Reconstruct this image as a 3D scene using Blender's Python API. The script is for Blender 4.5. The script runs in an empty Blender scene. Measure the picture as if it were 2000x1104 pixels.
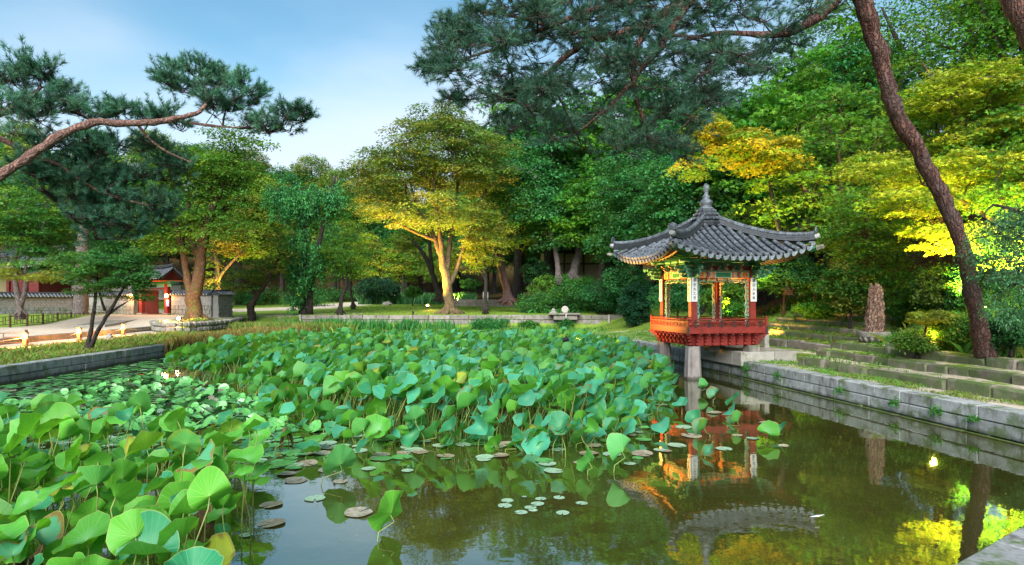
import bpy, math, random
import numpy as np
from mathutils import Vector, Matrix
random.seed(7)
rng = np.random.default_rng(7)
sc = bpy.context.scene
R = math.radians
COL = sc.collection
# ------------------------------------------------------------------ camera
F, HC, YH = 1250.0, 2.6, 580.0
cam = bpy.data.cameras.new('camera'); camo = bpy.data.objects.new('camera', cam); COL.objects.link(camo)
cam.lens = 22.5; cam.sensor_width = 36; cam.shift_y = (YH-552)/2000; cam.clip_end = 2000; cam.clip_start = .05
camo.location = (0, 0, HC); camo.rotation_euler = (R(90), 0, 0); sc.camera = camo
# ------------------------------------------------------------------ world, sun, exposure
SUN_EL, SUN_AZ = R(34), R(188)
w = bpy.data.worlds.new('World'); sc.world = w; w.use_nodes = True
nt = w.node_tree; nt.nodes.clear(); N = nt.nodes.new; L = nt.links.new
sky = N('ShaderNodeTexSky'); sky.sky_type = 'NISHITA'; sky.sun_disc = False
sky.sun_elevation = SUN_EL; sky.sun_rotation = SUN_AZ; sky.ozone_density = 1.6; sky.air_density = 1.0; sky.dust_density = .3
tc = N('ShaderNodeTexCoord'); mp = N('ShaderNodeMapping'); mp.inputs['Scale'].default_value = (1, 1, 2.6)
L(tc.outputs['Generated'], mp.inputs['Vector'])
nz = N('ShaderNodeTexNoise'); nz.inputs['Scale'].default_value = 2.1; nz.inputs['Detail'].default_value = 5; nz.inputs['Roughness'].default_value = .45
nz.inputs['Distortion'].default_value = .2
L(mp.outputs[0], nz.inputs['Vector'])
sep = N('ShaderNodeSeparateXYZ'); L(tc.outputs['Generated'], sep.inputs[0])
el = N('ShaderNodeMapRange'); el.inputs[1].default_value = .08; el.inputs[2].default_value = .50; el.inputs[3].default_value = .52; el.inputs[4].default_value = -.22
L(sep.outputs['Z'], el.inputs[0])
ad = N('ShaderNodeMath'); ad.operation = 'ADD'; L(nz.outputs['Fac'], ad.inputs[0]); L(el.outputs[0], ad.inputs[1])
cr = N('ShaderNodeMapRange'); cr.interpolation_type = 'SMOOTHSTEP'; cr.inputs[1].default_value = .31; cr.inputs[2].default_value = 1.0; cr.inputs[3].default_value = .04; cr.inputs[4].default_value = .93
L(ad.outputs[0], cr.inputs[0])
mx = N('ShaderNodeMix'); mx.data_type = 'RGBA'
tn_ = N('ShaderNodeMix'); tn_.data_type = 'RGBA'; tn_.blend_type = 'MULTIPLY'; tn_.inputs['Factor'].default_value = 1; L(sky.outputs[0], tn_.inputs['A']); tn_.inputs['B'].default_value = (.80, 1.20, 1.15, 1)
L(cr.outputs[0], mx.inputs['Factor']); L(tn_.outputs['Result'], mx.inputs['A']); mx.inputs['B'].default_value = (5.4, 6.1, 7.0, 1)
bg = N('ShaderNodeBackground'); bg.inputs['Strength'].default_value = .068
L(mx.outputs['Result'], bg.inputs['Color']); wo = N('ShaderNodeOutputWorld'); L(bg.outputs[0], wo.inputs[0])
sd = bpy.data.lights.new('sun', 'SUN'); sd.energy = 4.1; sd.angle = R(45); sd.color = (1, .985, .95)
so = bpy.data.objects.new('sun', sd); COL.objects.link(so)
dv = Vector((math.sin(SUN_AZ)*math.cos(SUN_EL), math.cos(SUN_AZ)*math.cos(SUN_EL), math.sin(SUN_EL)))
so.rotation_euler = dv.to_track_quat('Z', 'Y').to_euler(); so.location = (0, -20, 40)
sc.view_settings.view_transform = 'Standard'; sc.view_settings.look = 'None'
sc.view_settings.exposure = 1.32; sc.view_settings.gamma = 1; sc.view_settings.use_curve_mapping = False
sc.render.engine = 'CYCLES'
cy = sc.cycles; cy.use_denoising = True; cy.max_bounces = 5; cy.diffuse_bounces = 3; cy.glossy_bounces = 3; cy.transmission_bounces = 2
cy.transparent_max_bounces = 4; cy.sample_clamp_indirect = 4; cy.caustics_reflective = False; cy.caustics_refractive = False
try: cy.denoiser = 'OPENIMAGEDENOISE'; cy.denoising_input_passes = 'RGB_ALBEDO_NORMAL'; cy.denoising_prefilter = 'ACCURATE'
except Exception: pass
# ------------------------------------------------------------------ helpers
def P(px, py, Y): return Vector(((px-1000)*Y/F, Y, HC-(py-YH)*Y/F))
def G(px, py, z):
    Y = (HC-z)*F/(py-YH); return Vector(((px-1000)*Y/F, Y, z))
def lin(c):
    c = c/255.0
    return c/12.92 if c <= .04045 else ((c+.055)/1.055)**2.4
def S(r, g, b): return (lin(r), lin(g), lin(b))

CT = []; CF = []                       # chamfered box template: 24 verts, 26 faces
for sx in (-1, 1):
    for sy in (-1, 1):
        for sz in (-1, 1):
            for a in range(3): CT.append(((sx, sy, sz), a))
CI = {(k[0], k[1]): i for i, k in enumerate(CT)}
def _ori(f):
    pts = []
    for i in f:
        s, a = CT[i]; v = [s[j]*(1 if j == a else .8) for j in range(3)]; pts.append(Vector(v))
    c = sum(pts, Vector())/len(pts); n = (pts[1]-pts[0]).cross(pts[2]-pts[1])
    return f if n.dot(c) > 0 else f[::-1]
for a in range(3):
    b, c = (a+1) % 3, (a+2) % 3
    for s in (-1, 1):
        f = []
        for (sb, scn) in ((-1, -1), (1, -1), (1, 1), (-1, 1)):
            k = [0, 0, 0]; k[a] = s; k[b] = sb; k[c] = scn; f.append(CI[(tuple(k), a)])
        CF.append(_ori(f))
    for sa in (-1, 1):                 # edges between faces a and b, along c
        for sb in (-1, 1):
            k0 = [0, 0, 0]; k0[a] = sa; k0[b] = sb; k0[c] = -1; k1 = list(k0); k1[c] = 1
            CF.append(_ori([CI[(tuple(k0), a)], CI[(tuple(k1), a)], CI[(tuple(k1), b)], CI[(tuple(k0), b)]]))
for sx in (-1, 1):
    for sy in (-1, 1):
        for sz in (-1, 1): CF.append(_ori([CI[((sx, sy, sz), a)] for a in range(3)]))

def wloc(o):
    v = Vector(o.location)
    return v + wloc(o.parent) if o.parent else v
class MB:
    def __init__(s): s.v = []; s.f = []; s.m = []; s.sm = []
    def add(s, vs, fs, mi=0, M=None, smooth=False):
        n = len(s.v)
        if M is not None: vs = [M @ Vector(v) for v in vs]
        s.v.extend(tuple(v) for v in vs); s.f.extend([tuple(i+n for i in f) for f in fs])
        s.m.extend([mi]*len(fs)); s.sm.extend([smooth]*len(fs)); return s
    def box(s, x0, x1, y0, y1, z0, z1, ch=0, mi=0, M=None):
        c = ((x0+x1)/2, (y0+y1)/2, (z0+z1)/2); h = (abs(x1-x0)/2, abs(y1-y0)/2, abs(z1-z0)/2)
        if ch <= 0:
            vs = [(c[0]+sx*h[0], c[1]+sy*h[1], c[2]+sz*h[2]) for sx in (-1, 1) for sy in (-1, 1) for sz in (-1, 1)]
            fs = [(0, 1, 3, 2), (4, 6, 7, 5), (0, 4, 5, 1), (2, 3, 7, 6), (0, 2, 6, 4), (1, 5, 7, 3)]
            return s.add(vs, fs, mi, M)
        ch = min(ch, min(h)*.9)
        vs = [tuple(c[j]+sg[j]*(h[j] if j == a else h[j]-ch) for j in range(3)) for sg, a in CT]
        return s.add(vs, CF, mi, M)
    def tube(s, pts, rad, n=6, mi=0, M=None, cap=True, smooth=True):
        pts = [Vector(p) for p in pts]; k = len(pts)
        if not hasattr(rad, '__len__'): rad = [rad]*k
        vs = []; up = None
        for i, p in enumerate(pts):
            t = (pts[min(i+1, k-1)]-pts[max(i-1, 0)]); t = t.normalized() if t.length > 1e-9 else Vector((0, 0, 1))
            if up is None: up = Vector((1, 0, 0)) if abs(t.x) < .8 else Vector((0, 1, 0))
            u = (up - t*up.dot(t))
            if u.length < 1e-5: u = t.orthogonal()
            u.normalize(); up = u; b = t.cross(u)
            for j in range(n):
                a = 2*math.pi*j/n; vs.append(p+(u*math.cos(a)+b*math.sin(a))*rad[i])
        fs = [(i*n+j, i*n+(j+1) % n, (i+1)*n+(j+1) % n, (i+1)*n+j) for i in range(k-1) for j in range(n)]
        if cap: fs += [tuple(range(n))[::-1], tuple((k-1)*n+j for j in range(n))]
        return s.add(vs, fs, mi, M, smooth)
    def lathe(s, prof, n=12, c=(0, 0, 0), mi=0, M=None, smooth=True):
        return s.tube([(c[0], c[1], c[2]+z) for r, z in prof], [r for r, z in prof], n, mi, M, True, smooth)
    def plate(s, poly, y0, y1, mi=0, M=None):       # polygon in x,z extruded along y
        n = len(poly); vs = [(x, y0, z) for x, z in poly]+[(x, y1, z) for x, z in poly]
        fs = [tuple(range(n)), tuple(range(n, 2*n))[::-1]]+[(i, i+n, (i+1) % n+n, (i+1) % n) for i in range(n)]
        return s.add(vs, fs, mi, M)
    def build(s, name, mats, parent=None, world=False, kind=None, label=None, link=True):
        me = bpy.data.meshes.new(name); v = s.v
        if world and parent is not None:
            o0 = wloc(parent); v = [(a-o0.x, b-o0.y, c-o0.z) for a, b, c in v]
        me.from_pydata(v, [], s.f)
        for m in (mats if isinstance(mats, (list, tuple)) else [mats]): me.materials.append(m)
        me.polygons.foreach_set('material_index', s.m); me.polygons.foreach_set('use_smooth', s.sm)
        me.update()
        return obj(name, me, parent, kind, label)
def obj(name, me, parent=None, kind=None, label=None):
    o = bpy.data.objects.new(name, me); COL.objects.link(o)
    if parent is not None: o.parent = parent
    if kind: o['kind'] = kind
    if label: o['label'] = label
    return o
def tag(o, label, cat, group=None, kind=None):
    o['label'] = label; o['category'] = cat
    if group: o['group'] = group
    if kind: o['kind'] = kind
    return o
def thing(name, label, cat, loc=(0, 0, 0), rz=0, group=None):
    o = bpy.data.objects.new(name, None); COL.objects.link(o); o.location = loc; o.rotation_euler = (0, 0, rz)
    o.empty_display_size = .3
    return tag(o, label, cat, group)
def copy_tree(o, parent=None):
    c = o.copy(); COL.objects.link(c)
    if parent is not None: c.parent = parent
    for ch in list(o.children): copy_tree(ch, c)
    return c
def npmesh(name, V, q, mat, tone=None, uv=None, smooth=False):
    """V (n*q,3) array of separate q-gons"""
    n = len(V)//q; me = bpy.data.meshes.new(name)
    me.vertices.add(n*q); me.vertices.foreach_set('co', V.astype(np.float32).ravel())
    me.loops.add(n*q); me.loops.foreach_set('vertex_index', np.arange(n*q, dtype=np.int32))
    me.polygons.add(n); me.polygons.foreach_set('loop_start', np.arange(0, n*q, q, dtype=np.int32))
    try: me.polygons.foreach_set('loop_total', np.full(n, q, dtype=np.int32))
    except Exception: pass
    if tone is not None:
        a = me.color_attributes.new('tone', 'FLOAT_COLOR', 'POINT')
        c = np.ones((n*q, 4), np.float32); c[:, :3] = np.repeat(tone, q, axis=0); a.data.foreach_set('color', c.ravel())
    me.materials.append(mat); me.update(calc_edges=True)
    return me
# ------------------------------------------------------------------ materials
def newmat(name):
    m = bpy.data.materials.new(name); m.use_nodes = True; t = m.node_tree
    b = t.nodes['Principled BSDF']; return m, t, b
def nd(t, kind, **kw):
    n = t.nodes.new(kind)
    for k, v in kw.items(): setattr(n, k, v)
    return n
def noise(t, scale, detail=4, rough=.6, vec=None, stretch=None):
    n = nd(t, 'ShaderNodeTexNoise'); n.inputs['Scale'].default_value = scale; n.inputs['Detail'].default_value = detail; n.inputs['Roughness'].default_value = rough
    g = nd(t, 'ShaderNodeNewGeometry')
    src = g.outputs['Position'] if vec is None else vec
    if stretch:
        mp = nd(t, 'ShaderNodeMapping'); mp.inputs['Scale'].default_value = stretch; t.links.new(src, mp.inputs[0]); src = mp.outputs[0]
    t.links.new(src, n.inputs['Vector']); return n.outputs['Fac']
def ramp(t, fac, a, b, lo=0, hi=1):
    n = nd(t, 'ShaderNodeMapRange'); n.inputs[1].default_value = a; n.inputs[2].default_value = b; n.inputs[3].default_value = lo; n.inputs[4].default_value = hi
    t.links.new(fac, n.inputs[0]); return n.outputs[0]
def mix(t, fac, A, B, mode='MIX'):
    n = nd(t, 'ShaderNodeMix', data_type='RGBA', blend_type=mode)
    for s, v in (('Factor', fac), ('A', A), ('B', B)):
        if isinstance(v, (int, float)): n.inputs[s].default_value = v
        elif isinstance(v, tuple): n.inputs[s].default_value = (*v, 1) if len(v) == 3 else v
        else: t.links.new(v, n.inputs[s])
    return n.outputs['Result']
def math_(t, op, a, b):
    n = nd(t, 'ShaderNodeMath', operation=op)
    for i, v in enumerate((a, b)):
        if isinstance(v, (int, float)): n.inputs[i].default_value = v
        else: t.links.new(v, n.inputs[i])
    return n.outputs[0]
def bump(t, b, h, dist=.02, st=.5):
    n = nd(t, 'ShaderNodeBump'); n.inputs['Distance'].default_value = dist; n.inputs['Strength'].default_value = st
    t.links.new(h, n.inputs['Height']); t.links.new(n.outputs[0], b.inputs['Normal'])
def simple(name, c, rough=.6, var=.25, sc_=6, bmp=.3, c2=None, spec=.3, wear=None):
    m, t, b = newmat(name); f = noise(t, sc_, 5)
    c2 = c2 or tuple(x*(1-var) for x in c)
    col = mix(t, ramp(t, f, .35, .65), c, c2)
    oi = nd(t, 'ShaderNodeObjectInfo')
    col = mix(t, 1.0, col, mixgrey(t, ramp(t, oi.outputs['Random'], 0, 1, 1-var*.4, 1+var*.3)), 'MULTIPLY')
    if wear: col = mix(t, ramp(t, noise(t, 28, 5, .7), .60, .72), col, wear)
    t.links.new(col, b.inputs['Base Color']); b.inputs['Roughness'].default_value = rough; b.inputs['Specular IOR Level'].default_value = spec
    if bmp: bump(t, b, noise(t, sc_*6, 4), .01, bmp)
    return m
def mixgrey(t, v):
    n = nd(t, 'ShaderNodeCombineColor')
    for i in range(3): t.links.new(v, n.inputs[i])
    return n.outputs[0]
def stone(name, c1, c2, moss=.0, streak=.0, mosscol=(.045, .075, .018), speck=1.0):
    m, t, b = newmat(name); g = nd(t, 'ShaderNodeNewGeometry')
    big = noise(t, .9, 4); fine = noise(t, 45, 4, .8); med = noise(t, 5, 6, .65)
    col = mix(t, ramp(t, med, .3, .7), c1, c2)
    oi = nd(t, 'ShaderNodeObjectInfo')
    col = mix(t, 1.0, col, mixgrey(t, ramp(t, oi.outputs['Random'], 0, 1, .78, 1.2)), 'MULTIPLY')
    col = mix(t, math_(t, 'MULTIPLY', ramp(t, fine, .4, .62), .35*speck), col, tuple(x*.45 for x in c2))
    if streak:
        s = noise(t, 6, 5, .7, stretch=(1, 1, .22)); s2 = noise(t, 1.3, 3)
        k = math_(t, 'MULTIPLY', ramp(t, s, .48, .64), ramp(t, s2, .38, .56)); k = math_(t, 'MULTIPLY', k, streak)
        col = mix(t, k, col, (.05, .042, .035))
    # waterline stain
    sp = nd(t, 'ShaderNodeSeparateXYZ'); t.links.new(g.outputs['Position'], sp.inputs[0])
    wl = math_(t, 'ADD', sp.outputs['Z'], math_(t, 'MULTIPLY', med, -.12))
    col = mix(t, ramp(t, wl, -.02, .06, .8, 0), col, (.03, .033, .02))
    if moss:
        sn = nd(t, 'ShaderNodeSeparateXYZ'); t.links.new(g.outputs['Normal'], sn.inputs[0])
        up = ramp(t, sn.outputs['Z'], -.2, .9, .6, 1)
        k = math_(t, 'MULTIPLY', ramp(t, noise(t, 2.3, 6, .7), .56-.14*moss, .64-.1*moss), up)
        col = mix(t, math_(t, 'MINIMUM', k, .95), col, mix(t, ramp(t, fine, .4, .6), mosscol, tuple(x*1.9 for x in mosscol)))
    t.links.new(col, b.inputs['Base Color']); b.inputs['Roughness'].default_value = .85; b.inputs['Specular IOR Level'].default_value = .25
    h = math_(t, 'ADD', math_(t, 'MULTIPLY', fine, .3), med); bump(t, b, h, .03, .55)
    return m
def leafmat(name, trans=.45, rough=.5, spec=.3, back=None, wood=False):
    m, t, b = newmat(name); a = nd(t, 'ShaderNodeAttribute', attribute_name='tone')
    col = a.outputs['Color']
    if back is not None:
        g = nd(t, 'ShaderNodeNewGeometry'); col = mix(t, g.outputs['Backfacing'], col, mix(t, .5, col, back))
    t.links.new(col, b.inputs['Base Color']); b.inputs['Roughness'].default_value = rough; b.inputs['Specular IOR Level'].default_value = spec
    tr = nd(t, 'ShaderNodeBsdfTranslucent'); mxs = nd(t, 'ShaderNodeMixShader'); mxs.inputs[0].default_value = trans
    t.links.new(mix(t, 1.0, col, (1.25, 1.25, .55), 'MULTIPLY'), tr.inputs[0])
    t.links.new(b.outputs[0], mxs.inputs[1]); t.links.new(tr.outputs[0], mxs.inputs[2])
    t.links.new(mxs.outputs[0], t.nodes['Material Output'].inputs[0]); return m
def bark(name, c1, c2, scale=6, moss=0, d=.06, crack=.3, st=.35):
    m, t, b = newmat(name)
    v = nd(t, 'ShaderNodeTexVoronoi', feature='DISTANCE_TO_EDGE'); v.inputs['Scale'].default_value = scale
    g = nd(t, 'ShaderNodeNewGeometry'); mp_ = nd(t, 'ShaderNodeMapping'); mp_.inputs['Scale'].default_value = (1.4, 1.4, st)
    nn = noise(t, 3, 4); ds = nd(t, 'ShaderNodeVectorMath', operation='ADD')
    t.links.new(g.outputs['Position'], ds.inputs[0]); cb = mixgrey(t, math_(t, 'MULTIPLY', nn, .6)); t.links.new(cb, ds.inputs[1])
    t.links.new(ds.outputs[0], mp_.inputs[0]); t.links.new(mp_.outputs[0], v.inputs['Vector'])
    f = noise(t, 14, 6, .7)
    col = mix(t, ramp(t, math_(t, 'ADD', v.outputs['Distance'], math_(t, 'MULTIPLY', math_(t, 'SUBTRACT', f, .5), .25)), .0, .16), tuple(x*crack for x in c1), mix(t, ramp(t, f, .35, .65), c1, c2)); col = mix(t, ramp(t, noise(t, 1.1, 4), .45, .65, 0, .7), col, c2)
    if moss: col = mix(t, ramp(t, noise(t, 2.2, 5), .62-.2*moss, .75-.15*moss), col, (.05, .085, .02))
    t.links.new(col, b.inputs['Base Color']); b.inputs['Roughness'].default_value = .9; b.inputs['Specular IOR Level'].default_value = .15
    bump(t, b, math_(t, 'ADD', ramp(t, v.outputs['Distance'], 0, .2), math_(t, 'MULTIPLY', f, .5)), d, .9); return m
def emit(name, c, s):
    m = bpy.data.materials.new(name); m.use_nodes = True; t = m.node_tree; t.nodes.clear()
    e = nd(t, 'ShaderNodeEmission'); e.inputs[0].default_value = (*c, 1); e.inputs[1].default_value = s
    o = nd(t, 'ShaderNodeOutputMaterial'); t.links.new(e.outputs[0], o.inputs[0]); return m

M_ = {}
M_['granite'] = stone('granite', (.33, .34, .345), (.21, .22, .215), moss=.3, streak=.75)
M_['oldstone'] = stone('old_stone', (.235, .20, .16), (.135, .115, .095), moss=1.15, streak=.5)
M_['pinkstone'] = stone('warm_stone', (.27, .24, .21), (.17, .15, .14), moss=.22, streak=.6)
M_['pillar'] = stone('pillar_granite', (.28, .25, .23), (.20, .175, .165), moss=0, streak=.5)
M_['paver'] = stone('pale_slab', (.33, .31, .28), (.25, .23, .20), moss=.05)
M_['cobble'] = stone('cobble_stone', (.26, .24, .21), (.15, .14, .12), moss=.2)
M_['mortar'] = stone('mortar', (.30, .29, .27), (.20, .19, .18), moss=.1)
M_['red'] = simple('red_oxide_paint', (.185, .020, .014), .55, .3, 5, .25, wear=(.16, .03, .02))
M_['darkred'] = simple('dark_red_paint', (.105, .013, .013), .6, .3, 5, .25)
M_['green'] = simple('green_paint', (.028, .17, .07), .5, .3, 8, .15)
M_['teal'] = simple('jade_green_paint', (.10, .30, .20), .5, .25, 8, .15)
M_['cream'] = simple('cream_paint', (.62, .54, .38), .55, .2, 8, .1)
M_['orange'] = simple('orange_paint', (.60, .16, .05), .55, .25, 8, .1)
M_['yellow'] = simple('ochre_paint', (.62, .40, .08), .55, .25, 8, .1)
M_['pink'] = simple('pink_paint', (.55, .26, .22), .55, .2, 8, .1)
M_['bluep'] = simple('blue_paint', (.06, .10, .30), .55, .2, 8, .1)
M_['black'] = simple('black_iron', (.02, .02, .025), .5, .2, 8, .2)
M_['white'] = simple('white_board_paint', (.62, .62, .62), .6, .1, 8, .1)
M_['ink'] = simple('ink', (.015, .015, .02), .7, 0, 8, 0)
M_['tile'] = simple('grey_roof_tile', (.145, .165, .19), .5, .6, 9, .6, c2=(.045, .05, .058), spec=.4)
M_['tiledark'] = simple('dark_roof_tile', (.04, .046, .054), .6, .45, 7, .5, spec=.4)
M_['lime'] = simple('lime_plaster', (.40, .39, .38), .8, .35, 9, .4)
M_['tileend'] = simple('pale_tile_end', (.21, .235, .27), .7, .35, 12, .6, c2=(.11, .12, .14))
M_['wood'] = simple('dark_wood', (.06, .035, .022), .7, .35, 9, .4)
M_['postwood'] = simple('post_wood', (.22, .11, .05), .7, .3, 12, .4)
M_['rope'] = simple('rope', (.36, .30, .20), .8, .2, 30, .3)
M_['plaster'] = simple('ochre_plaster', (.42, .33, .17), .85, .15, 3, .2)
M_['brickwall'] = simple('grey_brick', (.30, .28, .26), .85, .35, 6, .3)
M_['buff'] = simple('buff_brick', (.34, .26, .18), .85, .3, 6, .3)
M_['glow'] = emit('lamp_glow', (1, .46, .10), 5)
M_['glow2'] = emit('lamp_glow_bright', (1, .50, .14), 18)
M_['leaf'] = leafmat('tree_leaf', .42, .55, .22)
M_['needle'] = leafmat('pine_needle', .18, .5, .3)
M_['grass'] = leafmat('grass_blade', .4, .6, .2)
M_['barkpine'] = bark('red_pine_bark', (.17, .070, .048), (.085, .062, .060), 9.0, 0, .05, .3, .22)
M_['barkbranch'] = bark('dark_pine_branch', (.075, .045, .038), (.05, .04, .036), 12, 0, .02)
M_['barklimb'] = bark('pink_pine_bark', (.29, .165, .13), (.15, .085, .07), 9, 0, .03)
M_['barkbrown'] = bark('brown_bark', (.13, .085, .05), (.075, .05, .035), 9, .35, .03)
M_['barkdark'] = bark('dark_bark', (.055, .045, .038), (.035, .03, .026), 8, .15, .03)
M_['barkgrey'] = bark('grey_bark', (.22, .18, .17), (.12, .10, .095), 8, .1, .03)
M_['barkgold'] = bark('smooth_pale_bark', (.19, .125, .07), (.12, .08, .045), 4, .45, .015)

# ------------------------------------------------------------------ terrain functions
def xr(y): return 4.2+(39-y)*.172                      # inner face of the right pond wall
YF = 37.6
POND = [(-15.1, -7.9), (9.35, 9.05), (xr(YF), YF), (-15.1, YF)]
def sd_pond(x, y):                                     # >0 outside, distance to nearest edge line (convex)
    d = -1e9
    n = len(POND)
    for i in range(n):
        ax, ay = POND[i]; bx, by = POND[(i+1) % n]; ex, ey = bx-ax, by-ay; l = math.hypot(ex, ey)
        d = max(d, ((x-ax)*ey-(y-ay)*ex)/l)
    return d
def sst(a, b, x):
    t = min(1, max(0, (x-a)/(b-a))); return t*t*(3-2*t)
NEAR_T = [(1.25, .76), (1.95, .98), (2.55, 1.20)]
FAR_T = [(2.9, 1.06), (3.75, 1.30), (4.4, 1.52), (5.05, 1.74), (5.7, 1.98)]
def zt(x, y):
    z = .53
    if y > YF-1:                                       # strip behind the far wall, then the lawn
        z += (-.23)*sst(YF-1.2, YF, y)*sst(8, 5, x)
    if x > xr(y)-3 and y < 46:
        d = (x-xr(y))*.985
        zn = .53
        for a, h in NEAR_T: zn = h+.01 if d > a+.10 else zn
        zn += max(0, d-3.4)*.42
        zf = .53+.25*sst(1.8, 2.7, d)
        for a, h in FAR_T: zf = h+.01 if d > a+.10 else zf
        zf += max(0, d-6.4)*.45
        zb = .5+max(0, d-2.5)*.28+max(0, d-5)*.15
        if y < 19.6: zz = zn
        elif y < 28: zz = zf
        else: zz = zf+(zb-zf)*sst(28, 31, y)
        if y < 8: zz = .53+(zz-.53)*sst(5, 8, y)
        z = zz if y < YF-1 else max(z, zz*sst(4.5, 9, x)+z*(1-sst(4.5, 9, x)))
    if x < -15.1:
        q = -x
        zl = .50+.17*sst(16.4, 17.4, q)+.22*(q > 20.5)+.10*sst(22, 30, q)
        zl += .45*sst(36, 42, y)*sst(19.5, 22, q)
        # gate court and bastion
        zl = zl+(1.3-zl)*sst(43, 47, y) if y > 43 else zl
        z = zl
        if -21.6 < x < -16.6 and y > 33.6:
            if in_poly(x, y, BAST_IN): z = 1.24
    if y > 46 and x > -20:
        z2 = 1.27+.027*(min(y, 75)-46)+.06*max(0, min(y, 100)-75)+.36*max(0, min(y, 150)-100)+.02*max(0, y-150)
        z2 += max(0, x-3)*.20*sst(46, 56, y)
        z = z2
    elif y > 46:
        z = 1.27+.027*(min(y, 75)-46)+.06*max(0, min(y, 100)-75)+.36*max(0, min(y, 150)-100)+.02*max(0, y-150)
    if x < -45: z += (-45-x)*.12
    if x > 30: z = z+0
    return z
def in_poly(x, y, poly):
    c = False; n = len(poly); j = n-1
    for i in range(n):
        xi, yi = poly[i]; xj, yj = poly[j]
        if (yi > y) != (yj > y) and x < (xj-xi)*(y-yi)/(yj-yi)+xi: c = not c
        j = i
    return c
BAST = [(-21.2, 37.4), (-19.6, 35.0), (-18.2, 33.8), (-17.2, 34.0), (-16.8, 35.8), (-17.1, 39.0), (-18.0, 42.5), (-19.0, 45.6)]
BAST_IN = [(-21.0, 46), (-20.8, 38.2), (-19.3, 35.9), (-18.1, 34.7), (-17.65, 34.9), (-17.4, 36.2), (-17.6, 39), (-18.5, 42.6), (-19.4, 46)]
# ------------------------------------------------------------------ ground
def zg(x, y):
    d = (x-xr(y))*.985
    if 8.2 < y < 19.6 and 0 < d < 3.05: return .51
    if 19.6 <= y < 27.6 and 0 < d < 6.2: return .51 if d < 1.9 else min(.76, zt(x, y)-.02)
    return zt(x, y)
def axis(segs):
    out = [segs[0][0]]
    for a, b, s in segs:
        n = max(1, round((b-a)/s)); out += [a+(b-a)*(i+1)/n for i in range(n)]
    return out
xs = axis([(-500, -120, 60), (-120, -60, 8), (-60, -36, 1.5), (-36, 18, .3), (18, 60, 1.5), (60, 120, 8), (120, 500, 60)])
ys = axis([(-200, -40, 40), (-40, -9, 4), (-9, 60, .3), (60, 110, 1.2), (110, 230, 5), (230, 900, 100)])
def path_d(x, y):                                      # distance to far path centre line
    pts = [(-36, 50), (-24, 52.5), (-19, 58), (-16, 70), (-13, 84), (-20, 100)]
    d = 1e9
    for (ax, ay), (bx, by) in zip(pts, pts[1:]):
        ex, ey = bx-ax, by-ay; t = max(0, min(1, ((x-ax)*ex+(y-ay)*ey)/(ex*ex+ey*ey)))
        d = min(d, math.hypot(x-ax-ex*t, y-ay-ey*t))
    return d
def cover(x, y):                                       # sand, grass, leaf litter
    if sd_pond(x, y) < .12: return (0, 0, 1)
    if x < -15.1 and y < 46:
        q = -x
        if y > 43: return (.3, .6, .1)
        if in_poly(x, y, BAST_IN): return (.5, .1, .4)
        if q < 17.9: return (.05, .95, 0)
        if q < 27.2: return (1, 0, 0)
        return (0, .8, .2)
    if x > xr(y)-.2 and y < 40:
        d = (x-xr(y))*.985
        if y < 8: return (.5, .35, .15)
        if d < 1.5: return (.45, .5, .05) if y > 16 else (.75, .2, .05)
        if d < 3.2: return (.4, .35, .25)
        if d < 6.2: return (.1, .55, .35)
        return (0, .3, .7)
    if y < 8: return (.4, .4, .2)
    if y < 46: return (0, .9, .1)
    if path_d(x, y) < 2.2: return (1, 0, 0)
    if path_d(x, y) < 3.0: return (.5, .5, 0)
    if x > 6: return (0, .35, .65)
    if y < 75:
        s = .45*math.exp(-((x+13)**2)/14-((y-49)**2)/14)
        return (s, 1-s, 0)
    return (0, .15, .85)
nx, ny = len(xs), len(ys)
V = np.zeros((ny, nx, 3)); C = np.ones((ny, nx, 4))
for j, y in enumerate(ys):
    for i, x in enumerate(xs):
        inside = sd_pond(x, y) < .12
        V[j, i] = (x, y, -.9 if inside else zg(x, y)+.015*math.sin(x*2.1+y)*math.cos(y*1.7-x*.6))
        C[j, i, :3] = cover(x, y)
me = bpy.data.meshes.new('ground'); me.vertices.add(nx*ny); me.vertices.foreach_set('co', V.ravel())
ii = np.arange((nx-1)*(ny-1)); a0 = (ii//(nx-1))*nx+ii % (nx-1)
fc = np.stack([a0, a0+1, a0+nx+1, a0+nx], 1).astype(np.int32)
me.loops.add(fc.size); me.loops.foreach_set('vertex_index', fc.ravel())
me.polygons.add(len(fc)); me.polygons.foreach_set('loop_start', np.arange(0, fc.size, 4, dtype=np.int32))
try: me.polygons.foreach_set('loop_total', np.full(len(fc), 4, dtype=np.int32))
except Exception: pass
ca = me.color_attributes.new('cover', 'FLOAT_COLOR', 'POINT'); ca.data.foreach_set('color', C.ravel().astype(np.float32))
m, t, b = newmat('ground_cover'); at = nd(t, 'ShaderNodeAttribute', attribute_name='cover'); sp = nd(t, 'ShaderNodeSeparateColor'); t.links.new(at.outputs['Color'], sp.inputs[0])
n1 = noise(t, 1.6, 5, .65); n2 = noise(t, 14, 5, .7); n3 = noise(t, 60, 3, .7)
sand = mix(t, ramp(t, n2, .35, .65), (.60, .52, .42), (.47, .39, .30)); sand = mix(t, ramp(t, n3, .45, .6, 0, .35), sand, (.16, .12, .08))
gr = mix(t, ramp(t, n2, .35, .65), (.11, .20, .025), (.17, .25, .035)); gr = mix(t, ramp(t, n1, .5, .7, 0, .6), gr, (.24, .21, .06))
lit = mix(t, ramp(t, n2, .4, .6), (.13, .05, .02), (.045, .03, .015)); lit = mix(t, ramp(t, n1, .45, .6, 0, .75), lit, (.04, .07, .015))
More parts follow.
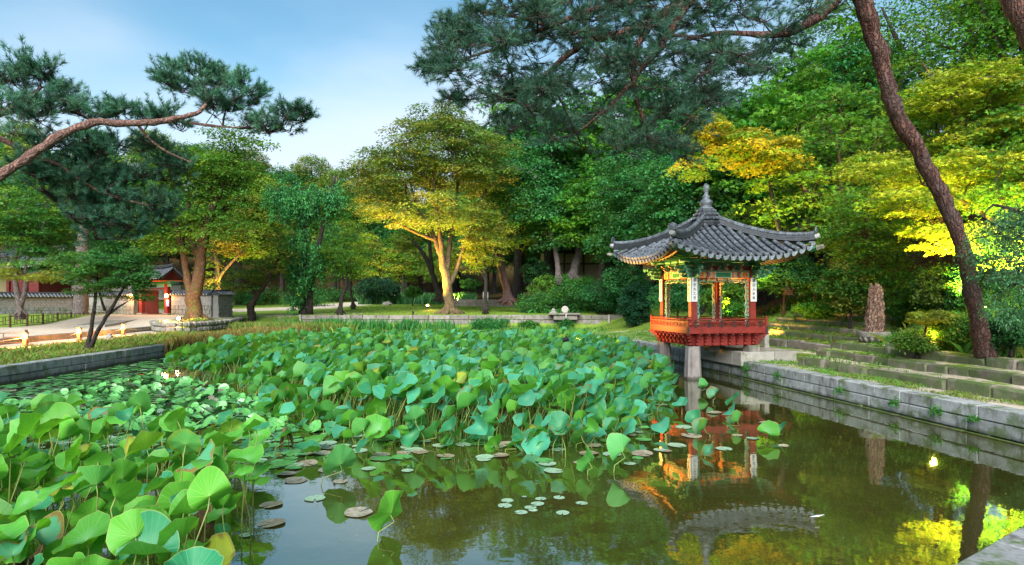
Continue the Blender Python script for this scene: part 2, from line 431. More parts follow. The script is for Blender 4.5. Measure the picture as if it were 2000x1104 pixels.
k1 = ramp(t, math_(t, 'ADD', sp.outputs[0], math_(t, 'MULTIPLY', math_(t, 'SUBTRACT', n1, .5), 1.6)), .40, .60)
k2 = ramp(t, math_(t, 'ADD', sp.outputs[2], math_(t, 'MULTIPLY', math_(t, 'SUBTRACT', n2, .5), 1.2)), .40, .60)
c = mix(t, k1, gr, sand); c = mix(t, k2, c, lit)
t.links.new(c, b.inputs['Base Color']); b.inputs['Roughness'].default_value = .95; b.inputs['Specular IOR Level'].default_value = .1
bump(t, b, math_(t, 'ADD', n2, n3), .03, .6)
ground_mat = m; me.materials.append(m); me.polygons.foreach_set('use_smooth', np.zeros(len(fc), dtype=bool)); me.update(calc_edges=True)
obj('ground', me, kind='structure')
# ------------------------------------------------------------------ water
m, t, b = newmat('pond_water'); t.nodes.remove(b)
df = nd(t, 'ShaderNodeBsdfDiffuse'); gl = nd(t, 'ShaderNodeBsdfGlossy'); gl.inputs['Roughness'].default_value = .025
df.inputs[0].default_value = (1, 1, 1, 1)
c = mix(t, ramp(t, noise(t, .35, 3), .35, .65), (.038, .040, .008), (.058, .056, .013)); t.links.new(c, df.inputs[0])
fr = nd(t, 'ShaderNodeFresnel'); fr.inputs[0].default_value = 1.5
fx = ramp(t, fr.outputs[0], .0, 1.0, .26, 1.3)
cl = nd(t, 'ShaderNodeClamp'); t.links.new(fx, cl.inputs[0])
bp = nd(t, 'ShaderNodeBump'); bp.inputs['Distance'].default_value = .004; bp.inputs['Strength'].default_value = .5
t.links.new(noise(t, 2.6, 3, .5), bp.inputs['Height'])
for x in (gl, fr): t.links.new(bp.outputs[0], x.inputs['Normal'])
gl.inputs[0].default_value = (.80, .84, .78, 1)
ms = nd(t, 'ShaderNodeMixShader'); t.links.new(cl.outputs[0], ms.inputs[0]); t.links.new(df.outputs[0], ms.inputs[1]); t.links.new(gl.outputs[0], ms.inputs[2])
t.links.new(ms.outputs[0], t.nodes['Material Output'].inputs[0])
MB().add([(-15.35, -8.4, 0), (9.75, 9.0, 0), (xr(YF)+.2, YF+.2, 0), (-15.35, YF+.2, 0)], [(0, 1, 2, 3)]).build('pond_water', m, kind='structure')

# ------------------------------------------------------------------ stone walls and steps
def stone_course(parent, p0, p1, z0, z1, lmin, lmax, thick, mat, side=1, jit=.012, name='stone_block', ch=.018, gap=.012, n0=0, tilt=0):
    """blocks from p0 to p1; the wall's visible face runs p0-p1, the body lies on the side given"""
    p0 = Vector((p0[0], p0[1], 0)); p1 = Vector((p1[0], p1[1], 0)); d = p1-p0; Lh = d.length; d.normalize(); nrm = Vector((-d.y, d.x, 0))*side
    s = 0.0; out = []
    while s < Lh-.02:
        l = random.uniform(lmin, lmax)
        if Lh-s-l < lmin*.6: l = Lh-s
        j = random.uniform(-jit, jit); jz = random.uniform(-jit, jit)*.5
        M = Matrix((( d.x, nrm.x, 0, p0.x+d.x*(s+l/2)), (d.y, nrm.y, 0, p0.y+d.y*(s+l/2)), (0, 0, 1, (z0+z1)/2), (0, 0, 0, 1)))
        h = (z1-z0)/2
        mb = MB(); mb.box(-l/2+gap/2, l/2-gap/2, j, thick, -h+gap/2, h-gap/2+(jz if tilt else 0), ch)
        # uneven faces
        mb.v = [(x+random.uniform(-1, 1)*jit*.35, y+random.uniform(-1, 1)*jit*.35, z+random.uniform(-1, 1)*jit*.3) for x, y, z in mb.v]
        if side < 0: mb.f = [f[::-1] for f in mb.f]
        o = mb.build(name, mat, parent); pl = parent.location
        o.matrix_basis = Matrix.Translation(-Vector(pl)) @ M
        out.append(o); s += l
    return out
# right pond wall
w1 = thing('pond_wall', 'granite block pond wall running along the right bank below the pavilion', 'wall', (8, 20, 0))
PR0 = (9.35, 9.05); PR1 = (xr(YF), YF)
dR = (Vector(PR1)-Vector(PR0)).normalized()
def rp(y): return (xr(y), y)
stone_course(w1, rp(9.05), rp(YF), .285, .55, .75, 1.35, .45, M_['granite'], -1)
stone_course(w1, rp(9.05), rp(YF), .02, .285, .7, 1.4, .44, M_['granite'], -1)
def shift(p, d): return (p[0]+d*.985, p[1]+d*.17)
stone_course(w1, shift(rp(9.05), -.08), shift(rp(YF), -.08), -.30, .015, 1.0, 2.2, .5, M_['oldstone'], -1, jit=.03, name='footing_stone')
w2 = thing('pond_wall', 'long pale stone pond wall along the left bank below the grass', 'wall', (-15, 20, 0))
stone_course(w2, (-15.1, YF), (-15.1, 6), .24, .53, 1.4, 2.6, .45, M_['granite'], -1)
stone_course(w2, (-15.1, YF), (-15.1, 6), -.25, .24, 1.2, 2.2, .44, M_['granite'], -1)
w3 = thing('pond_wall', 'low stone edging along the far end of the pond behind the lotus', 'wall', (-5, YF, 0))
stone_course(w3, (xr(YF), YF), (-15.1, YF), -.2, .30, 1.3, 2.4, .42, M_['granite'], -1)
w4 = thing('pond_wall', 'short piece of grey stone coping in the bottom right corner', 'wall', (4, 5, 0))
stone_course(w4, (-6, 4.9-9.36*.692), (9.35, 9.05), .33, .55, 1.6, 2.4, .36, M_['granite'], -1, ch=.012)
stone_course(w4, (-6, 4.9-9.36*.692), (9.35, 9.05), -.25, .33, 1.3, 2.1, .35, M_['granite'], -1)
# terraces on the right bank
labs = ['lowest row of weathered kerb stones on the right bank, nearest the pond wall', 'second row of mossy stones stepping up the right bank',
        'third row of mossy stones on the right bank below the bollard lamp']
zp = .50
for k, (d, z) in enumerate(NEAR_T):
    st = thing('stone_step', labs[k], 'stone step', (*shift(rp(14), d), zp), group='stone steps on the right bank')
    y1 = [19.4, 19.6, 19.75][k]
    stone_course(st, shift(rp(8.6), d), shift(rp(y1), d), zp-.08, z+.0, .5, 1.3, .27, M_['oldstone'], -1, jit=.06, ch=.03, gap=.02, name='stone', tilt=1)
    zp = z
zp = .78
labs = ['row of long pale stone blocks right beside the pavilion platform', 'mossy stone step just above the long pale blocks beside the pavilion', 'middle mossy stone step on the slope behind the pavilion',
        'narrow stone step high on the slope beside the pavilion', 'topmost stone step below the undergrowth behind the pavilion']
for k, (d, z) in enumerate(FAR_T):
    st = thing('stone_step', labs[k], 'stone step', (*shift(rp(23), d), zp), group='stone steps beside the pavilion')
    stone_course(st, shift(rp(19.7+.25*k), d), shift(rp(27.5-.3*k), d), zp-.12, z+.0, .6, 1.4, .27, M_['oldstone' if k else 'pinkstone'], -1, jit=.045, ch=.03, gap=.02, name='stone', tilt=1)
    zp = z
# soil of the terrace treads
def tread(lo_d, hi_d, ya, yb_, z, cov):
    mb = MB(); n = 24; vs = []
    for i in range(n+1):
        y = ya+(yb_-ya)*i/n
        for d in (lo_d, lo_d+(hi_d-lo_d)*.5, hi_d): p_ = shift(rp(y), d); vs.append((p_[0], p_[1], z+rng.uniform(-.012, .02)))
    k = len(vs); vs += [(a_, b_, z-.5) for a_, b_, c_ in vs]; fs = []
    for i in range(n):
        for j in (0, 1): q_ = i*3+j; fs.append((q_, q_+1, q_+4, q_+3))
        fs += [(i*3, (i+1)*3, (i+1)*3+k, i*3+k), (i*3+2, i*3+2+k, (i+1)*3+2+k, (i+1)*3+2)]
    fs += [(0, k, k+1, 1), (1, k+1, k+2, 2), (n*3, n*3+1, n*3+1+k, n*3+k), (n*3+1, n*3+2, n*3+2+k, n*3+1+k)]
    mb.add(vs, fs); o = mb.build('terrace_soil', ground_mat, kind='structure'); a = o.data.color_attributes.new('cover', 'FLOAT_COLOR', 'POINT'); a.data.foreach_set('color', np.tile(np.array([*cov, 1], np.float32), len(vs)))
for k in range(3): tread(NEAR_T[k][0]+.2, (NEAR_T[k+1][0]+.06) if k < 2 else 3.9, 8.6, (19.4, 19.6, 19.75)[k], NEAR_T[k][1]+.003*k, [(.6, .35, .15), (.45, .4, .2), (.4, .4, .3)][k])
for k in range(5): tread(FAR_T[k][0]+.2, (FAR_T[k+1][0]+.06) if k < 4 else 6.9, 19.8+.2*k, 27.5, FAR_T[k][1]+.002*k, (.15, .65, .2))
tread(1.9, 2.95, 19.8, 27.5, .77, (.4, .4, .2))
# retaining wall behind the far planting strip
w5 = thing('retaining_wall', 'three course stone retaining wall along the front of the lawn', 'wall', (-6, 46, .2))
for k, (a, b_) in enumerate([(.1, .60), (.60, .95), (.95, 1.30)]):
    stone_course(w5, (8.0, 46), (-19, 46), a, b_, .8, 1.9, .42, M_['pinkstone'], -1, jit=.03, ch=.03, gap=.03, name='stone_block', tilt=1)
for x in (7.0-.05, -15.2):
    MB().box(x-.07, x+.07, 45.86, 45.95, .1, 1.33, .01).build('drain_pole', M_['paver'], w5, world=True)
# bastion of rough cobbles
w6 = thing('stone_bastion', 'rounded retaining wall of rough lamplit stones around the big tree', 'wall', (-18, 35, .5))
for k in range(3):
    z0 = .42+k*.28
    for (a, b_) in zip(BAST, BAST[1:]):
        stone_course(w6, a, b_, z0, z0+.28, .24, .48, .4, M_['cobble'], 1, jit=.035, ch=.06, gap=.035, name='cobble')
core = MB()
core.plate([(0, 0), (1, 0), (1, 1), (0, 1)], 0, 0.01) if False else None
# ------------------------------------------------------------------ pavilion
PHI = R(12); PC = Vector((6.527, 21.52, 0)); CH = 1.035; DK = 1.385; EV = 2.40
pav = thing('pavilion', 'red and green wooden pavilion with grey tiled roof standing on stone pillars in the pond', 'pavilion', PC, PHI)
def RZ(k): return Matrix.Rotation(R(90)*k, 4, 'Z')       # side k: local -y is outward for k=0 (right-hand visible side)
# side 0: outward -y (faces the viewer, long side on the right); side 3 : outward -x (left visible side)
for (x, y) in ((-CH, -CH), (-CH, CH)):
    prof = [(-.9, .245), (.06, .245), (.10, .235), (1.04, .195)]
    mb = MB(); vs = []; n = 8
    for z, r in prof:
        for (ax, ay) in ((1, .55), (.55, 1), (-.55, 1), (-1, .55), (-1, -.55), (-.55, -1), (.55, -1), (1, -.55)): vs.append((x+ax*r, y+ay*r, z))
    fs = [(i*n+j, i*n+(j+1) % n, (i+1)*n+(j+1) % n, (i+1)*n+j) for i in range(3) for j in range(n)]+[tuple(24+j for j in range(n))]
    mb.add(vs, fs); mb.build('stone_pillar', M_['pillar'], pav)
for (x, y) in ((CH, -CH), (CH, CH), (.1, -.2)):
    MB().box(x-.2, x+.2, y-.2, y+.2, .80, 1.04, .03).build('footing_stone', M_['pinkstone'], pav)
# girder box under the deck, with corbels
gb = MB(); a = CH+.02
for k in range(4): gb.box(-a-.09, a+.09, -a-.09, -a+.09, 1.045, 1.435, .012, M=RZ(k) @ Matrix.Translation((0, 0, .002*(k % 2))))
gb.build('girder_frame', M_['red'], pav)
prof = [(0, 1.07), (.05, 1.06), (.10, 1.09), (.085, 1.13), (.06, 1.16), (.09, 1.175), (.145, 1.20), (.135, 1.245), (.12, 1.265), (.15, 1.28), (.215, 1.30), (.22, 1.35), (.24, 1.375), (.30, 1.40), (.315, 1.436), (0, 1.436)]
for k in range(4):
    for i in range(8):
        x = -.98+i*.28; w_ = .024 if i not in (0, 7) else .034
        mb = MB(); mb.plate([(px, pz) for px, pz in prof], -w_, w_)
        M = RZ(k) @ Matrix.Translation((x, -(CH+.10), 0)) @ Matrix.Rotation(R(-90), 4, 'Z')
        mb.v = [tuple(M @ Vector(v)) for v in mb.v]
        mb.build('corbel', M_['red'], pav)
for sx in (-1, 1):
    for sy in (-1, 1):                                     # diagonal corner corbels
        mb = MB(); mb.plate([(px*1.32, pz) for px, pz in prof], -.05, .05)
        M = Matrix.Translation((sx*(CH+.09), sy*(CH+.09), .001)) @ Matrix.Rotation(math.atan2(sy, sx), 4, 'Z')
        mb.v = [tuple(M @ Vector(v)) for v in mb.v]; mb.build('corbel', M_['red'], pav)
for k in range(4):                                        # white joist ends between corbels
    mb = MB()
    for i in range(7): mb.box(-.84+i*.28-.045, -.84+i*.28+.045, -CH-.19, -CH-.10, 1.385, 1.425, .008, M=RZ(k))
    mb.build('joist_end', M_['white'], pav)
# deck
for k in range(4):
    mb = MB(); mb.box(-DK, DK-.075, -DK, -DK+.07, 1.44, 1.655, .012, M=RZ(k)); mb.build('deck_beam', M_['red'], pav)
for i in range(9):
    x0 = -DK+.08+i*(2*DK-.16)/9
    MB().box(x0, x0+(2*DK-.16)/9-.006, -DK+.08, DK-.08, 1.59, 1.632, .004).build('floor_board', M_['wood'], pav)
for (sx, sy) in ((-1, -1), (1, -1)):
    mb = MB(); mb.box(sx*DK-.055 if sx > 0 else sx*DK-.008, sx*DK+.008 if sx > 0 else sx*DK+.055, -DK-.006, -DK+.03, 1.435, 1.66, .004)
    if sx > 0: mb.box(DK-.03, DK+.007, -DK-.005, -DK+.09, 1.434, 1.661, .004)
    mb.build('iron_band', M_['black'], pav)
# railing
for k in range(4):
    M = RZ(k)
    MB().box(-DK+.03, DK-.03, -DK+.012, -DK+.05, 1.795, 1.835, .008, M=M).build('middle_rail', M_['red'], pav)
    mb = MB(); mb.tube([M @ Vector((-DK-.02, -DK+.03, 1.888)), M @ Vector((DK+.02, -DK+.03, 1.888))], .022, 8); mb.build('top_rail', M_['red'], pav)
    mb = MB(); x, y = (M @ Vector((-DK+.03, -DK+.03, 0))).xy
    mb.box(x-.03, x+.03, y-.03, y+.03, 1.655, 1.93, .006); mb.lathe([(.028, 1.93), (.036, 1.945), (.036, 1.965), (.02, 1.985), (.001, 1.995)], 8, (x, y, 0)); mb.build('railing_post', M_['red'], pav)
    npan = 11; wd = (2*DK-.12)/npan
    for i in range(npan):
        x0 = -DK+.06+i*wd; x1 = x0+wd; b = .009
        mb = MB(); z0, z1 = 1.656, 1.794; yy = (-DK+.022, -DK+.042)
        def bar(ax, bx, az, bz): mb.box(ax, bx, yy[0], yy[1], az, bz, 0, M=M)
        bar(x0, x0+2*b, z0, z1); bar(x0+2*b+.0005, x1, z0, z0+b*1.4); bar(x0+2*b+.0005, x1, z1-b*1.4, z1)
        xm = (x0+x1)/2+b
        if i % 2: bar(x0+wd*.30, x0+wd*.30+2*b, z0+.03, z1-.03); bar(x0+wd*.30+2*b, x1-wd*.14, z0+.03, z0+.03+2*b); bar(x0+wd*.30+2*b, x1-wd*.14, z1-.03-2*b, z1-.03); bar(x1-wd*.36, x1-wd*.14, (z0+z1)/2-b, (z0+z1)/2+b)
        else: bar(x1-wd*.22, x1-wd*.22+2*b, z0+.03, z1-.03); bar(x0+wd*.25, x1-wd*.22, z0+.03, z0+.03+2*b); bar(x0+wd*.25, x1-wd*.22, z1-.03-2*b, z1-.03); bar(x0+wd*.25, x0+wd*.5, (z0+z1)/2-b, (z0+z1)/2+b)
        mb.build('railing_panel', M_['red'], pav)
    for i in range(6 if k != 3 else 0):                       # lotus-stem iron brackets that hold the rail
        x = -1.12+i*.45
        mb = MB(); mb.box(x-.055, x+.055, -DK-.004, -DK+.011, 1.80, 1.83, .003, M=M); mb.box(x-.018, x+.018, -DK-.004, -DK+.011, 1.675, 1.80, .003, M=M)
        mb.box(x-.05, x+.05, -DK-.007, -DK-.0005, 1.64, 1.675, .003, M=M); mb.build('iron_bracket', M_['black'], pav)
    for i in range(6):
        x = -1.12+i*.45; mb = MB(); mb.box(x-.012, x+.012, -DK+.02, -DK+.04, 1.836, 1.868, .003, M=M); mb.build('rail_stub', M_['red'], pav)
# columns, boards with writing
ctex = {0: ['芙', '宇', '大', '乙', '芝'], 1: ['翠', '泛', '人', '老', '是'], 2: ['瓊', '臺', '瑤', '草', '玉'], 3: ['波', '光', '天', '影', '月']}
def text(ch, size, M, mat, parent, sp=1.0):
    cu = bpy.data.curves.new('lettering', 'FONT'); cu.body = ch; cu.size = size; cu.align_x = 'CENTER'; cu.align_y = 'CENTER'; cu.extrude = .002; cu.space_line = sp
    cu.offset = size*.012; cu.resolution_u = 2
    cu.materials.append(mat); o = obj('lettering', cu); me_ = bpy.data.meshes.new_from_object(o); bpy.data.objects.remove(o)
    if not len(me_.materials): me_.materials.append(mat)
    o = obj('lettering', me_, parent); o.matrix_basis = M; return o
q = 0
for (sx, sy) in ((-1, -1), (1, -1), (1, 1), (-1, 1)):
    x, y = sx*CH, sy*CH
    colm = MB().box(x-.10, x+.10, y-.10, y+.10, 1.60, 3.50, .012).build('column', M_['red'], pav)
    for (nx_, ny_) in ((sx, 0), (0, sy)):
        # board on the outward face
        M = Matrix.Translation((x, y, 0)) @ Matrix.Rotation(math.atan2(ny_, nx_)+R(90), 4, 'Z')
        mb = MB(); mb.box(-.098, .098, -.128, -.1015, 2.45, 3.215, .004, M=M); bd = mb.build('sign_board', M_['white'], pav)
        front = (sx, sy) == (-1, -1) and ny_; right = (sx, sy) == (1, -1) and ny_
        cs = ctex[0] if front else ctex[1] if right else ctex[2+(q % 2)]; q += 1
        if (nx_ == -1) or (ny_ == -1):
            for i, chh in enumerate(cs):
                text(chh, .105, M @ Matrix.Translation((0, -.1305, 3.11-i*.138)) @ Matrix.Rotation(R(90), 4, 'X'), M_['ink'], bd)
# head beams with painted panels, scroll trim, brackets
def scroll(mb, c, r, a0, turns, M, sgn=1, wd_=.011, n=12):
    pts = []
    for i in range(n+1):
        u = i/n; a = a0+sgn*turns*2*math.pi*u; rr = r*(1-.72*u); pts.append(M @ Vector((c[0]+rr*math.cos(a), 0, c[1]+rr*math.sin(a))))
    mb.tube(pts, [wd_*(1-.2*i/n) for i in range(n+1)], 4, smooth=False)
for k in range(4):
    M = RZ(k); yb = -CH
    bm_ = MB().box(-CH+.1, CH-.1, yb-.055, yb+.055, 3.20, 3.40, .006, M=M).build('head_beam', M_['orange'], pav)
    L_ = CH-.1; yo = yb-.058
    pan = MB()
    mats = [M_[n_] for n_ in ('green', 'teal', 'red', 'cream', 'yellow', 'pink', 'bluep')]
    def pb(x0, x1, z0, z1, mi, dy=.003):
        for s_ in (1, -1):
            lo, hi = sorted((yb+s_*.0555*-1, yb-s_*(.0555+dy)))
            pan.box(x0, x1, lo, hi, z0, z1, 0, mi, M)
    pb(-.30, .30, 3.205, 3.395, 3, .003); pb(-.275, .275, 3.22, 3.38, 1, .006); pb(-.235, .235, 3.235, 3.365, 0, .009)
    pb(-L_+.001, -L_+.05, 3.205, 3.395, 0, .003); pb(L_-.05, L_-.001, 3.205, 3.395, 0, .003)
    pb(-L_+.051, -L_+.065, 3.205, 3.395, 3, .004); pb(L_-.065, L_-.051, 3.205, 3.395, 3, .004)
    for s_ in (-1, 1):                                   # nested arcs
        for i, (xc, mi) in enumerate(((.36, 5), (.41, 3), (.46, 4), (.51, 6), (.56, 2), (.61, 1), (.665, 4))):
            for j in range(6):
                z0 = 3.208+j*.0306; bow = .035*(1-abs(j-2.5)/2.5*1.0)**.6 if abs(j-2.5) < 2.5 else 0
                x0 = s_*(xc-bow)
                pb(min(x0, x0+s_*.032), max(x0, x0+s_*.032), z0, z0+.030, mi, .004+.0008*i)
        pb(min(s_*.72, s_*.86), max(s_*.72, s_*.86), 3.27, 3.33, 2, .004); pb(min(s_*.74, s_*.80), max(s_*.74, s_*.80), 3.285, 3.315, 4, .007)
    pan.build('painted_panel', mats, bm_)
    # openwork trim below the beam and down the columns
    mb = MB(); mc = MB()
    def both(c, r, a0, tr, sg):
        scroll(mb, c, r, a0, tr, M @ Matrix.Translation((0, yb-.018, 0)), sg, .013)
        scroll(mc, c, r*1.02, a0, tr, M @ Matrix.Translation((0, yb+.010, 0)), sg, .012)
    for i in range(10):
        x = -.83+i*.184; dz = -.055-.012*(abs(i-4.5) > 2)-.02*(abs(i-4.5) > 4); both((x, 3.19+dz), .062, math.pi*(i % 2), 1.2, 1 if i < 5 else -1)
    for s_ in (-1, 1):
        for i in range(11):
            z = 3.03-i*.127; both((s_*(L_-.052-.012*(i == 0)), z), .054, math.pi/2+math.pi*(i % 2), 1.2, -s_)
    # wavy inner rim
    pts = []; pc = []
    for s_, rng_ in ((-1, range(0, 42)), (1, range(41, -1, -1))):
        for i in rng_:
            z = 1.68+i*.034 if i < 40 else 1.68+39*.034+.02*(i-39)
            xx = s_*(L_-.112-.016*math.sin(i*.74)); pts.append((xx, z))
        if s_ == -1:
            for i in range(1, 24): xx = -L_+.16+i*(2*L_-.32)/24; pts.append((xx, 3.075+.018*math.sin(i*1.05)+.025*math.exp(-(xx/.2)**2)))
    mb.tube([M @ Vector((x, yb-.018, z)) for x, z in pts], .012, 4, smooth=False)
    mc.tube([M @ Vector((x, yb+.010, z)) for x, z in pts], .012, 4, smooth=False)
    tr_ = mb.build('scroll_trim', M_['teal'], pav)
    mc.build('scroll_edge', M_['cream'], tr_)
    # plates above the beam: rail, brackets, purlin
    MB().box(-CH-.25, CH+.25, yb-.045, yb+.045, 3.405+.002*(k % 2), 3.445+.002*(k % 2), .004, M=M).build('bearing_plate', M_['teal'], pav)
    MB().box(-CH-.3, CH+.3, yb-.05, yb+.05, 3.60+.003*(k % 2), 3.70+.003*(k % 2), .01, M=M).build('purlin_plate', M_['green'], pav)
    mb = MB(); mb.tube([M @ Vector((-CH-.45, yb, 3.765)), M @ Vector((CH+.45, yb, 3.765))], .06, 10); mb.build('purlin', M_['teal'], pav)
    bk = MB()
    bk.box(-CH, CH, yb-.012, yb+.012, 3.45, 3.598, 0, 0, M); bk.build('bracket_board', M_['darkred'], pav)
    for i in range(3):
        x = -.52+i*.52
        pl = [(-.16, 3.45), (-.19, 3.49), (-.17, 3.53), (-.12, 3.54), (-.13, 3.57), (-.09, 3.595), (.09, 3.595), (.13, 3.57), (.12, 3.54), (.17, 3.53), (.19, 3.49), (.16, 3.45)]
        MT = M @ Matrix.Translation((x, yb, 0)); mb = MB(); mb.plate(pl, -.045, .045, 1, MT)
        mb.plate([(a_*.82, 3.52+(b_-3.52)*.8) for a_, b_ in pl], -.052, .052, 0, MT); mb.plate([(a_*.35, 3.52+(b_-3.52)*.4) for a_, b_ in pl], -.058, .058, 2, MT)
        mb.build('cloud_bracket', [M_['green'], M_['pink'], M_['red']], pav)
        # little curled arms poking outward
        arm = [(0, 3.45), (.12, 3.43), (.22, 3.46), (.27, 3.50), (.24, 3.53), (.17, 3.52), (.15, 3.545), (.24, 3.56), (.33, 3.585), (.35, 3.63), (.30, 3.655), (.20, 3.63), (.12, 3.64), (0, 3.64)]
        MA = MT @ Matrix.Rotation(R(-90), 4, 'Z'); mb = MB(); mb.plate(arm, -.022, .022, 1, MA); mb.plate([(.13+(a_-.13)*.8, 3.55+(b_-3.55)*.74) for a_, b_ in arm], -.030, .030, 0, MA)
        mb.build('bracket_arm', [M_['teal'], M_['pink']], pav)
for sx in (-1, 1):
    for sy in (-1, 1):
        for ang in (math.atan2(0, sx), math.atan2(sy, 0), math.atan2(sy, sx)):
            MT = Matrix.Translation((sx*CH, sy*CH, 0)) @ Matrix.Rotation(ang, 4, 'Z'); sc_ = 1.25 if abs(math.sin(2*ang)) > .5 else 1
            for (dz, ln) in ((0, .30), (.13, .40), (.26, .52)):
                lobe = []
                for i in range(13):
                    u = i/12; lobe.append((.08+ln*sc_*u, 3.20+dz+.035*abs(math.sin(u*math.pi*3))-.03*(1-u)))
                for i in range(12, -1, -1):
                    u = i/12; lobe.append((.08+ln*sc_*u-.02*(u < 1), 3.29+dz+.035*math.sin(u*math.pi*2.5)**2))
                mb = MB(); mb.plate(lobe, -.026, .026, 1, MT)
                mb.plate([(.1+(a_-.08)*.86, 3.25+dz+(b_-3.25-dz)*.62) for a_, b_ in lobe], -.034, .034, 0, MT)
                p_ = MT @ Vector((.08+ln*sc_, 0, 3.26+dz)); tmp = MB()
                mb.tube([MT @ Vector((.06+ln*sc_, -.03, 3.265+dz)), MT @ Vector((.06+ln*sc_, .03, 3.265+dz))], .05, 8, 1, smooth=False)
                mb.build('corner_bracket', [M_['green'], M_['teal']], pav)
# ---- roof
def rz_(m_, q_):                                         # m_ distance from centre along the slope, q_ 0..1 towards the hip
    u = max(0, min(1, m_/EV)); z = 3.80+1.30*((1-u)**1.28)+.10*(1-u)
    return z+.47*(q_**2.6)*(u**2.2)
def ev_(a_): return EV*(.955+.045*(abs(a_)/EV)**2)
def rs(a_, r_):                                          # surface point of side 0 (outward -y) at along a_, distance r_
    m_ = max(r_, abs(a_)); return Vector((a_, -r_, rz_(r_, min(1, abs(a_)/max(r_, 1e-6)))))
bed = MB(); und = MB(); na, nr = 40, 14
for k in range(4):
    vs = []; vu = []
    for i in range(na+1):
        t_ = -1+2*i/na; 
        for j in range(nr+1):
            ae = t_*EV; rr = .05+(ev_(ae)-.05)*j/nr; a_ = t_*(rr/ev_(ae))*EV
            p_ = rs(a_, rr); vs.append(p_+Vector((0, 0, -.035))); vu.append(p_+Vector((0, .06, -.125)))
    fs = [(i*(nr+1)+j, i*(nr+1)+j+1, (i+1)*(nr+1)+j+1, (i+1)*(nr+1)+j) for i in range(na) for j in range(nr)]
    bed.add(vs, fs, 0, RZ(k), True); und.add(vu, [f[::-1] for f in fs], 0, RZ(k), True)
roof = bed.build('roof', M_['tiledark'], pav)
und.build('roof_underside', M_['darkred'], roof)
# tile meshes
def halfpipe(r0, r1, l, n=6, cap=False):
    vs = []; 
    for (yy, r_) in ((0, r0), (-l, r1)):
        for i in range(n+1):
            a_ = math.pi*i/n; vs.append((r_*math.cos(a_), yy, r_*math.sin(a_)))
    fs = [(i, i+n+1, i+n+2, i+1) for i in range(n)]+[tuple(range(n+1, 2*n+2))[::-1]]
    return vs, fs
v_, f_ = halfpipe(.066, .074, .285); mt = MB(); mt.add(v_, f_, 0, None, False)
tile_me = mt.build('roof_tile', M_['tile'], roof).data
first = bpy.data.objects['roof_tile']; bpy.data.objects.remove(first)
mt = MB(); mt.add(v_, f_, 0); mt.tube([(0, -.283, .0), (0, -.305, -.004)], .082, 10, 1, smooth=False); end_me_o = mt.build('roof_tile', [M_['tile'], M_['tileend']], roof); end_me = end_me_o.data; bpy.data.objects.remove(end_me_o)
lip = MB()                                               # drooping crescent tile between rows
vs = []; nn_ = 8
for i in range(nn_+1):
    x = -.108+.216*i/nn_; s_ = max(0, 1-(x/.108)**2); vs += [(x, 0, .03-.035*s_), (x, -.03, .03-.155*s_**.5)]
lip.add(vs, [(2*i, 2*i+1, 2*i+3, 2*i+2) for i in range(nn_)], 0); vs2 = [(x, y+.018, z) for x, y, z in vs]; lip.add(vs2, [(2*i, 2*i+2, 2*i+3, 2*i+1) for i in range(nn_)], 0)
lo_ = lip.build('eave_tile', M_['tileend'], roof); lip_me = lo_.data; bpy.data.objects.remove(lo_)
stuff = MB()
def place(me_, name, k, p0, p1, mi=0):
    d = (p1-p0); d.normalize(); x_ = d.cross(Vector((0, 0, 1))); x_ = x_*-1 if x_.x < 0 else x_; x_.normalize()
    yb_ = -d; zb = x_.cross(yb_)
    M = RZ(k) @ Matrix(((x_.x, yb_.x, zb.x, p0.x), (x_.y, yb_.y, zb.y, p0.y), (x_.z, yb_.z, zb.z, p0.z), (0, 0, 0, 1)))
    return M
PITCH = .262
for k in range(4):
    vis = k in (0, 3)
    nrow = 19
    for i in range(nrow):
        a_ = -EV+.13+i*(2*EV-.26)/(nrow-1)
        e_ = ev_(a_); r_ = e_; cnt = 0
        while r_ > abs(a_)+.06 and r_ > .30:
            r0 = max(r_-PITCH-.02, abs(a_)*.99, .2)
            p1 = rs(a_, r_); p0 = rs(a_, r0)
            p0 = p0+Vector((0, 0, .012)); p1 = p1+Vector((0, 0, .022))
            M = place(None, '', k, p0, p1)
            if r_-r0 < PITCH: M = M @ Matrix.Diagonal((1, max(.2, (r_-r0)/.285), 1, 1))
            if vis:
                o = obj('roof_tile', end_me if cnt == 0 else tile_me, roof)
                M = M @ Matrix.Rotation(random.uniform(-.03, .03), 4, 'Z'); o.matrix_basis = M
            else:
                mm = end_me if cnt == 0 else tile_me
                stuff.add([M @ v.co for v in mm.vertices], [tuple(p.vertices) for p in mm.polygons])
            r_ -= PITCH; cnt += 1
        if i < nrow-1:
            am = a_+(2*EV-.26)/(nrow-1)/2; e_ = ev_(am); p1 = rs(am, e_+.015); p0 = rs(am, e_-.2)
            M = place(None, '', k, p1+Vector((0, 0, -.01)), p1+(p1-p0)+Vector((0, 0, -.01)))
            if vis: o = obj('eave_tile', lip_me, roof); o.matrix_basis = M
            else: stuff.add([M @ v.co for v in lip_me.vertices], [tuple(p.vertices) for p in lip_me.polygons])
stuff.build('rear_tiles', M_['tile'], roof, kind='stuff')
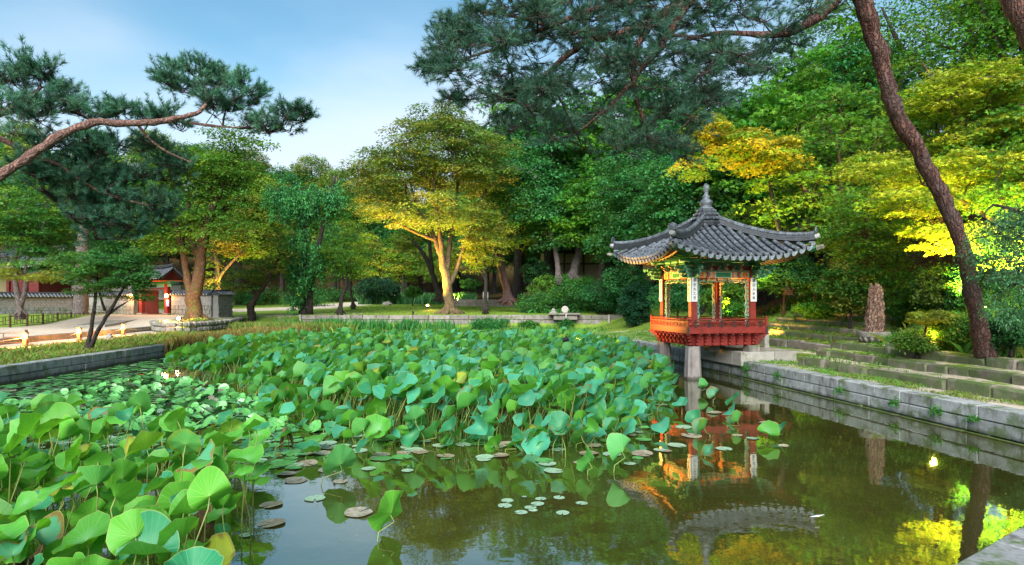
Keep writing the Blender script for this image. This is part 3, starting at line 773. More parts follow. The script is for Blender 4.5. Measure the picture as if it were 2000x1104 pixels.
# hip ridges
for k in range(4):
    M = RZ(k); pts = []
    for i in range(15):
        r_ = .28+(EV*.985-.28)*i/14; p_ = rs(-r_, r_); pts.append(Vector((p_.x, p_.y, p_.z+.04+.05*(i/14)**3)))
    mb = MB()
    for (dz, w_) in ((.05, .085), (.10, .075), (.15, .068)):
        mb.tube([M @ (p_+Vector((0, 0, dz))) for p_ in pts], w_, 4, smooth=False)
    rg = mb.build('hip_ridge', M_['tiledark'], roof)
    for i in range(14):
        p0, p1 = pts[i], pts[i+1]; c_ = p0.lerp(p1, .5)
        mb = MB(); mb.tube([M @ (p0.lerp(p1, .03)+Vector((0, 0, .215))), M @ (p0.lerp(p1, .97)+Vector((0, 0, .215)))], [.07, .075], 8, smooth=False); mb.build('ridge_tile', M_['tile'], rg)
    pe = pts[-1]; d = (pts[-1]-pts[-3]).normalized()
    mb = MB(); mb.tube([M @ (pe+Vector((0, 0, .10))), M @ (pe+d*.13+Vector((0, 0, .12)))], [.085, .075], 10, smooth=False); mb.build('lime_cap', M_['lime'], rg)
    s = Vector((-d.y, d.x, 0)).normalized(); vs = []
    for y_ in (0, .03):
        for (a_, b_) in ((-.13, .20), (-.15, .29), (-.10, .37), (0, .41), (.10, .37), (.15, .29), (.13, .20)): vs.append(M @ (pe+d*(.02+y_)+s*a_+Vector((0, 0, b_+.02))))
    mb = MB(); mb.add(vs, [tuple(range(7)), tuple(range(7, 14))[::-1]]+[(i, (i+1) % 7, (i+1) % 7+7, i+7) for i in range(7)]); mb.build('ridge_end_tile', M_['tile'], rg)
    # corner rafter (projecting hip rafter)
    c0 = Vector((-CH+.2, -CH+.2, 4.02)); c1 = Vector((-EV+.03, -EV+.03, rz_(EV, 1)-.17)); c2 = Vector((-EV-.14, -EV-.14, rz_(EV, 1)-.11))
    mb = MB(); mb.tube([M @ c0, M @ c0.lerp(c1, .5)-Vector((0, 0, .10)), M @ c1], [.09, .095, .085], 4, smooth=False); mb.build('hip_rafter', M_['green'], roof)
    mb = MB(); mb.tube([M @ c1.lerp(c2, .1), M @ c2], [.09, .06], 4, smooth=False); mb.build('rafter_cap', M_['pinkstone'], roof)
# rafters and eave boards
for k in range(4):
    M = RZ(k)
    for i in range(17):
        t_ = -1+2*i/16; a0_, a1_ = t_*(CH-.1), t_*(EV-.42); e_ = ev_(a1_)-.50
        p0 = Vector((a0_, -CH+.1, 3.87)); p1 = rs(a1_, e_)+Vector((0, 0, -.245))
        mb = MB(); mb.tube([M @ p0, M @ p1], .038, 8, 0, smooth=False); d = (p1-p0).normalized()
        mb.tube([M @ (p1+d*.001), M @ (p1+d*.008)], .036, 8, 1, smooth=False); mb.tube([M @ (p1+d*.009), M @ (p1+d*.013)], .018, 6, 2, smooth=False)
        mb.build('round_rafter', [M_['green'], M_['orange'], M_['red']], roof)
    for i in range(21):
        t_ = -1+2*i/20; a0_, a1_ = t_*(EV-.62), t_*(EV-.12); e_ = ev_(a1_)
        p0 = rs(a0_, e_-.75)+Vector((0, 0, -.165)); p1 = rs(a1_, e_-.09)+Vector((0, 0, -.135))
        mb = MB(); mb.tube([M @ p0, M @ p1], .034, 4, 0, smooth=False); d = (p1-p0).normalized(); mb.tube([M @ (p1+d*.001), M @ (p1+d*.009)], .032, 4, 1, smooth=False)
        mb.build('square_rafter', [M_['green'], M_['cream']], roof)
    for (off, dz, w_, mn, nm) in ((.47, -.185, .026, 'orange', 'rafter_board'), (.445, -.215, .014, 'teal', 'board_edge'), (.06, -.10, .03, 'green', 'eave_board'), (.085, -.135, .012, 'yellow', 'board_edge')):
        pts = []
        for i in range(25):
            t_ = -1+2*i/24; a_ = t_*(EV-off); pts.append(M @ (rs(a_, ev_(a_)-off)+Vector((0, 0, dz))))
        mb = MB(); mb.tube(pts, w_, 4, smooth=False); mb.build(nm, M_[mn], roof)
# finial
fin = MB()
zb = 5.02
fin.lathe([(.48, zb-.06), (.52, zb+.05), (.44, zb+.12), (.38, zb+.17)], 8, mi=0, smooth=False)
for (z0, r0) in ((zb+.16, .47), (zb+.30, .40), (zb+.43, .30)):
    fin.lathe([(r0*.78, z0+.12), (r0, z0+.03), (r0, z0), (r0*.70, z0-.01)], 14, mi=0, smooth=False)
fo = fin.build('finial', M_['tiledark'], roof)
for (z0, r0, n_) in ((zb+.16, .47, 16), (zb+.30, .40, 14), (zb+.43, .30, 11)):
    for i in range(n_):
        a_ = 2*math.pi*i/n_; c_ = Vector((math.cos(a_)*r0*.97, math.sin(a_)*r0*.97, z0+.02)); o_ = Vector((math.cos(a_), math.sin(a_), .1))
        mb = MB(); mb.tube([c_-o_*.08+Vector((0, 0, .05)), c_+o_*.03], [.04, .048], 6, smooth=False); mb.build('finial_tile', M_['tile'], fo)
mb = MB(); mb.lathe([(.25, zb+.50), (.26, zb+.56), (.17, zb+.60), (.18, zb+.66), (.22, zb+.72), (.22, zb+.78), (.15, zb+.84), (.10, zb+.88), (.13, zb+.93), (.12, zb+.97), (.07, zb+1.0), (.075, zb+1.10), (.10, zb+1.20), (.105, zb+1.24), (.095, zb+1.25), (.09, zb+1.30), (.04, zb+1.36), (.015, zb+1.40)], 12)
mb.build('finial_bulb', M_['tile'], fo)
mb = MB()
for i in range(6):
    a_ = i*math.pi/3; mb.tube([(math.cos(a_)*.085, math.sin(a_)*.085, zb+1.24), (math.cos(a_)*.06, math.sin(a_)*.06, zb+1.36)], [.015, .006], 4)
mb.build('finial_crown', M_['tile'], fo)

# stone platform beside the pavilion
plat = thing('stone_platform', 'low slab platform of pale stone on the bank under the pavilion', 'platform', (7.3, 20.4, .5), PHI)
for (x0, x1, y0, y1) in ((0, 1.2, 0, .5), (1.21, 2.1, 0, .5), (0, .75, .51, 1.8), (0, .75, 1.81, 3.2), (.76, 1.45, .51, 1.8), (1.46, 2.1, .51, 1.8), (.76, 2.1, 1.81, 3.2)):
    MB().box(x0, x1, y0, y1, -.12, .33+random.uniform(-.006, .006), .015).build('slab', M_['paver'], plat)
sp_ = thing('stone_post', 'grey square stone post standing behind the right corner of the pavilion', 'post', (8.83, 22.3, .8), PHI)
MB().box(-.09, .09, -.1, .1, -.2, .62, .015).build('shaft', M_['paver'], sp_); MB().box(-.11, .11, -.12, .12, .60, .66, .02).build('cap', M_['paver'], sp_)

# ------------------------------------------------------------------ petrified log in a stone basin, stub, fountain trough
bx, by = 10.9, 19.25; gz = zt(bx, by)-.02
pot = thing('stone_basin', 'carved round stone basin holding the upright petrified log', 'basin', (bx, by, gz))
mb = MB(); prof = [(.22, -.05), (.24, .04), (.34, .10), (.42, .20), (.45, .22), (.45, .34), (.42, .37), (.36, .35), (.02, .33)]
mb.lathe(prof, 20, smooth=False); mb.build('bowl', M_['pinkstone'], pot)
for i in range(14):
    a_ = 2*math.pi*i/14; mb = MB(); mb.tube([(math.cos(a_)*.27, math.sin(a_)*.27, .05), (math.cos(a_)*.37, math.sin(a_)*.37, .12), (math.cos(a_)*.43, math.sin(a_)*.43, .21)], [.04, .06, .045], 6); mb.build('carved_petal', M_['pinkstone'], pot)
mb = MB(); nseg = 26; rings = 22; vs = []
for j in range(rings):
    u = j/(rings-1); z = .30+u*1.42
    for i in range(nseg):
        a_ = 2*math.pi*i/nseg
        r_ = (.225-.04*u+.03*math.sin(3*u+1))*(1+.16*math.sin(i*2.6+.6*math.sin(j*.9))+.10*random.uniform(-1, 1)+.08*math.sin(5*a_+j*.2))
        if u > .9: r_ *= 1-(u-.9)*2.5*(1+.5*math.sin(a_*2))
        vs.append((r_*math.cos(a_)+.03*math.sin(2*u), r_*math.sin(a_)*.9, z+(.1*math.sin(a_*3+1) if u > .85 else 0)))
fs = [(j*nseg+i, j*nseg+(i+1) % nseg, (j+1)*nseg+(i+1) % nseg, (j+1)*nseg+i) for j in range(rings-1) for i in range(nseg)]+[tuple((rings-1)*nseg+i for i in range(nseg))]
mb.add(vs, fs); M_['petri'] = bark('petrified_wood', (.33, .22, .17), (.16, .09, .065), 9, 0, .05)
o = mb.build('petrified_log', M_['petri']); o.location = (bx, by, gz)
tag(o, 'jagged brown petrified log standing upright in a stone basin on the bank', 'petrified log')
sx_, sy_ = G(1738, 673, 1.28).xy
o = MB().box(-.10, .10, -.09, .09, -.1, .34, .03).build('stone_stub', M_['pinkstone']); o.location = (sx_, sy_, zt(sx_, sy_)); tag(o, 'short pale square stone stub just right of the petrified log', 'stone stub')
# trough and ornament on the retaining wall
tr = thing('stone_basin', 'flat stone basin slab jutting from the lawn wall right of centre', 'basin', (3.7, 45.8, 1.3))
mb = MB(); mb.box(-1.1, 1.15, -.55, .5, .0, .14, .05); mb.build('slab', M_['pinkstone'], tr)
mb = MB(); mb.box(-.75, .95, -.4, .45, -.35, -.005, .04); mb.build('support', M_['pinkstone'], tr)
mb = MB(); mb.tube([(.12, -.58, .1), (.12, -.60, -.2), (.13, -.60, -1.1)], .045, 8); mb.build('spout_pipe', M_['paver'], tr)
o = thing('stone_ornament', 'round pale carved stone disc standing on the basin slab by the lawn wall', 'stone ornament', (3.8, 45.9, 1.44))
mb = MB(); mb.tube([(0, -.07, .25), (0, -.03, .25), (0, .05, .25), (0, .1, .25)], [.20, .26, .26, .20], 14, smooth=False); mb.build('disc', M_['paver'], o)
MB().box(-.16, .16, -.12, .12, 0, .06, .02).build('base', M_['paver'], o)
o = MB(); o.lathe([(.30, -.02), (.27, .08), (.15, .14), (.17, .22), (.10, .32), (.02, .36)], 7, smooth=False); o = o.build('small_rock', M_['cobble']); o.location = (3.0, 46.3, 1.42); tag(o, 'small mossy peaked rock left of the round stone ornament', 'rock')

# ------------------------------------------------------------------ tiled walls, gate, buildings
def wall_run(name, label, p0, p1, z0, h, cob=True):
    p0 = Vector((*p0, z0)); p1 = Vector((*p1, z0)); d = p1-p0; Lh = d.length; a = math.atan2(d.y, d.x)
    t_ = thing(name, label, 'wall', p0, a)
    MB().box(.02, Lh-.02, -.14, .14, -.3, h-.02).build('wall_core', M_['mortar'], t_)
    hs = h*.56; n = 3 if cob else 4; st = MB(); 
    for side in (-1, 1):
        for r_ in range(n):
            s = 0; zz0 = r_*hs/n; zz1 = (r_+1)*hs/n
            while s < Lh-.05:
                l = min(random.uniform(.22, .40), Lh-s); j = random.uniform(.0, .02)
                st.box(s+.012, s+l-.012, min(side*.13, side*(.20+j)), max(side*.13, side*(.20+j)), zz0+.012, zz1-.012, .02 if cob else .012); s += l
    st.build('wall_stones', M_['cobble'] if cob else M_['granite'], t_, kind='stuff')
    br = MB()
    for side in (-1, 1):
        for r_ in range(6):
            s = -.1*(r_ % 2); zz0 = hs+r_*(h-hs)/6; 
            while s < Lh-.02:
                l = .21; x0, x1 = max(s+.012, 0), min(s+l-.012, Lh)
                if x1 > x0+.02: br.box(x0, x1, min(side*.13, side*.178), max(side*.13, side*.178), zz0+.012, zz0+(h-hs)/6-.012)
                s += l
    br.build('wall_bricks', M_['brickwall'], t_, kind='stuff')
    rb = MB(); rb.plate([(-.34, h-.01), (-.30, h-.06), (.30, h-.06), (.34, h-.01), (.06, h+.20), (-.06, h+.20)], 0, Lh, 0, Matrix.Rotation(R(90), 4, 'Z') @ Matrix.Scale(-1, 4, (0, 1, 0)) @ Matrix.Rotation(R(0), 4, 'Z'))
    rb.v = [(abs(x) if False else (y if False else x), y, z) for x, y, z in rb.v]
    # rewrite the prism directly along x
    sec = [(-.34, h-.01), (-.30, h-.06), (.30, h-.06), (.34, h-.01), (.06, h+.20), (-.06, h+.20)]
    rb = MB(); vs = [(0, y, z) for y, z in sec]+[(Lh, y, z) for y, z in sec]; k = 6
    rb.add(vs, [tuple(range(k)), tuple(range(k, 2*k))[::-1]]+[(i, i+k, (i+1) % k+k, (i+1) % k) for i in range(k)]); rf = rb.build('wall_roof', M_['tiledark'], t_)
    tl = MB(); s = .12
    while s < Lh-.05:
        for side in (-1, 1):
            tl.tube([(s, side*.05, h+.215), (s, side*.36, h+.02)], [.05, .058], 6, 0, smooth=False); tl.tube([(s, side*.361, h+.02), (s, side*.375, h+.012)], .062, 6, 1, smooth=False)
        s += .235
    tl.build('wall_roof_tiles', [M_['tile'], M_['lime']], rf, kind='stuff')
    mb = MB(); mb.tube([(0, 0, h+.26), (Lh, 0, h+.26)], .085, 6, smooth=False); mb.box(0, Lh, -.09, .09, h+.17, h+.25); mb.build('wall_ridge', M_['tiledark'], rf)
    return t_
wall_run('palace_wall', 'tile capped wall of square grey stones and brick at the far left edge', (-36.5, 37.5), (-32.0, 46.4), .95, 1.65, False)
wall_run('palace_wall', 'tile capped stone and brick wall between the grey trunk and the red gate', (-32.2, 46.8), (-26.2, 44.6), 1.05, 1.65)
wall_run('palace_wall', 'short tile capped stone wall just right of the red gate', (-22.9, 43.3), (-19.7, 42.2), 1.15, 1.6)
wall_run('palace_wall', 'thick end of the tile capped wall beside the big double trunk', (-19.45, 42.0), (-19.2, 43.6), 1.15, 1.6)
wall_run('palace_wall', 'low tile capped wall far behind the left palace wall', (-44, 62), (-33, 64), 2.6, 1.3)

def gable_roof(parent, L_, W_, z0, h, ovx=.0, rowsp=.24):
    """tiled gable roof along local x: half length L_, half depth W_"""
    def zz(t): return z0+h*max(0, 1-abs(t))**1.25-max(0, abs(t)-1)*h*.4
    vs = []; nt_ = 8; nxx = 12
    for i in range(nxx+1):
        x = -L_+2*L_*i/nxx; lift = .16*h*(abs(x)/L_)**3
        for j in range(-nt_, nt_+1): vs.append((x, W_*j/nt_, zz(j/nt_)+lift))
    k = 2*nt_+1; mb = MB(); fs = [(i*k+j, i*k+j+1, (i+1)*k+j+1, (i+1)*k+j) for i in range(nxx) for j in range(k-1)]
    mb.add(vs, [f[::-1] for f in fs]); mb.add([(x, y*.98, z-.12) for x, y, z in vs], fs); rf = mb.build('roof', M_['tiledark'], parent)
    tl = MB(); n = int(2*L_/rowsp)
    for i in range(n+1):
        x = -L_+.05+(2*L_-.1)*i/n; lift = .16*h*(abs(x)/L_)**3
        for s_ in (-1, 1):
            pts = [(x, s_*W_*u, zz(u)+lift+.03) for u in (.04, .2, .4, .6, .8, 1.02)]; tl.tube(pts, [.06]*6, 6, 0, smooth=False)
            tl.tube([(x, s_*W_*1.021, zz(1)+lift+.03), (x, s_*(W_*1.021+.02), zz(1)+lift+.025)], .07, 6, 1, smooth=False)
    tl.build('roof_tiles', [M_['tile'], M_['lime']], rf, kind='stuff')
    mb = MB(); pts = [(-L_+2*L_*i/12, 0, zz(0)+.12+.16*h*(abs(-1+2*i/12))**3) for i in range(13)]; mb.tube(pts, .11, 4, smooth=False); mb.tube([(x, y, z+.12) for x, y, z in pts], .075, 6, smooth=False); mb.build('roof_ridge', M_['tiledark'], rf)
    for s_ in (-1, 1): mb = MB(); mb.plate([(s_*0-W_*.8, z0+.05), (W_*.8, z0+.05), (0, z0+h*.95)], s_*(L_-.25)-.02, s_*(L_-.25)+.02, 0, Matrix.Rotation(R(90), 4, 'Z')); mb.build('gable_board', M_['darkred'], rf)
    return rf
# gate in the wall
gx0, gy0, gx1, gy1 = -26.1, 44.5, -23.0, 43.4; ga = math.atan2(gy1-gy0, gx1-gx0); GM = ((gx0+gx1)/2, (gy0+gy1)/2)
gate = thing('gate_house', 'small red palace gate with open doors and dark tiled roof in the wall', 'gate', (*GM, 1.38), ga)
for x in (-1.15, 1.15): MB().box(x-.14, x+.14, -.14, .14, -.3, 2.45, .02).build('post', M_['red'], gate); MB().box(x-.24, x+.24, -.24, .24, -.35, .12, .03).build('post_base', M_['pinkstone'], gate)
MB().box(-1.3, 1.3, -.08, .08, 1.98, 2.10, .01).build('lintel', M_['darkred'], gate); MB().box(-1.6, 1.6, -.12, .12, 2.2, 2.45, .02).build('green_beam', M_['teal'], gate)
MB().box(-1.75, 1.75, -.35, .35, 2.46, 2.60, .02).build('bracket_beam', M_['green'], gate)
MB().box(-1.3, 1.3, -.12, .12, -.02, .06, .01).build('threshold', M_['darkred'], gate)
for (x, sg) in ((-1.0, 1), (1.0, -1)):
    M = Matrix.Translation((x, .1, 0)) @ Matrix.Rotation(sg*R(62), 4, 'Z'); mb = MB()
    dr = mb.box(0, sg*.85, -.03, .03, .07, 1.95, .01, M=M).build('door', M_['darkred'], gate)
    mb = MB(); mb.box(sg*.05, sg*.8, -.045, -.0305, 1.0, 1.08, M=M); mb.build('door_strap', M_['black'], dr)
for i in range(11): x = -1.5+i*.3; MB().box(x-.04, x+.04, -.9, .9, 2.60, 2.70, .01).build('rafter', M_['orange'], gate)
gable_roof(gate, 1.7, 1.1, 2.72, .85); gate.scale = (1, 1, .87)
# lamp hung either side of the gate
for i, (x, lab) in enumerate(((-1.75, 'glowing amber wall lamp on the left side of the red gate'), (1.42, 'glowing amber wall lamp on the right post of the red gate'))):
    p_ = Matrix.Rotation(ga, 3, 'Z') @ Vector((x, -.32, 0)); g = thing('wall_lamp', lab, 'lamp', (GM[0]+p_.x, GM[1]+p_.y, 2.55), ga, 'lamps beside the gate')
    MB().box(-.03, .03, .0, .30 if i == 0 else .16, .22, .26, .005).build('bracket', M_['black'], g)
    mb = MB(); mb.lathe([(.05, 0), (.10, .04), (.10, .2), (.05, .24)], 8); mb.build('lamp_glass', M_['glow2'], g); mb = MB(); mb.lathe([(.13, .24), (.08, .29), (.01, .32)], 8); mb.build('lamp_cap', M_['black'], g)
    l = bpy.data.lights.new('lamp_light', 'POINT'); l.energy = 70; l.color = (1, .42, .10); l.shadow_soft_size = .1; lo = obj('lamp_light', l, g); lo.location = (0, -.22, .05)
nb = MB().box(-.13, .13, -.02, .02, -.22, .22, .005).build('notice_board', M_['bluep']); p_ = Matrix.Rotation(ga, 3, 'Z') @ Vector((1.42, -.22, 0)); nb.location = (GM[0]+p_.x, GM[1]+p_.y, 2.18); nb.rotation_euler.z = ga
nb.data.materials[0] = simple('mauve_notice', (.30, .20, .42), .6, .1); tag(nb, 'small mauve notice hanging below the right gate lamp', 'notice')
# ramp and bridge slab to the gate
rm = MB(); d = Vector((math.cos(ga), math.sin(ga), 0)); nrm = Vector((d.y, -d.x, 0))
pts0 = [Vector((*GM, 0))+d*s for s in (-1.0, 1.0)]; far = [Vector((-24.6, 36.2, 0)), Vector((-22.9, 36.0, 0))]
vs = [(*pts0[0].xy, 1.40), (*pts0[1].xy, 1.40), (*far[1].xy, 1.02), (*far[0].xy, 1.02)]; vs += [(x, y, .6) for x, y, z in vs]
rm.add(vs, [(0, 3, 2, 1), (1, 2, 6, 5), (0, 4, 7, 3), (2, 3, 7, 6), (4, 5, 6, 7)]); o = rm.build('stone_ramp', M_['paver']); tag(o, 'pale stone ramp rising from the sandy path to the red gate', 'ramp')
# kerb between sandy strip and upper path
kb = thing('path_kerb', 'long low stone kerb along the sandy path on the left bank', 'kerb', (-20.4, 26, .7))
stone_course(kb, (-20.4, 42), (-20.4, 12), .5, .93, 1.8, 3.2, .3, M_['pinkstone'], -1, jit=.01, name='kerb_stone')
kb2 = thing('path_kerb', 'lower stone edging between the left grass strip and the lamps', 'kerb', (-17.8, 26, .6))
stone_course(kb2, (-17.9, 33.2), (-17.9, 12), .45, .70, 1.2, 2.2, .25, M_['oldstone'], -1, jit=.015, name='kerb_stone')
# red building behind the left wall
bd = thing('palace_building', 'dark red timber palace building with tiled roof behind the left wall', 'building', (-40.5, 55.0, 2.0), R(-8))
MB().box(-1.5, 1.5, -1.6, 1.6, -1, 2.55).build('wall', M_['darkred'], bd)
for x in (-1.4, 0, .35, 1.4): MB().box(x-.13, x+.13, -1.78, -1.62, -1, 2.6, .02).build('post', M_['darkred'], bd)
for x in (-.7, .88): MB().box(x-.48, x+.48, -1.66, -1.601, 1.0, 2.3, .02).build('panel', M_['darkred'], bd)
MB().box(-2.2, 2.2, -1.85, -1.55, 2.6, 2.85, .02).build('green_beam', M_['teal'], bd); MB().box(-2.1, 2.1, -2.3, 2.3, 2.86, 3.0, .02).build('eave_board', M_['green'], bd)
gable_roof(bd, 2.6, 2.7, 3.0, 1.6)
bd = thing('palace_hall', 'grey tiled hall roof half hidden behind trees at the left edge', 'building', (-52, 62.0, 2.4), R(5))
MB().box(-4.5, 4.5, -2, 2, -1, 2.6).build('wall', M_['plaster'], bd); gable_roof(bd, 5.5, 3.0, 2.6, 1.8)
# building in the wood
bz = zt(6.2, 60); bd = thing('woodland_hall', 'ochre walled hall with pale tiled eaves half hidden in the wood', 'building', (6.6, 60, 3.55), R(-3))
MB().box(-3.9, 3.9, -1.8, 1.8, -1.5, 2.1).build('wall', M_['buff'], bd)
for x in (-3.5, -1.75, 0, 1.75, 3.5): MB().box(x-.09, x+.09, -1.9, -1.8, 1.1, 3.2, .01).build('post', M_['wood'], bd)
for x in (-2.6, -.87, .87, 2.6): MB().box(x-.78, x+.78, -1.85, -1.805, 2.15, 2.95, .01).build('plaster_panel', M_['plaster'], bd)
MB().box(-4.0, 4.0, -1.93, -1.80, 2.0, 2.12, .01).build('sill_beam', M_['wood'], bd); MB().box(-4.0, 4.0, -1.93, 1.8, 2.97, 3.15, .01).build('head_beam', M_['wood'], bd)
MB().box(-3.9, 3.9, -1.78, 1.78, 2.11, 2.96).build('upper_wall', M_['plaster'], bd)
gable_roof(bd, 4.6, 2.7, 3.2, 1.1, rowsp=.34)

# ------------------------------------------------------------------ fences, bollards, ropes, lamps
def lowfence(label, p0, p1, z0, h=.5):
    p0 = Vector((*p0, z0)); p1 = Vector((*p1, z0)); d = p1-p0; Lh = d.length; t_ = thing('low_fence', label, 'fence', p0, math.atan2(d.y, d.x)); n = max(1, round(Lh/1.5))
    for i in range(n+1):
        s = Lh*i/n; MB().box(s-.045, s+.045, -.045, .045, -.1, h+.10, .01).build('fence_post', M_['wood'], t_)
        if i < n:
            mb = MB(); l = Lh/n; x0, x1 = s+.05, s+l-.05
            for z in (.10, h-.03): mb.box(x0, x1, -.015, .015, z, z+.03)
            m_ = (x0+x1)/2
            for xx in (m_-.35, m_-.18, m_+.15, m_+.32): mb.box(xx, xx+.03, -.015, .015, .131, h-.031)
            mb.box(m_-.149, m_+.149, -.015, .015, h*.5, h*.5+.03); mb.box(x0, m_-.351, -.015, .015, h*.38, h*.38+.03); mb.box(m_+.351, x1, -.015, .015, h*.62, h*.62+.03)
            mb.build('fence_panel', M_['wood'], t_)
lowfence('low dark lattice fence along the far side of the sandy path', (-26.4, 30), (-28.2, 44.5), 1.0, .55)
lowfence('nearest low lattice fence section at the left edge of the picture', (-20.8, 24.0), (-18.9, 24.9), .72, .5)
BOL = []
blab = ['nearest wooden bollard lamp glowing amber on the left bank', 'second wooden bollard lamp, left of the slender maple stems', 'third wooden bollard lamp, right of the slender maple stems', 'wooden bollard lamp at the start of the rough stone bastion']
for lab, (px, py) in zip(blab, ((50, 677), (155, 665), (241, 655), (313, 645))):
    p_ = G(px, py, .68); BOL.append(p_)
    g = thing('bollard_lamp', lab, 'bollard lamp', p_, 0, 'wooden bollard lamps along the left bank')
    MB().box(-.07, .07, -.07, .07, -.1, .30, .008).build('post', M_['postwood'], g); MB().box(-.075, .075, -.075, .075, .50, .56, .008).build('cap', M_['postwood'], g)
    for x in (-.06, .06): MB().box(x-.012, x+.012, .03, .06, .30, .50).build('strut', M_['postwood'], g)
    MB().box(-.05, .05, -.05, .028, .305, .495, .01).build('lamp_glass', M_['glow'], g)
    l = bpy.data.lights.new('lamp_light', 'POINT'); l.energy = 105; l.color = (1, .38, .07); l.shadow_soft_size = .06; lo = obj('lamp_light', l, g); lo.location = (.0, -.16, .40)
for i, (a, b_) in enumerate(zip(BOL, BOL[1:])):
    pts = [a.lerp(b_, u/10)+Vector((0, 0, .36-.20*math.sin(math.pi*u/10))) for u in range(11)]
    mb = MB(); mb.tube([p_-a for p_ in pts], .014, 5); o = mb.build('rope', M_['rope']); o.location = a
    tag(o, ['slack rope strung between the nearest and second bollard lamps', 'slack rope between the second and third bollard lamps', 'slack rope between the third bollard lamp and the bastion'][i], 'rope', 'ropes between the bollard lamps')
a = BOL[0]; ep = Vector((-20.9, 21.5, .7)); mb = MB(); mb.tube([Vector((0, 0, 0.36))+(ep-a)*(u/8)+Vector((0, 0, -.2*math.sin(math.pi*u/8))) for u in range(9)], .014, 5)
o = mb.build('rope', M_['rope']); o.location = a; tag(o, 'rope running from the nearest bollard lamp out of the picture', 'rope', 'ropes between the bollard lamps')
o = MB(); o.box(-.12, .12, -.1, .1, -.02, .13, .03); o.box(-.07, .07, -.06, .06, .13, .2, .02); o = o.build('ground_light_box', M_['paver']); o.location = G(214, 660, .68); tag(o, 'small grey box light on the sand between two bollard lamps', 'ground light')
# spot fixtures
def fixture(label, loc, aim, energy, col=(1, .52, .12), size=70, glow=True, blend=.6, r=.12, head=1.0, group=None):
    g = thing('ground_spotlight', label, 'spotlight', loc, 0, group); loc = Vector(loc); aim = Vector(aim); d = (aim-loc-Vector((0, 0, .2))).normalized()
    MB().box(-.10, .10, -.08, .08, -.05, .04, .01).build('base', M_['black'], g)
    mb = MB(); c0 = Vector((0, 0, .18)); mb.tube([c0-d*.12*head, c0-d*.03*head, c0+d*.08*head], [.05*head, .085*head, .10*head], 10, smooth=False); mb.build('housing', M_['black'], g)
    mb = MB(); mb.tube([(0, 0, 0), tuple(c0-d*.06)], .02, 6); mb.build('stem', M_['black'], g)
    if glow: mb = MB(); mb.tube([c0+d*.081*head, c0+d*.10*head], [.09*head, .07*head], 10, smooth=False); mb.build('lens', M_['glow2'], g)
    l = bpy.data.lights.new('lamp_light', 'SPOT'); l.energy = energy; l.color = col; l.spot_size = R(size); l.spot_blend = blend; l.shadow_soft_size = r
    lo = obj('lamp_light', l, g); lo.location = c0+d*.14*head; lo.rotation_euler = (-d).to_track_quat('Z', 'Y').to_euler(); return g
# ------------------------------------------------------------------ trees
def leaves(C, Rr, n, size, tone, flat=.25, droop=.3, tilt=.45, wr=.55, jit=.22, fan=False, hang=0.0):
    """C (k,3) cluster centres, Rr (k,) radii, n leaves each, tone (k,3): leaf quads and their tones"""
    k = len(C); idx = np.repeat(np.arange(k), n); m = len(idx)
    r = np.sqrt(rng.random(m)); th = rng.random(m)*2*np.pi; RR = Rr[idx]
    pos = C[idx].copy(); out = np.stack([np.cos(th), np.sin(th)], 1)
    pos[:, :2] += out*(r*RR)[:, None]
    pos[:, 2] += RR*(-droop*r**2+rng.normal(0, 1, m)*flat*(1.1-r*.6)) - hang*RR*rng.random(m)**1.0
    nrm = np.concatenate([out*(r*droop*1.4)[:, None], np.ones((m, 1))], 1)+rng.normal(0, tilt, (m, 3)); nrm /= np.linalg.norm(nrm, axis=1)[:, None]
    if hang: nrm[:, 2] *= .45; nrm /= np.linalg.norm(nrm, axis=1)[:, None]
    d = np.concatenate([out, np.full((m, 1), -.25-hang*.6)], 1)+rng.normal(0, .5, (m, 3))
    t_ = d-nrm*(d*nrm).sum(1)[:, None]; t_ /= np.linalg.norm(t_, axis=1)[:, None]; b_ = np.cross(nrm, t_)
    s = size*(.65+.7*rng.random(m)); tn = tone[idx]*(1+jit*rng.normal(0, 1, (m, 1)))*(1+.5*jit*rng.normal(0, 1, (m, 3))); tn = np.clip(tn, .004, .9)
    if fan:
        V_ = []; T_ = []
        for a_, l_ in ((-.85, .75), (0, 1.0), (.85, .75)):
            tt = t_*math.cos(a_)+b_*math.sin(a_); bb = -t_*math.sin(a_)+b_*math.cos(a_)
            q_ = np.stack([pos, pos+tt*(s*l_*.55)[:, None]-bb*(s*.17)[:, None], pos+tt*(s*l_)[:, None]-nrm*(s*.08)[:, None], pos+tt*(s*l_*.55)[:, None]+bb*(s*.17)[:, None]], 1); V_.append(q_); T_.append(tn)
        return np.concatenate(V_).reshape(-1, 3), np.concatenate(T_)
    V_ = np.stack([pos, pos+t_*(s*.5)[:, None]-b_*(s*wr*.5)[:, None]+nrm*(s*.08)[:, None], pos+t_*s[:, None], pos+t_*(s*.5)[:, None]+b_*(s*wr*.5)[:, None]+nrm*(s*.08)[:, None]], 1)
    return V_.reshape(-1, 3), tn
def sample_crown(crown, n, shell=.35):
    wts = np.array([c[3]*c[4]*c[5] if len(c) < 7 else c[6] for c in crown]); wts = wts/wts.sum(); out = []
    for i in rng.choice(len(crown), n, p=wts):
        c = crown[i]; v = rng.normal(0, 1, 3); v /= np.linalg.norm(v); r = (shell**3+(1-shell**3)*rng.random())**(1/3)
        out.append([c[0]+v[0]*r*c[3], c[1]+v[1]*r*c[4], c[2]+v[2]*r*c[5]])
    return np.array(out)
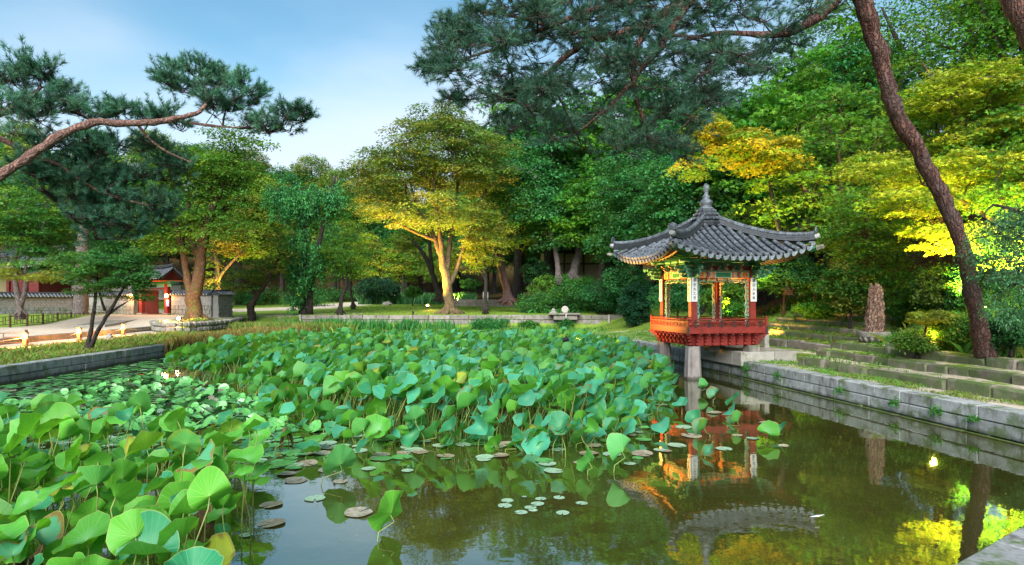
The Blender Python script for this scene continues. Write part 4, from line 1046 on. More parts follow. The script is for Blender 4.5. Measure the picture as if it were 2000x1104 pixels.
def grow(mb, trunks, C, start=.35, arch=.12, rmin=.012, step=.9, expo=.46, mi=0, maxr=.5, sides=5):
    nodes = []; par = []; fixed = []
    for tr in trunks:
        k0 = int(len(tr)*start) if tr is trunks[0] else 0
        for i in range(len(tr)-1):
            for u in (0, .5):
                p_ = [tr[i][j]*(1-u)+tr[i+1][j]*u for j in range(4)]
                if i >= k0: nodes.append(p_[:3]); par.append(-1); fixed.append(p_[3])
        nodes.append(tr[-1][:3]); par.append(-1); fixed.append(tr[-1][3])
    nodes = [np.array(p_) for p_ in nodes]; cnt = [0]*len(nodes); paths = []
    top = np.array(trunks[0][-1][:3]); order = np.argsort(np.linalg.norm(C-top, axis=1))
    for ci in order:
        c = C[ci]; A = np.array(nodes); dv = c-A; d = np.linalg.norm(dv, axis=1); cost = d+np.maximum(0, -dv[:, 2])*.9+np.array([.0 if p_ < 0 else .25 for p_ in par])
        j = int(np.argmin(cost)); a_ = A[j]; L_ = d[j]; n = max(2, int(L_/step)); mid = (a_+c)/2+np.array([0, 0, arch*L_])+rng.normal(0, .07*L_, 3)
        prev = j; path = [j]
        for i in range(1, n+1):
            u = i/n; p_ = a_*(1-u)**2+2*mid*u*(1-u)+c*u*u; nodes.append(p_); par.append(prev); cnt.append(0); prev = len(nodes)-1; path.append(prev)
        paths.append(path); k = prev
        while k >= 0: cnt[k] += 1; k = par[k]
    nf = len(fixed)
    for path in paths:
        rr = [min(maxr, rmin*max(1, cnt[k])**expo) for k in path]; rr[0] = min(rr[1]*1.15, maxr); rr[-1] *= .5
        mb.tube([nodes[k] for k in path], rr, sides if rr[0] > .05 else 3, mi, cap=False)
def zgrid(z): return z
TREES = {}
def tree(name, label, cat, trunks, crown, ncl, rcl, nleaf, size, tones, bk='barkbrown', flat=.25, droop=.3, tilt=.45, group=None, fan=False, shell=.35,
         start=.35, hang=0, arch=.12, rmin=.014, mat='leaf', tw=None, wr=.55, jit=.2, sides=10, rootflare=True, extraC=None, crown_name='crown', arr=None):
    b0 = Vector(trunks[0][0][:3]); root = thing(name, label, cat, b0, 0, group)
    L3 = [[(p_[0]-b0.x, p_[1]-b0.y, p_[2]-b0.z, p_[3]) for p_ in tr] for tr in trunks]
    for i, tr in enumerate(L3):
        # smooth and roughen the polyline
        pts = []; rr = []
        for a_, c_ in zip(tr, tr[1:]):
            for u in (0, .33, .66): pts.append([a_[j]*(1-u)+c_[j]*u for j in range(3)]); rr.append(a_[3]*(1-u)+c_[3]*u)
        pts.append(tr[-1][:3]); rr.append(tr[-1][3]); pts = np.array(pts, float)
        for _ in range(2): pts[1:-1] = (pts[:-2]+2*pts[1:-1]+pts[2:])/4
        pts[1:-1] += rng.normal(0, rr[0]*.06, pts[1:-1].shape); rr = [r_*(1+.07*math.sin(2.1*q_)) for q_, r_ in enumerate(rr)]
        if i == 0 and rootflare: pts = np.vstack([[pts[0]-np.array([0, 0, .35])], pts]); rr = [rr[0]*1.75]+[rr[0]*1.35]+rr[1:]
        mb = MB(); mb.tube(pts, rr, sides)
        if i == 0 and rootflare:
            for q_ in range(6):
                a_ = q_*1.05+rng.random()*.4; r0 = rr[0]*.6; d = np.array([math.cos(a_), math.sin(a_), 0])
                mb.tube([pts[2]+d*r0*.4, pts[1]+d*r0*1.1+np.array([0, 0, .04]), pts[1]+d*r0*2.4-np.array([0, 0, .16])], [r0*.45, r0*.42, r0*.15], 6)
        mb.build('trunk' if i == 0 else 'limb', M_[bk], root)
    if crown:
        cl = [(c[0]-b0.x, c[1]-b0.y, c[2]-b0.z)+tuple(c[3:]) for c in crown]
        C_ = sample_crown(cl, ncl, shell)
        mb = MB(); grow(mb, L3, C_, start, arch, rmin); mb.build('branches', M_[bk], root, kind='stuff')
        tn = np.array(tones); tw_ = np.array(tw if tw else [1]*len(tones), float); ti = rng.choice(len(tn), ncl, p=tw_/tw_.sum())
        Rc = rcl*(.7+.6*rng.random(ncl)); T = tn[ti]*(1+.12*rng.normal(0, 1, (ncl, 1)))
        if arr is not None: T = arr(C_, T)
        V_, T_ = leaves(C_, Rc, nleaf, size, T, flat, droop, tilt, wr, jit, fan, hang)
        obj(crown_name, npmesh(crown_name, V_, 4, M_[mat], T_), root)
    return root
def E_(px, py, Y, rpx, rpy, ry=None, w_=None):
    p_ = P(px, py, Y); rx = rpx*Y/F; e = (p_.x, p_.y, p_.z, rx, ry or rx*.85, rpy*Y/F)
    return e if w_ is None else e+(w_,)
def TP(pts, Y, dY=0):                                    # trunk polyline from (px, py, width px)
    n = len(pts)-1; out = []
    for i, (px, py, wd_) in enumerate(pts):
        yy = Y+dY*i/n; p_ = P(px, py, yy); out.append((p_.x, p_.y, p_.z, wd_*yy/F/2))
    return out
GR = (.055, .17, .025); GR2 = (.035, .13, .035); TE = (.035, .17, .055); YG = (.12, .23, .025); OL = (.18, .21, .035); GO = (.30, .20, .025); DK_ = (.025, .08, .03); BG = (.05, .20, .05); OR = (.30, .15, .03)
# big tree with double trunk at the bastion
tree('zelkova_tree', 'big double trunked tree with mossy bark growing out of the rough stone bastion', 'tree',
     [TP([(382, 624, 30), (376, 590, 28), (378, 572, 28), (388, 545, 23), (391, 520, 21), (392, 490, 19), (402, 440, 18), (420, 395, 13), (440, 360, 8)], 37.5),
      TP([(375, 575, 18), (366, 549, 14), (361, 516, 12), (357, 480, 11), (345, 440, 12), (320, 405, 7)], 37.4, -1),
      TP([(390, 500, 16), (372, 470, 13), (365, 430, 10), (372, 380, 6)], 37.5, 1.5), TP([(402, 440, 13), (440, 405, 10), (480, 390, 6)], 37.5, 1.5)],
     [E_(390, 330, 38, 110, 60), E_(300, 400, 36.5, 60, 40), E_(470, 270, 38, 60, 38), E_(350, 440, 37, 95, 40), E_(450, 350, 37, 70, 50), E_(430, 430, 38, 70, 30), E_(300, 470, 36.5, 50, 25)],
     250, .80, 125, .17, [GR, YG, (.07, .17, .025), (.09, .19, .02)], 'barkbrown', .16, .35, .4)
tree('maple_tree', 'slender three stemmed maple leaning over the left pond wall', 'tree',
     [TP([(169, 685, 10), (177, 654, 8), (179, 632, 7), (187, 583, 6), (187, 555, 4)], 24.4), TP([(175, 684, 9), (187, 654, 8), (206, 621, 7), (231, 580, 6), (244, 560, 3)], 24.4, -.3), TP([(204, 621, 6), (222, 606, 5), (245, 592, 3)], 24.3),
      TP([(205, 607, 5), (196, 580, 4), (190, 545, 3)], 24.4)],
     [E_(215, 530, 24.4, 82, 38), E_(250, 562, 24.2, 48, 26), E_(165, 508, 24.6, 50, 28), E_(285, 545, 24.1, 24, 26), E_(250, 505, 24.3, 40, 20), E_(240, 595, 24.3, 26, 8), E_(150, 555, 24.4, 22, 18)], 160, .38, 85, .085, [(.03, .12, .022), GR, (.045, .16, .04)], 'barkdark', .14, .3, .4, fan=True, rmin=.008)
tree('maple_tree', 'bushy maple with yellowing lower leaves at the left edge behind the palace wall', 'tree',
     [TP([(40, 612, 12), (36, 580, 10), (28, 545, 9), (30, 500, 7), (50, 460, 5)], 36), TP([(40, 600, 9), (52, 560, 8), (48, 520, 6), (70, 480, 4)], 36)],
     [E_(60, 420, 35, 90, 60), E_(15, 470, 34, 60, 50), E_(110, 470, 35, 50, 45), E_(55, 525, 33, 85, 22)], 190, .62, 95, .12, [GR, (.035, .15, .03), YG], 'barkgrey', .15, .35, .4, fan=True,
     arr=lambda C_, T: np.where((C_[:, 2:3] < 2.6), T*.2+np.array([.16, .17, .02]), T))
tree('zelkova_tree', 'thick grey trunked tree standing against the palace wall on the left', 'tree',
     [TP([(158, 624, 30), (156, 600, 27), (160, 560, 22), (160, 500, 21), (162, 440, 20), (165, 380, 20), (170, 320, 12)], 43)],
     [E_(160, 330, 43, 110, 60), E_(80, 380, 44, 90, 60), E_(220, 400, 44, 70, 60), E_(130, 470, 46, 100, 40)], 170, 1.0, 110, .19, [GR2, DK_, TE], 'barkgrey', .3, .3, .5)
tree('maple_tree', 'small crooked maple with gnarled trunk in front of the lawn wall', 'tree',
     [TP([(488, 640, 17), (494, 620, 16), (487, 600, 15), (500, 580, 11), (505, 572, 10), (522, 550, 9), (538, 520, 7), (548, 495, 4)], 44.6), TP([(500, 578, 8), (490, 560, 7), (472, 545, 4)], 44.6)],
     [E_(478, 545, 44.6, 48, 27), E_(520, 522, 44.6, 34, 24), E_(550, 480, 44.8, 30, 42), E_(440, 555, 44.6, 22, 12)], 120, .55, 80, .13, [OL, (.09, .16, .025), GR], 'barkdark', .16, .3, .4, rmin=.01)
def hangv(C_, T): return T
tree('vine_tree', 'tall dark trunk draped in hanging blue green vines in the middle of the lawn edge', 'tree',
     [TP([(592, 616, 13), (593, 560, 10), (597, 500, 9), (596, 450, 8), (600, 400, 7), (590, 370, 4)], 47.2), TP([(605, 616, 13), (606, 560, 11), (622, 480, 9), (634, 430, 8), (645, 380, 6), (655, 345, 4)], 47.4)],
     [E_(583, 490, 46.6, 30, 70, 1.3), E_(570, 385, 47, 50, 30), E_(630, 385, 47, 50, 34), E_(575, 545, 46.5, 15, 55, .8), E_(545, 370, 47, 30, 30), E_(620, 500, 46.8, 18, 60, 1), E_(660, 370, 47, 28, 30)], 300, .26, 75, .17, [(.05, .22, .075), (.06, .24, .06), (.035, .16, .045)], 'barkdark', .3, .5, .5, hang=4.2, rmin=.01)
tree('maple_tree', 'small light green maple with crooked dark stem on the bare lawn', 'tree',
     [TP([(664, 609, 9), (666, 585, 8), (676, 560, 7), (678, 530, 6), (680, 495, 3)], 46.8), TP([(675, 558, 6), (663, 530, 5), (650, 512, 3)], 46.8)],
     [E_(668, 500, 46.8, 48, 34), E_(690, 450, 47, 36, 26), E_(655, 535, 46.8, 28, 14), E_(705, 520, 47, 25, 20)], 120, .55, 80, .13, [(.06, .18, .02), YG, GR], 'barkdark', .16, .3, .4, rmin=.01)
tree('maple_tree', 'thin maple sapling just behind the small crooked maple on the lawn', 'tree', [TP([(690, 597, 6), (686, 575, 5), (683, 550, 4), (686, 520, 3)], 55)],
     [E_(690, 500, 55, 40, 30)], 40, .6, 70, .15, [GR, YG], 'barkdark', .16)
# golden lamplit zelkova
zel = tree('zelkova_tree', 'great spreading zelkova lit golden from below in the centre of the lawn', 'tree',
     [TP([(878, 609, 24), (877, 585, 19), (874, 560, 19), (870, 535, 18), (862, 500, 12), (852, 470, 10), (832, 430, 8), (800, 395, 4)], 48),
      TP([(868, 530, 12), (862, 480, 10), (856, 440, 8), (850, 380, 6), (845, 330, 3)], 48, -1), TP([(872, 535, 12), (878, 480, 10), (884, 430, 8), (895, 360, 5), (890, 300, 3)], 48, 1.5),
      TP([(876, 560, 11), (892, 530, 9), (908, 480, 8), (925, 430, 6), (950, 370, 4)], 48, .5), TP([(852, 470, 7), (800, 450, 6), (760, 425, 3)], 48, -1.5)],
     [E_(850, 300, 48, 110, 66, 5), E_(752, 345, 48, 66, 56, 4), E_(940, 315, 48, 66, 66, 4), E_(765, 420, 47.5, 68, 26, 3), E_(855, 410, 47, 90, 38, 4), E_(930, 430, 48, 52, 36, 3), E_(860, 240, 48, 76, 28, 4), E_(735, 390, 48, 50, 30, 3), E_(850, 222, 48, 60, 16, 3)],
     560, .92, 120, .19, [(.12, .20, .045), (.15, .23, .04), (.09, .18, .045), (.18, .20, .04)], 'barkgold', .13, .35, .35, rmin=.013, shell=.25)
tree('maple_tree', 'dark forked tree leaning left on the lawn behind the golden zelkova', 'tree',
     [TP([(862, 583, 15), (850, 555, 11), (843, 530, 10), (828, 495, 8), (805, 470, 4)], 58), TP([(845, 535, 8), (840, 490, 7), (838, 440, 4)], 58)], [E_(800, 460, 59, 50, 26), E_(845, 430, 60, 45, 40)], 80, .9, 90, .2, [YG, OL, GR], 'barkdark', .18)
tree('maple_tree', 'small yellow green maple on the lawn right of the golden zelkova', 'tree',
     [TP([(948, 604, 8), (948, 575, 7), (950, 545, 6), (946, 510, 4)], 47.5), TP([(950, 550, 5), (938, 525, 4), (925, 500, 3)], 47.5)],
     [E_(945, 485, 47.5, 48, 34), E_(970, 450, 48, 34, 26), E_(930, 520, 47.5, 22, 12)], 110, .6, 80, .14, [YG, OL, (.20, .25, .03)], 'barkdark', .16, .3, .4)
tree('pine_tree', 'leaning reddish brown trunk at the right end of the lawn', 'tree',
     [TP([(993, 587, 20), (988, 560, 15), (980, 525, 14), (972, 490, 13), (966, 465, 11), (985, 435, 8)], 51), TP([(970, 480, 8), (945, 460, 6), (925, 452, 3)], 51)],
     [E_(1010, 400, 52, 50, 40), E_(960, 390, 53, 45, 40), E_(1010, 470, 53, 30, 25)], 110, .95, 100, .2, [GR, GR2, YG], 'barkpine', .25)
tree('zelkova_tree', 'pale tree lit golden by a floodlight near the far path on the left', 'tree',
     [TP([(426, 576, 12), (425, 540, 10), (424, 515, 9), (418, 490, 5)], 57), TP([(426, 545, 7), (440, 525, 6), (460, 505, 4), (478, 488, 3)], 57)],
     [E_(435, 455, 57, 55, 36), E_(400, 520, 57, 22, 22), E_(470, 485, 58, 35, 20), E_(408, 555, 56, 14, 14)], 120, .85, 80, .19, [(.16, .17, .035), (.20, .17, .04), YG], 'barkgold', .15)
tree('ginkgo_tree', 'tall yellow green tree behind the vine covered trunk', 'tree', [TP([(525, 580, 12), (522, 520, 10), (520, 460, 8), (515, 400, 4)], 66)],
     [E_(510, 440, 66, 45, 60), E_(520, 370, 66, 30, 40), E_(540, 500, 66, 40, 30)], 130, 1.1, 100, .24, [(.22, .30, .02), (.17, .27, .02)], 'barkbrown', .2)
for lab, pts, Y, cr, tn in (
    ('slanting twin grey trunks in front of the ochre hall', [(1118, 545, 22), (1122, 520, 16), (1133, 490, 14), (1140, 450, 9), (1150, 400, 5)], 53, [E_(1130, 420, 53, 80, 40), E_(1190, 360, 53, 70, 40)], [BG, TE, GR]),
    ('straight grey trunk with a scar in front of the ochre hall', [(1092, 548, 12), (1088, 510, 10), (1084, 480, 9), (1070, 440, 7), (1060, 400, 4)], 52, [E_(1060, 400, 52, 80, 40), E_(1020, 340, 53, 70, 45), E_(1080, 465, 52, 40, 22)], [BG, GR2, TE])):
    tree('linden_tree', lab, 'tree', [TP(pts, Y)], cr, 150, 1.0, 110, .24, tn, 'barkgrey', .32, .45, .5)
# prototypes for the wood
def proto(name, label, hgt, cw, tones, ncl, nleaf, size, bk, flat=.3, droop=.35, fan=False, tb=.34, rc=None, loc=(0, 0, 0), group=None, lean=0, lf=.45):
    x, y, z = loc; tr = [(x, y, z, tb), (x+.2+lean*.2, y, z+hgt*.2, tb*.8), (x+.1+lean*.5, y+.2, z+hgt*.42, tb*.65), (x+.3+lean*.8, y, z+hgt*.62, tb*.45), (x+lean, y-.1, z+hgt*.82, tb*.2)]
    t2 = [(x+.1+lean*.5, y+.2, z+hgt*.42, tb*.5), (x-cw*.35, y+.4, z+hgt*.6, tb*.35), (x-cw*.55, y+.6, z+hgt*.75, tb*.15)]
    t3 = [(x+.2+lean*.3, y+.1, z+hgt*.30, tb*.45), (x+cw*.4, y-.5, z+hgt*.48, tb*.32), (x+cw*.6, y-.7, z+hgt*.66, tb*.12)]
    cr = [(x+lean*.5, y, z+hgt*.70, cw*.75, cw*.75, hgt*.28), (x-cw*.45, y+.5, z+hgt*.58, cw*.5, cw*.5, hgt*.18), (x+cw*.5, y-.5, z+hgt*.52, cw*.5, cw*.5, hgt*.16), (x+lean*.3, y-cw*.4, z+hgt*lf, cw*.55, cw*.45, hgt*.12)]
    return tree(name, label, 'tree', [tr, t2, t3], cr, ncl, rc or cw*.24, nleaf, size, tones, bk, flat, droop, .5, group=group, fan=fan)
GH = 'trees in the wood on the right bank'; GB = 'trees of the far wood behind the lawn'
def put(pr, x, y, s, rz, label, z=None, group=None, sz=None):
    o = copy_tree(pr); o.location = (x, y, (zt(x, y) if z is None else z)-.1); o.rotation_euler = (0, 0, rz); o.scale = (s, s, s*(sz or 1)); o['label'] = label
    if group: o['group'] = group
    return o
pA = proto('broadleaf_tree', 'broad blue green tree rising directly behind the pavilion roof on the left', 12, 4.2, [BG, TE, GR2], 250, 85, .21, 'barkdark', flat=.14, droop=.45, rc=.8, loc=(10.5, 36.5, zt(10.5, 36.5)-.1), group=GH)
pB = proto('broadleaf_tree', 'bright green tree behind the pavilion finial', 13, 4.0, [(.05, .20, .02), GR, (.09, .24, .02)], 230, 60, .23, 'barkdark', flat=.14, droop=.45, rc=.8, fan=True, loc=(13.0, 33.0, zt(13, 33)-.1), group=GH, lean=1.5)
pC = proto('maple_tree', 'layered green maple on the slope right behind the pavilion', 8.5, 3.6, [GR, (.07, .19, .02), YG], 200, 54, .14, 'barkbrown', flat=.09, droop=.4, rc=.78, fan=True, tb=.2, loc=(13.4, 26.5, zt(13.4, 26.5)-.1), group=GH, lf=.36)
pD = proto('forest_tree', 'dark green forest tree standing behind the golden zelkova', 15, 5.2, [GR2, GR, TE], 230, 75, .34, 'barkdark', loc=(-8, 84, zt(-8, 84)), group=GB, tb=.4)
pE = proto('forest_tree', 'yellowish green forest tree on the slope behind the vine covered trunk', 15, 5.4, [(.10, .20, .025), OL, GR], 230, 75, .34, 'barkdark', loc=(-24, 86, zt(-24, 86)), group=GB, tb=.4)
# right hillside
hs = [(pA, 8.6, 44, 1.0, 'blue green tree above the round stone ornament'), (pA, 14.5, 45, 1.15, 'tall blue green tree far up the slope left of the pavilion'), (pB, 6.5, 50, .95, 'bright green tree left of the ochre hall'),
      (pA, 13.0, 56, 1.2, 'large dark tree behind the ochre hall'), (pB, 9.5, 62, 1.2, 'bright green crown over the ochre hall roof'), (pB, 18, 38, 1.15, 'bright green tree high on the slope above the pavilion roof'),
      
      (pC, 15.5, 30.0, 1.15, 'layered maple above the right end of the pavilion roof'),
      (pC, 15.2, 22.6, .95, 'layered maple leaning over the upper steps beside the log'), (pC, 18.5, 25.5, 1.25, 'large layered maple behind the leaning pine trunk'), (pC, 16.2, 18.6, .9, 'layered maple behind the petrified log'),
      (pC, 20.5, 20.0, 1.25, 'layered maple at the far right edge of the slope'), (pC, 11.2, 30.8, .72, 'small maple just left of the pavilion columns'),
      (pA, 4.5, 68, 1.2, 'blue green tree behind the leaning brown trunk')]
hs += [(pA, 3.5, 57, 1.68, 'tall blue green tree just right of the golden zelkova'), (pB, 8.0, 55, 1.62, 'tall bright tree above the ochre hall'), (pA, 12.5, 51, 1.5, 'tall dark tree above the left eave'), (pB, 0.5, 66, 1.75, 'tall green tree behind the leaning brown trunk'), (pA, 18, 50, 1.3, 'tall tree filling the gap behind the pine canopy'), (pC, 12.8, 22.9, .62, 'low layered maple over the highest stone steps'), (pC, 14.3, 17.2, .60, 'low layered maple between the log and the bollard lamp'), (pA, 18.5, 33.5, .95, 'dark tree between the layered maples above the roof'),
       (pB, 13.2, 40, .9, 'bright tree behind the left eave of the pavilion'), (pA, 22.5, 23.5, .95, 'blue green tree framed by the leaning pine trunk')]
for pr, x, y, s, lab in hs: put(pr, x, y, s, random.uniform(0, 6.28), lab, group=GH)
# far wood
cnt = 0
spots = []
for row, (Y, step) in enumerate(((88, 8.5), (100, 9.5), (114, 10.5), (130, 12), (148, 13))):
    x = -Y*.92
    while x < Y*.55:
        spots.append((x+random.uniform(-2, 2), Y+random.uniform(-4, 4), row)); x += step
for x, y, row in spots:
    if abs(x)/y > .86: continue
    if row == 0 and (-20 < x < -4): y += 3
    pr = pD if random.random() < .6 else pE; px_ = 1000+1250*x/y
    mark = [m_ for lim, m_ in ((60, 'the left edge hall'), (130, 'the dark red building'), (230, 'the thick grey trunk'), (340, 'the red gate'), (450, 'the double trunked tree'), (540, 'the crooked maple'), (640, 'the vine draped tree'), (710, 'the light green maple'), (790, 'the dark juniper'), (860, "the golden zelkova's left half"), (940, "the golden zelkova's right half"), (1030, 'the leaning brown trunk'), (1110, "the ochre hall's left part"), (1190, "the ochre hall's right part"), (1300, 'the left pavilion eave'), (1400, 'the pavilion finial'), (1550, 'the right pavilion eave'), (9999, 'the leaning pine trunk')) if px_ < lim][0]
    o = put(pr, x, y, random.uniform(.85, 1.15), random.uniform(0, 6.28), ('dark green' if pr is pD else 'yellowish')+' crown in the '+['first', 'second', 'third', 'fourth', 'hindmost'][row]+' row of the wood beyond '+mark, group=GB)
for x, y, s, lab, pr in ((-33, 56, .85, 'dark crown behind the red gate roof', pD), (-41, 66, 1.0, 'large forest tree behind the dark red palace building', pD), (-28, 66, .9, 'forest tree left of the lamplit pale tree', pE), (-20, 74, .62, 'low forest tree right of the lamplit pale tree', pD),
                         (-52, 70, 1.15, 'tall forest tree behind the left edge hall', pE), (-60, 58, 1.1, 'forest tree at the far left edge', pD), (-3, 74, .7, 'dark tree seen between the lawn trunks', pD), (-11, 78, .8, 'dark tree behind the low juniper', pD), (1, 76, .8, 'dark tree behind the forked leaning tree', pE), (-48, 50, .95, 'dark tree over the left palace wall', pD), (-17, 75, .55, 'low yellow lit tree left of the juniper', pE), (-12.5, 74, .5, 'low yellow lit tree above the juniper', pE), (-8, 73, .5, 'low yellow lit tree between the lawn trunks', pE), (-15, 90, .9, 'forest tree closing the view above the juniper', pD)):
    put(pr, x, y, s, random.uniform(0, 6.28), lab, group=GB)

# yellow lamplit maple on the right, feathery maple at the right edge, overhanging crown
ym = tree('maple_tree', 'large maple lit brilliant yellow behind the leaning pine trunk', 'tree',
     [TP([(2010, 600, 18), (1990, 520, 15), (1975, 420, 13), (1960, 350, 11), (1920, 300, 8), (1860, 270, 5)], 19.5), TP([(1985, 480, 8), (1940, 430, 7), (1880, 390, 5), (1800, 360, 3)], 19.3, -1), TP([(1975, 400, 8), (2010, 330, 7), (2000, 250, 4)], 19.5), TP([(1920, 300, 6), (1850, 200, 5), (1800, 120, 3)], 19.5, 1)],
     [E_(1850, 330, 19.0, 130, 26, 2.2), E_(1770, 395, 18.3, 75, 28, 1.4), E_(1930, 260, 19.5, 90, 40, 2), E_(1700, 320, 19, 60, 26, 1.2), E_(1830, 450, 18.0, 50, 40, 1.0), E_(1880, 180, 20, 100, 50, 2), E_(1950, 380, 18.8, 60, 26, 1.2)],
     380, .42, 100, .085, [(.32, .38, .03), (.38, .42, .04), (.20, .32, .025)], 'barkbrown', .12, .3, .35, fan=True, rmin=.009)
tree('maple_tree', 'golden leaved branch crown above the pavilion roof on the right', 'tree',
     [TP([(1540, 560, 12), (1530, 480, 10), (1510, 400, 8), (1500, 330, 6), (1480, 280, 3)], 27)],
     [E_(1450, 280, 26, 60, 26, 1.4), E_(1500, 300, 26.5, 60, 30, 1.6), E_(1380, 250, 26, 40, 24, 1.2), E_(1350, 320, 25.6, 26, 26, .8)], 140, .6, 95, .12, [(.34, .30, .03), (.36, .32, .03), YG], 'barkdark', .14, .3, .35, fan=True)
tree('maple_tree', 'feathery pale green maple hanging in at the right edge', 'tree',
     [TP([(2120, 700, 14), (2080, 560, 12), (2040, 450, 10), (1990, 410, 7), (1940, 400, 4)], 12.6), TP([(2040, 450, 8), (2010, 520, 6), (1970, 560, 4)], 12.6, -.3)],
     [E_(1970, 425, 12.6, 60, 26, .8), E_(1960, 500, 12.4, 60, 30, .8), E_(1985, 570, 12.2, 40, 50, .6), E_(1930, 460, 12.5, 40, 20, .5), E_(2030, 440, 12.6, 60, 60, .9)], 150, .26, 110, .055, [(.05, .15, .07), (.07, .19, .08), (.04, .12, .05)], 'barkdark', .3, .9, .5, hang=.7, rmin=.005, wr=.3)
# maple spray lit by the bollard on the slope
pF = proto('broadleaf_tree', 'airy thin crowned tree high on the slope above the pavilion roof', 15, 4.2, [(.07, .22, .03), GR, YG], 150, 48, .17, 'barkdark', loc=(20, 30, zt(20, 30)), group=GH, lean=1.5)
for x_, y_, s_, lab in ((24, 26, 1.15, 'airy tree behind the leaning pine trunk near the top'), (24, 18.5, 1.0, 'airy tree at the upper right edge'), (27, 34, 1.25, 'airy tree left of the leaning pine trunk near the top'), (22, 44, 1.3, 'airy tree beyond the pine canopy'), (19, 22, .95, 'airy tree branching behind the yellow maple')): put(pF, x_, y_, s_, random.uniform(0, 6.28), lab, group=GH)
sp2 = tree('maple_sapling', 'low maple sapling glowing yellow above the bollard lamp', 'sapling', [TP([(1807, 672, 5), (1806, 650, 4), (1812, 625, 3), (1825, 612, 2)], 16.4)],
     [E_(1825, 615, 16.2, 36, 10, .5), E_(1800, 622, 16.3, 20, 8, .4)], 34, .20, 70, .065, [(.20, .24, .03)], 'barkbrown', .14, .3, .35, fan=True, rmin=.006, rootflare=False)

# ---- pines
def pine(name, label, trunks, clusters, radii, tones, bk, ntw=13, ntuft=4, nneed=20, nl=.15, nw=.006, flatz=.35, tip='pine_tree', rmin=.011, start=.5, up=.25):
    b0 = Vector(trunks[0][0][:3]); root = thing(name, label, 'tree', b0)
    L3 = [[(p_[0]-b0.x, p_[1]-b0.y, p_[2]-b0.z, p_[3]) for p_ in tr] for tr in trunks]
    for i, tr in enumerate(L3):
        pts = []; rr = []
        for a_, c_ in zip(tr, tr[1:]):
            for u in (0, .25, .5, .75): pts.append([a_[j]*(1-u)+c_[j]*u for j in range(3)]); rr.append(a_[3]*(1-u)+c_[3]*u)
        pts.append(tr[-1][:3]); rr.append(tr[-1][3]); pts = np.array(pts, float)
        for _ in range(3): pts[1:-1] = (pts[:-2]+2*pts[1:-1]+pts[2:])/4
        pts[1:-1] += rng.normal(0, rr[0]*.05, pts[1:-1].shape); rr = [r_*(1+.06*math.sin(1.7*q_)+.05*rng.normal()) for q_, r_ in enumerate(rr)]
        n = 16 if rr[0] > .2 else 10; mb = MB(); mb.tube(pts, rr, n)
        if rr[0] > .2:                                    # bark plates: push vertices about
            mb.v = [(x+rng.normal(0, .012), y+rng.normal(0, .012), z+rng.normal(0, .02)) for x, y, z in mb.v]
        mb.build('trunk' if i == 0 else 'limb', M_[bk], root)
    C_ = clusters-np.array(b0); k = len(C_)
    mb = MB(); grow(mb, L3, C_, start, .05, rmin, .7, .42)
    # twigs
    tw0 = []; tw1 = []; tone = []
    for c, r_ in zip(C_, radii):
        tb = tones[rng.integers(len(tones))]*(1+.15*rng.normal())
        for _ in range(ntw):
            th = rng.random()*6.283; d = np.array([math.cos(th), math.sin(th), rng.normal(up, .3)*1.0]); ln = r_*(.45+.55*rng.random()); s = c+rng.normal(0, .12*r_, 3)*np.array([1, 1, flatz]); e = s+d*ln*np.array([1, 1, flatz*1.6]); tw0.append(s); tw1.append(e); tone.append(tb)
            mb.tube([s, (s+e)/2+np.array([0, 0, -.03*ln]), e], [.010, .007, .004], 3, cap=False)
    mb.build('branches', M_['barkbranch'], root, kind='stuff')
    tw0 = np.array(tw0); tw1 = np.array(tw1); tone = np.array(tone); K = len(tw0)
    u = np.tile(np.linspace(.55, 1, ntuft), K)[:, None]; a_ = np.repeat(tw0, ntuft, 0); e_ = np.repeat(tw1, ntuft, 0); ax = e_-a_; ax[:, 2] += .25*np.linalg.norm(ax, axis=1); ax /= np.linalg.norm(ax, axis=1)[:, None]
    ax = ax+rng.normal(0, .28, ax.shape); ax /= np.linalg.norm(ax, axis=1)[:, None]
    tp = a_+(e_-a_)*u; tn = np.repeat(tone, ntuft, 0)*(1+.12*rng.normal(0, 1, (K*ntuft, 1))); M2 = len(tp)
    pos = np.repeat(tp, nneed, 0); axn = np.repeat(ax, nneed, 0); pos = pos+axn*(rng.random((M2*nneed, 1))*nl*1.1)
    pp = rng.normal(0, 1, (M2*nneed, 3)); pp -= axn*(pp*axn).sum(1)[:, None]; pp /= np.linalg.norm(pp, axis=1)[:, None]
    d = axn*.72+pp*(.55+.3*rng.random((len(pos), 1))); d /= np.linalg.norm(d, axis=1)[:, None]
    sd_ = np.cross(d, rng.normal(0, 1, d.shape)); sd_ /= np.linalg.norm(sd_, axis=1)[:, None]; l_ = nl*(.7+.5*rng.random((len(pos), 1))); tn = np.repeat(tn, nneed, 0)
    V_ = np.stack([pos-sd_*nw, pos+sd_*nw, pos+d*l_], 1).reshape(-1, 3); tn = tn*(1+.25*rng.normal(0, 1, (len(pos), 1)))
    obj('needles', npmesh('needles', V_, 3, M_['needle'], np.clip(tn, .004, .8)), root)
    return root
PT = np.array([(.045, .14, .085), (.060, .18, .11), (.035, .11, .065), (.08, .20, .12)])
def pad(px, py, Y, rpx, rpy, ry, n, rr):
    e = (P(px, py, Y), rpx*Y/F, rpy*Y/F); out = []
    for _ in range(n):
        v = rng.normal(0, 1, 3); v /= np.linalg.norm(v); r_ = rng.random()**.45
        out.append((e[0].x+v[0]*r_*e[1], e[0].y+v[1]*r_*ry, e[0].z+v[2]*r_*e[2], rr))
    return out
pads = []
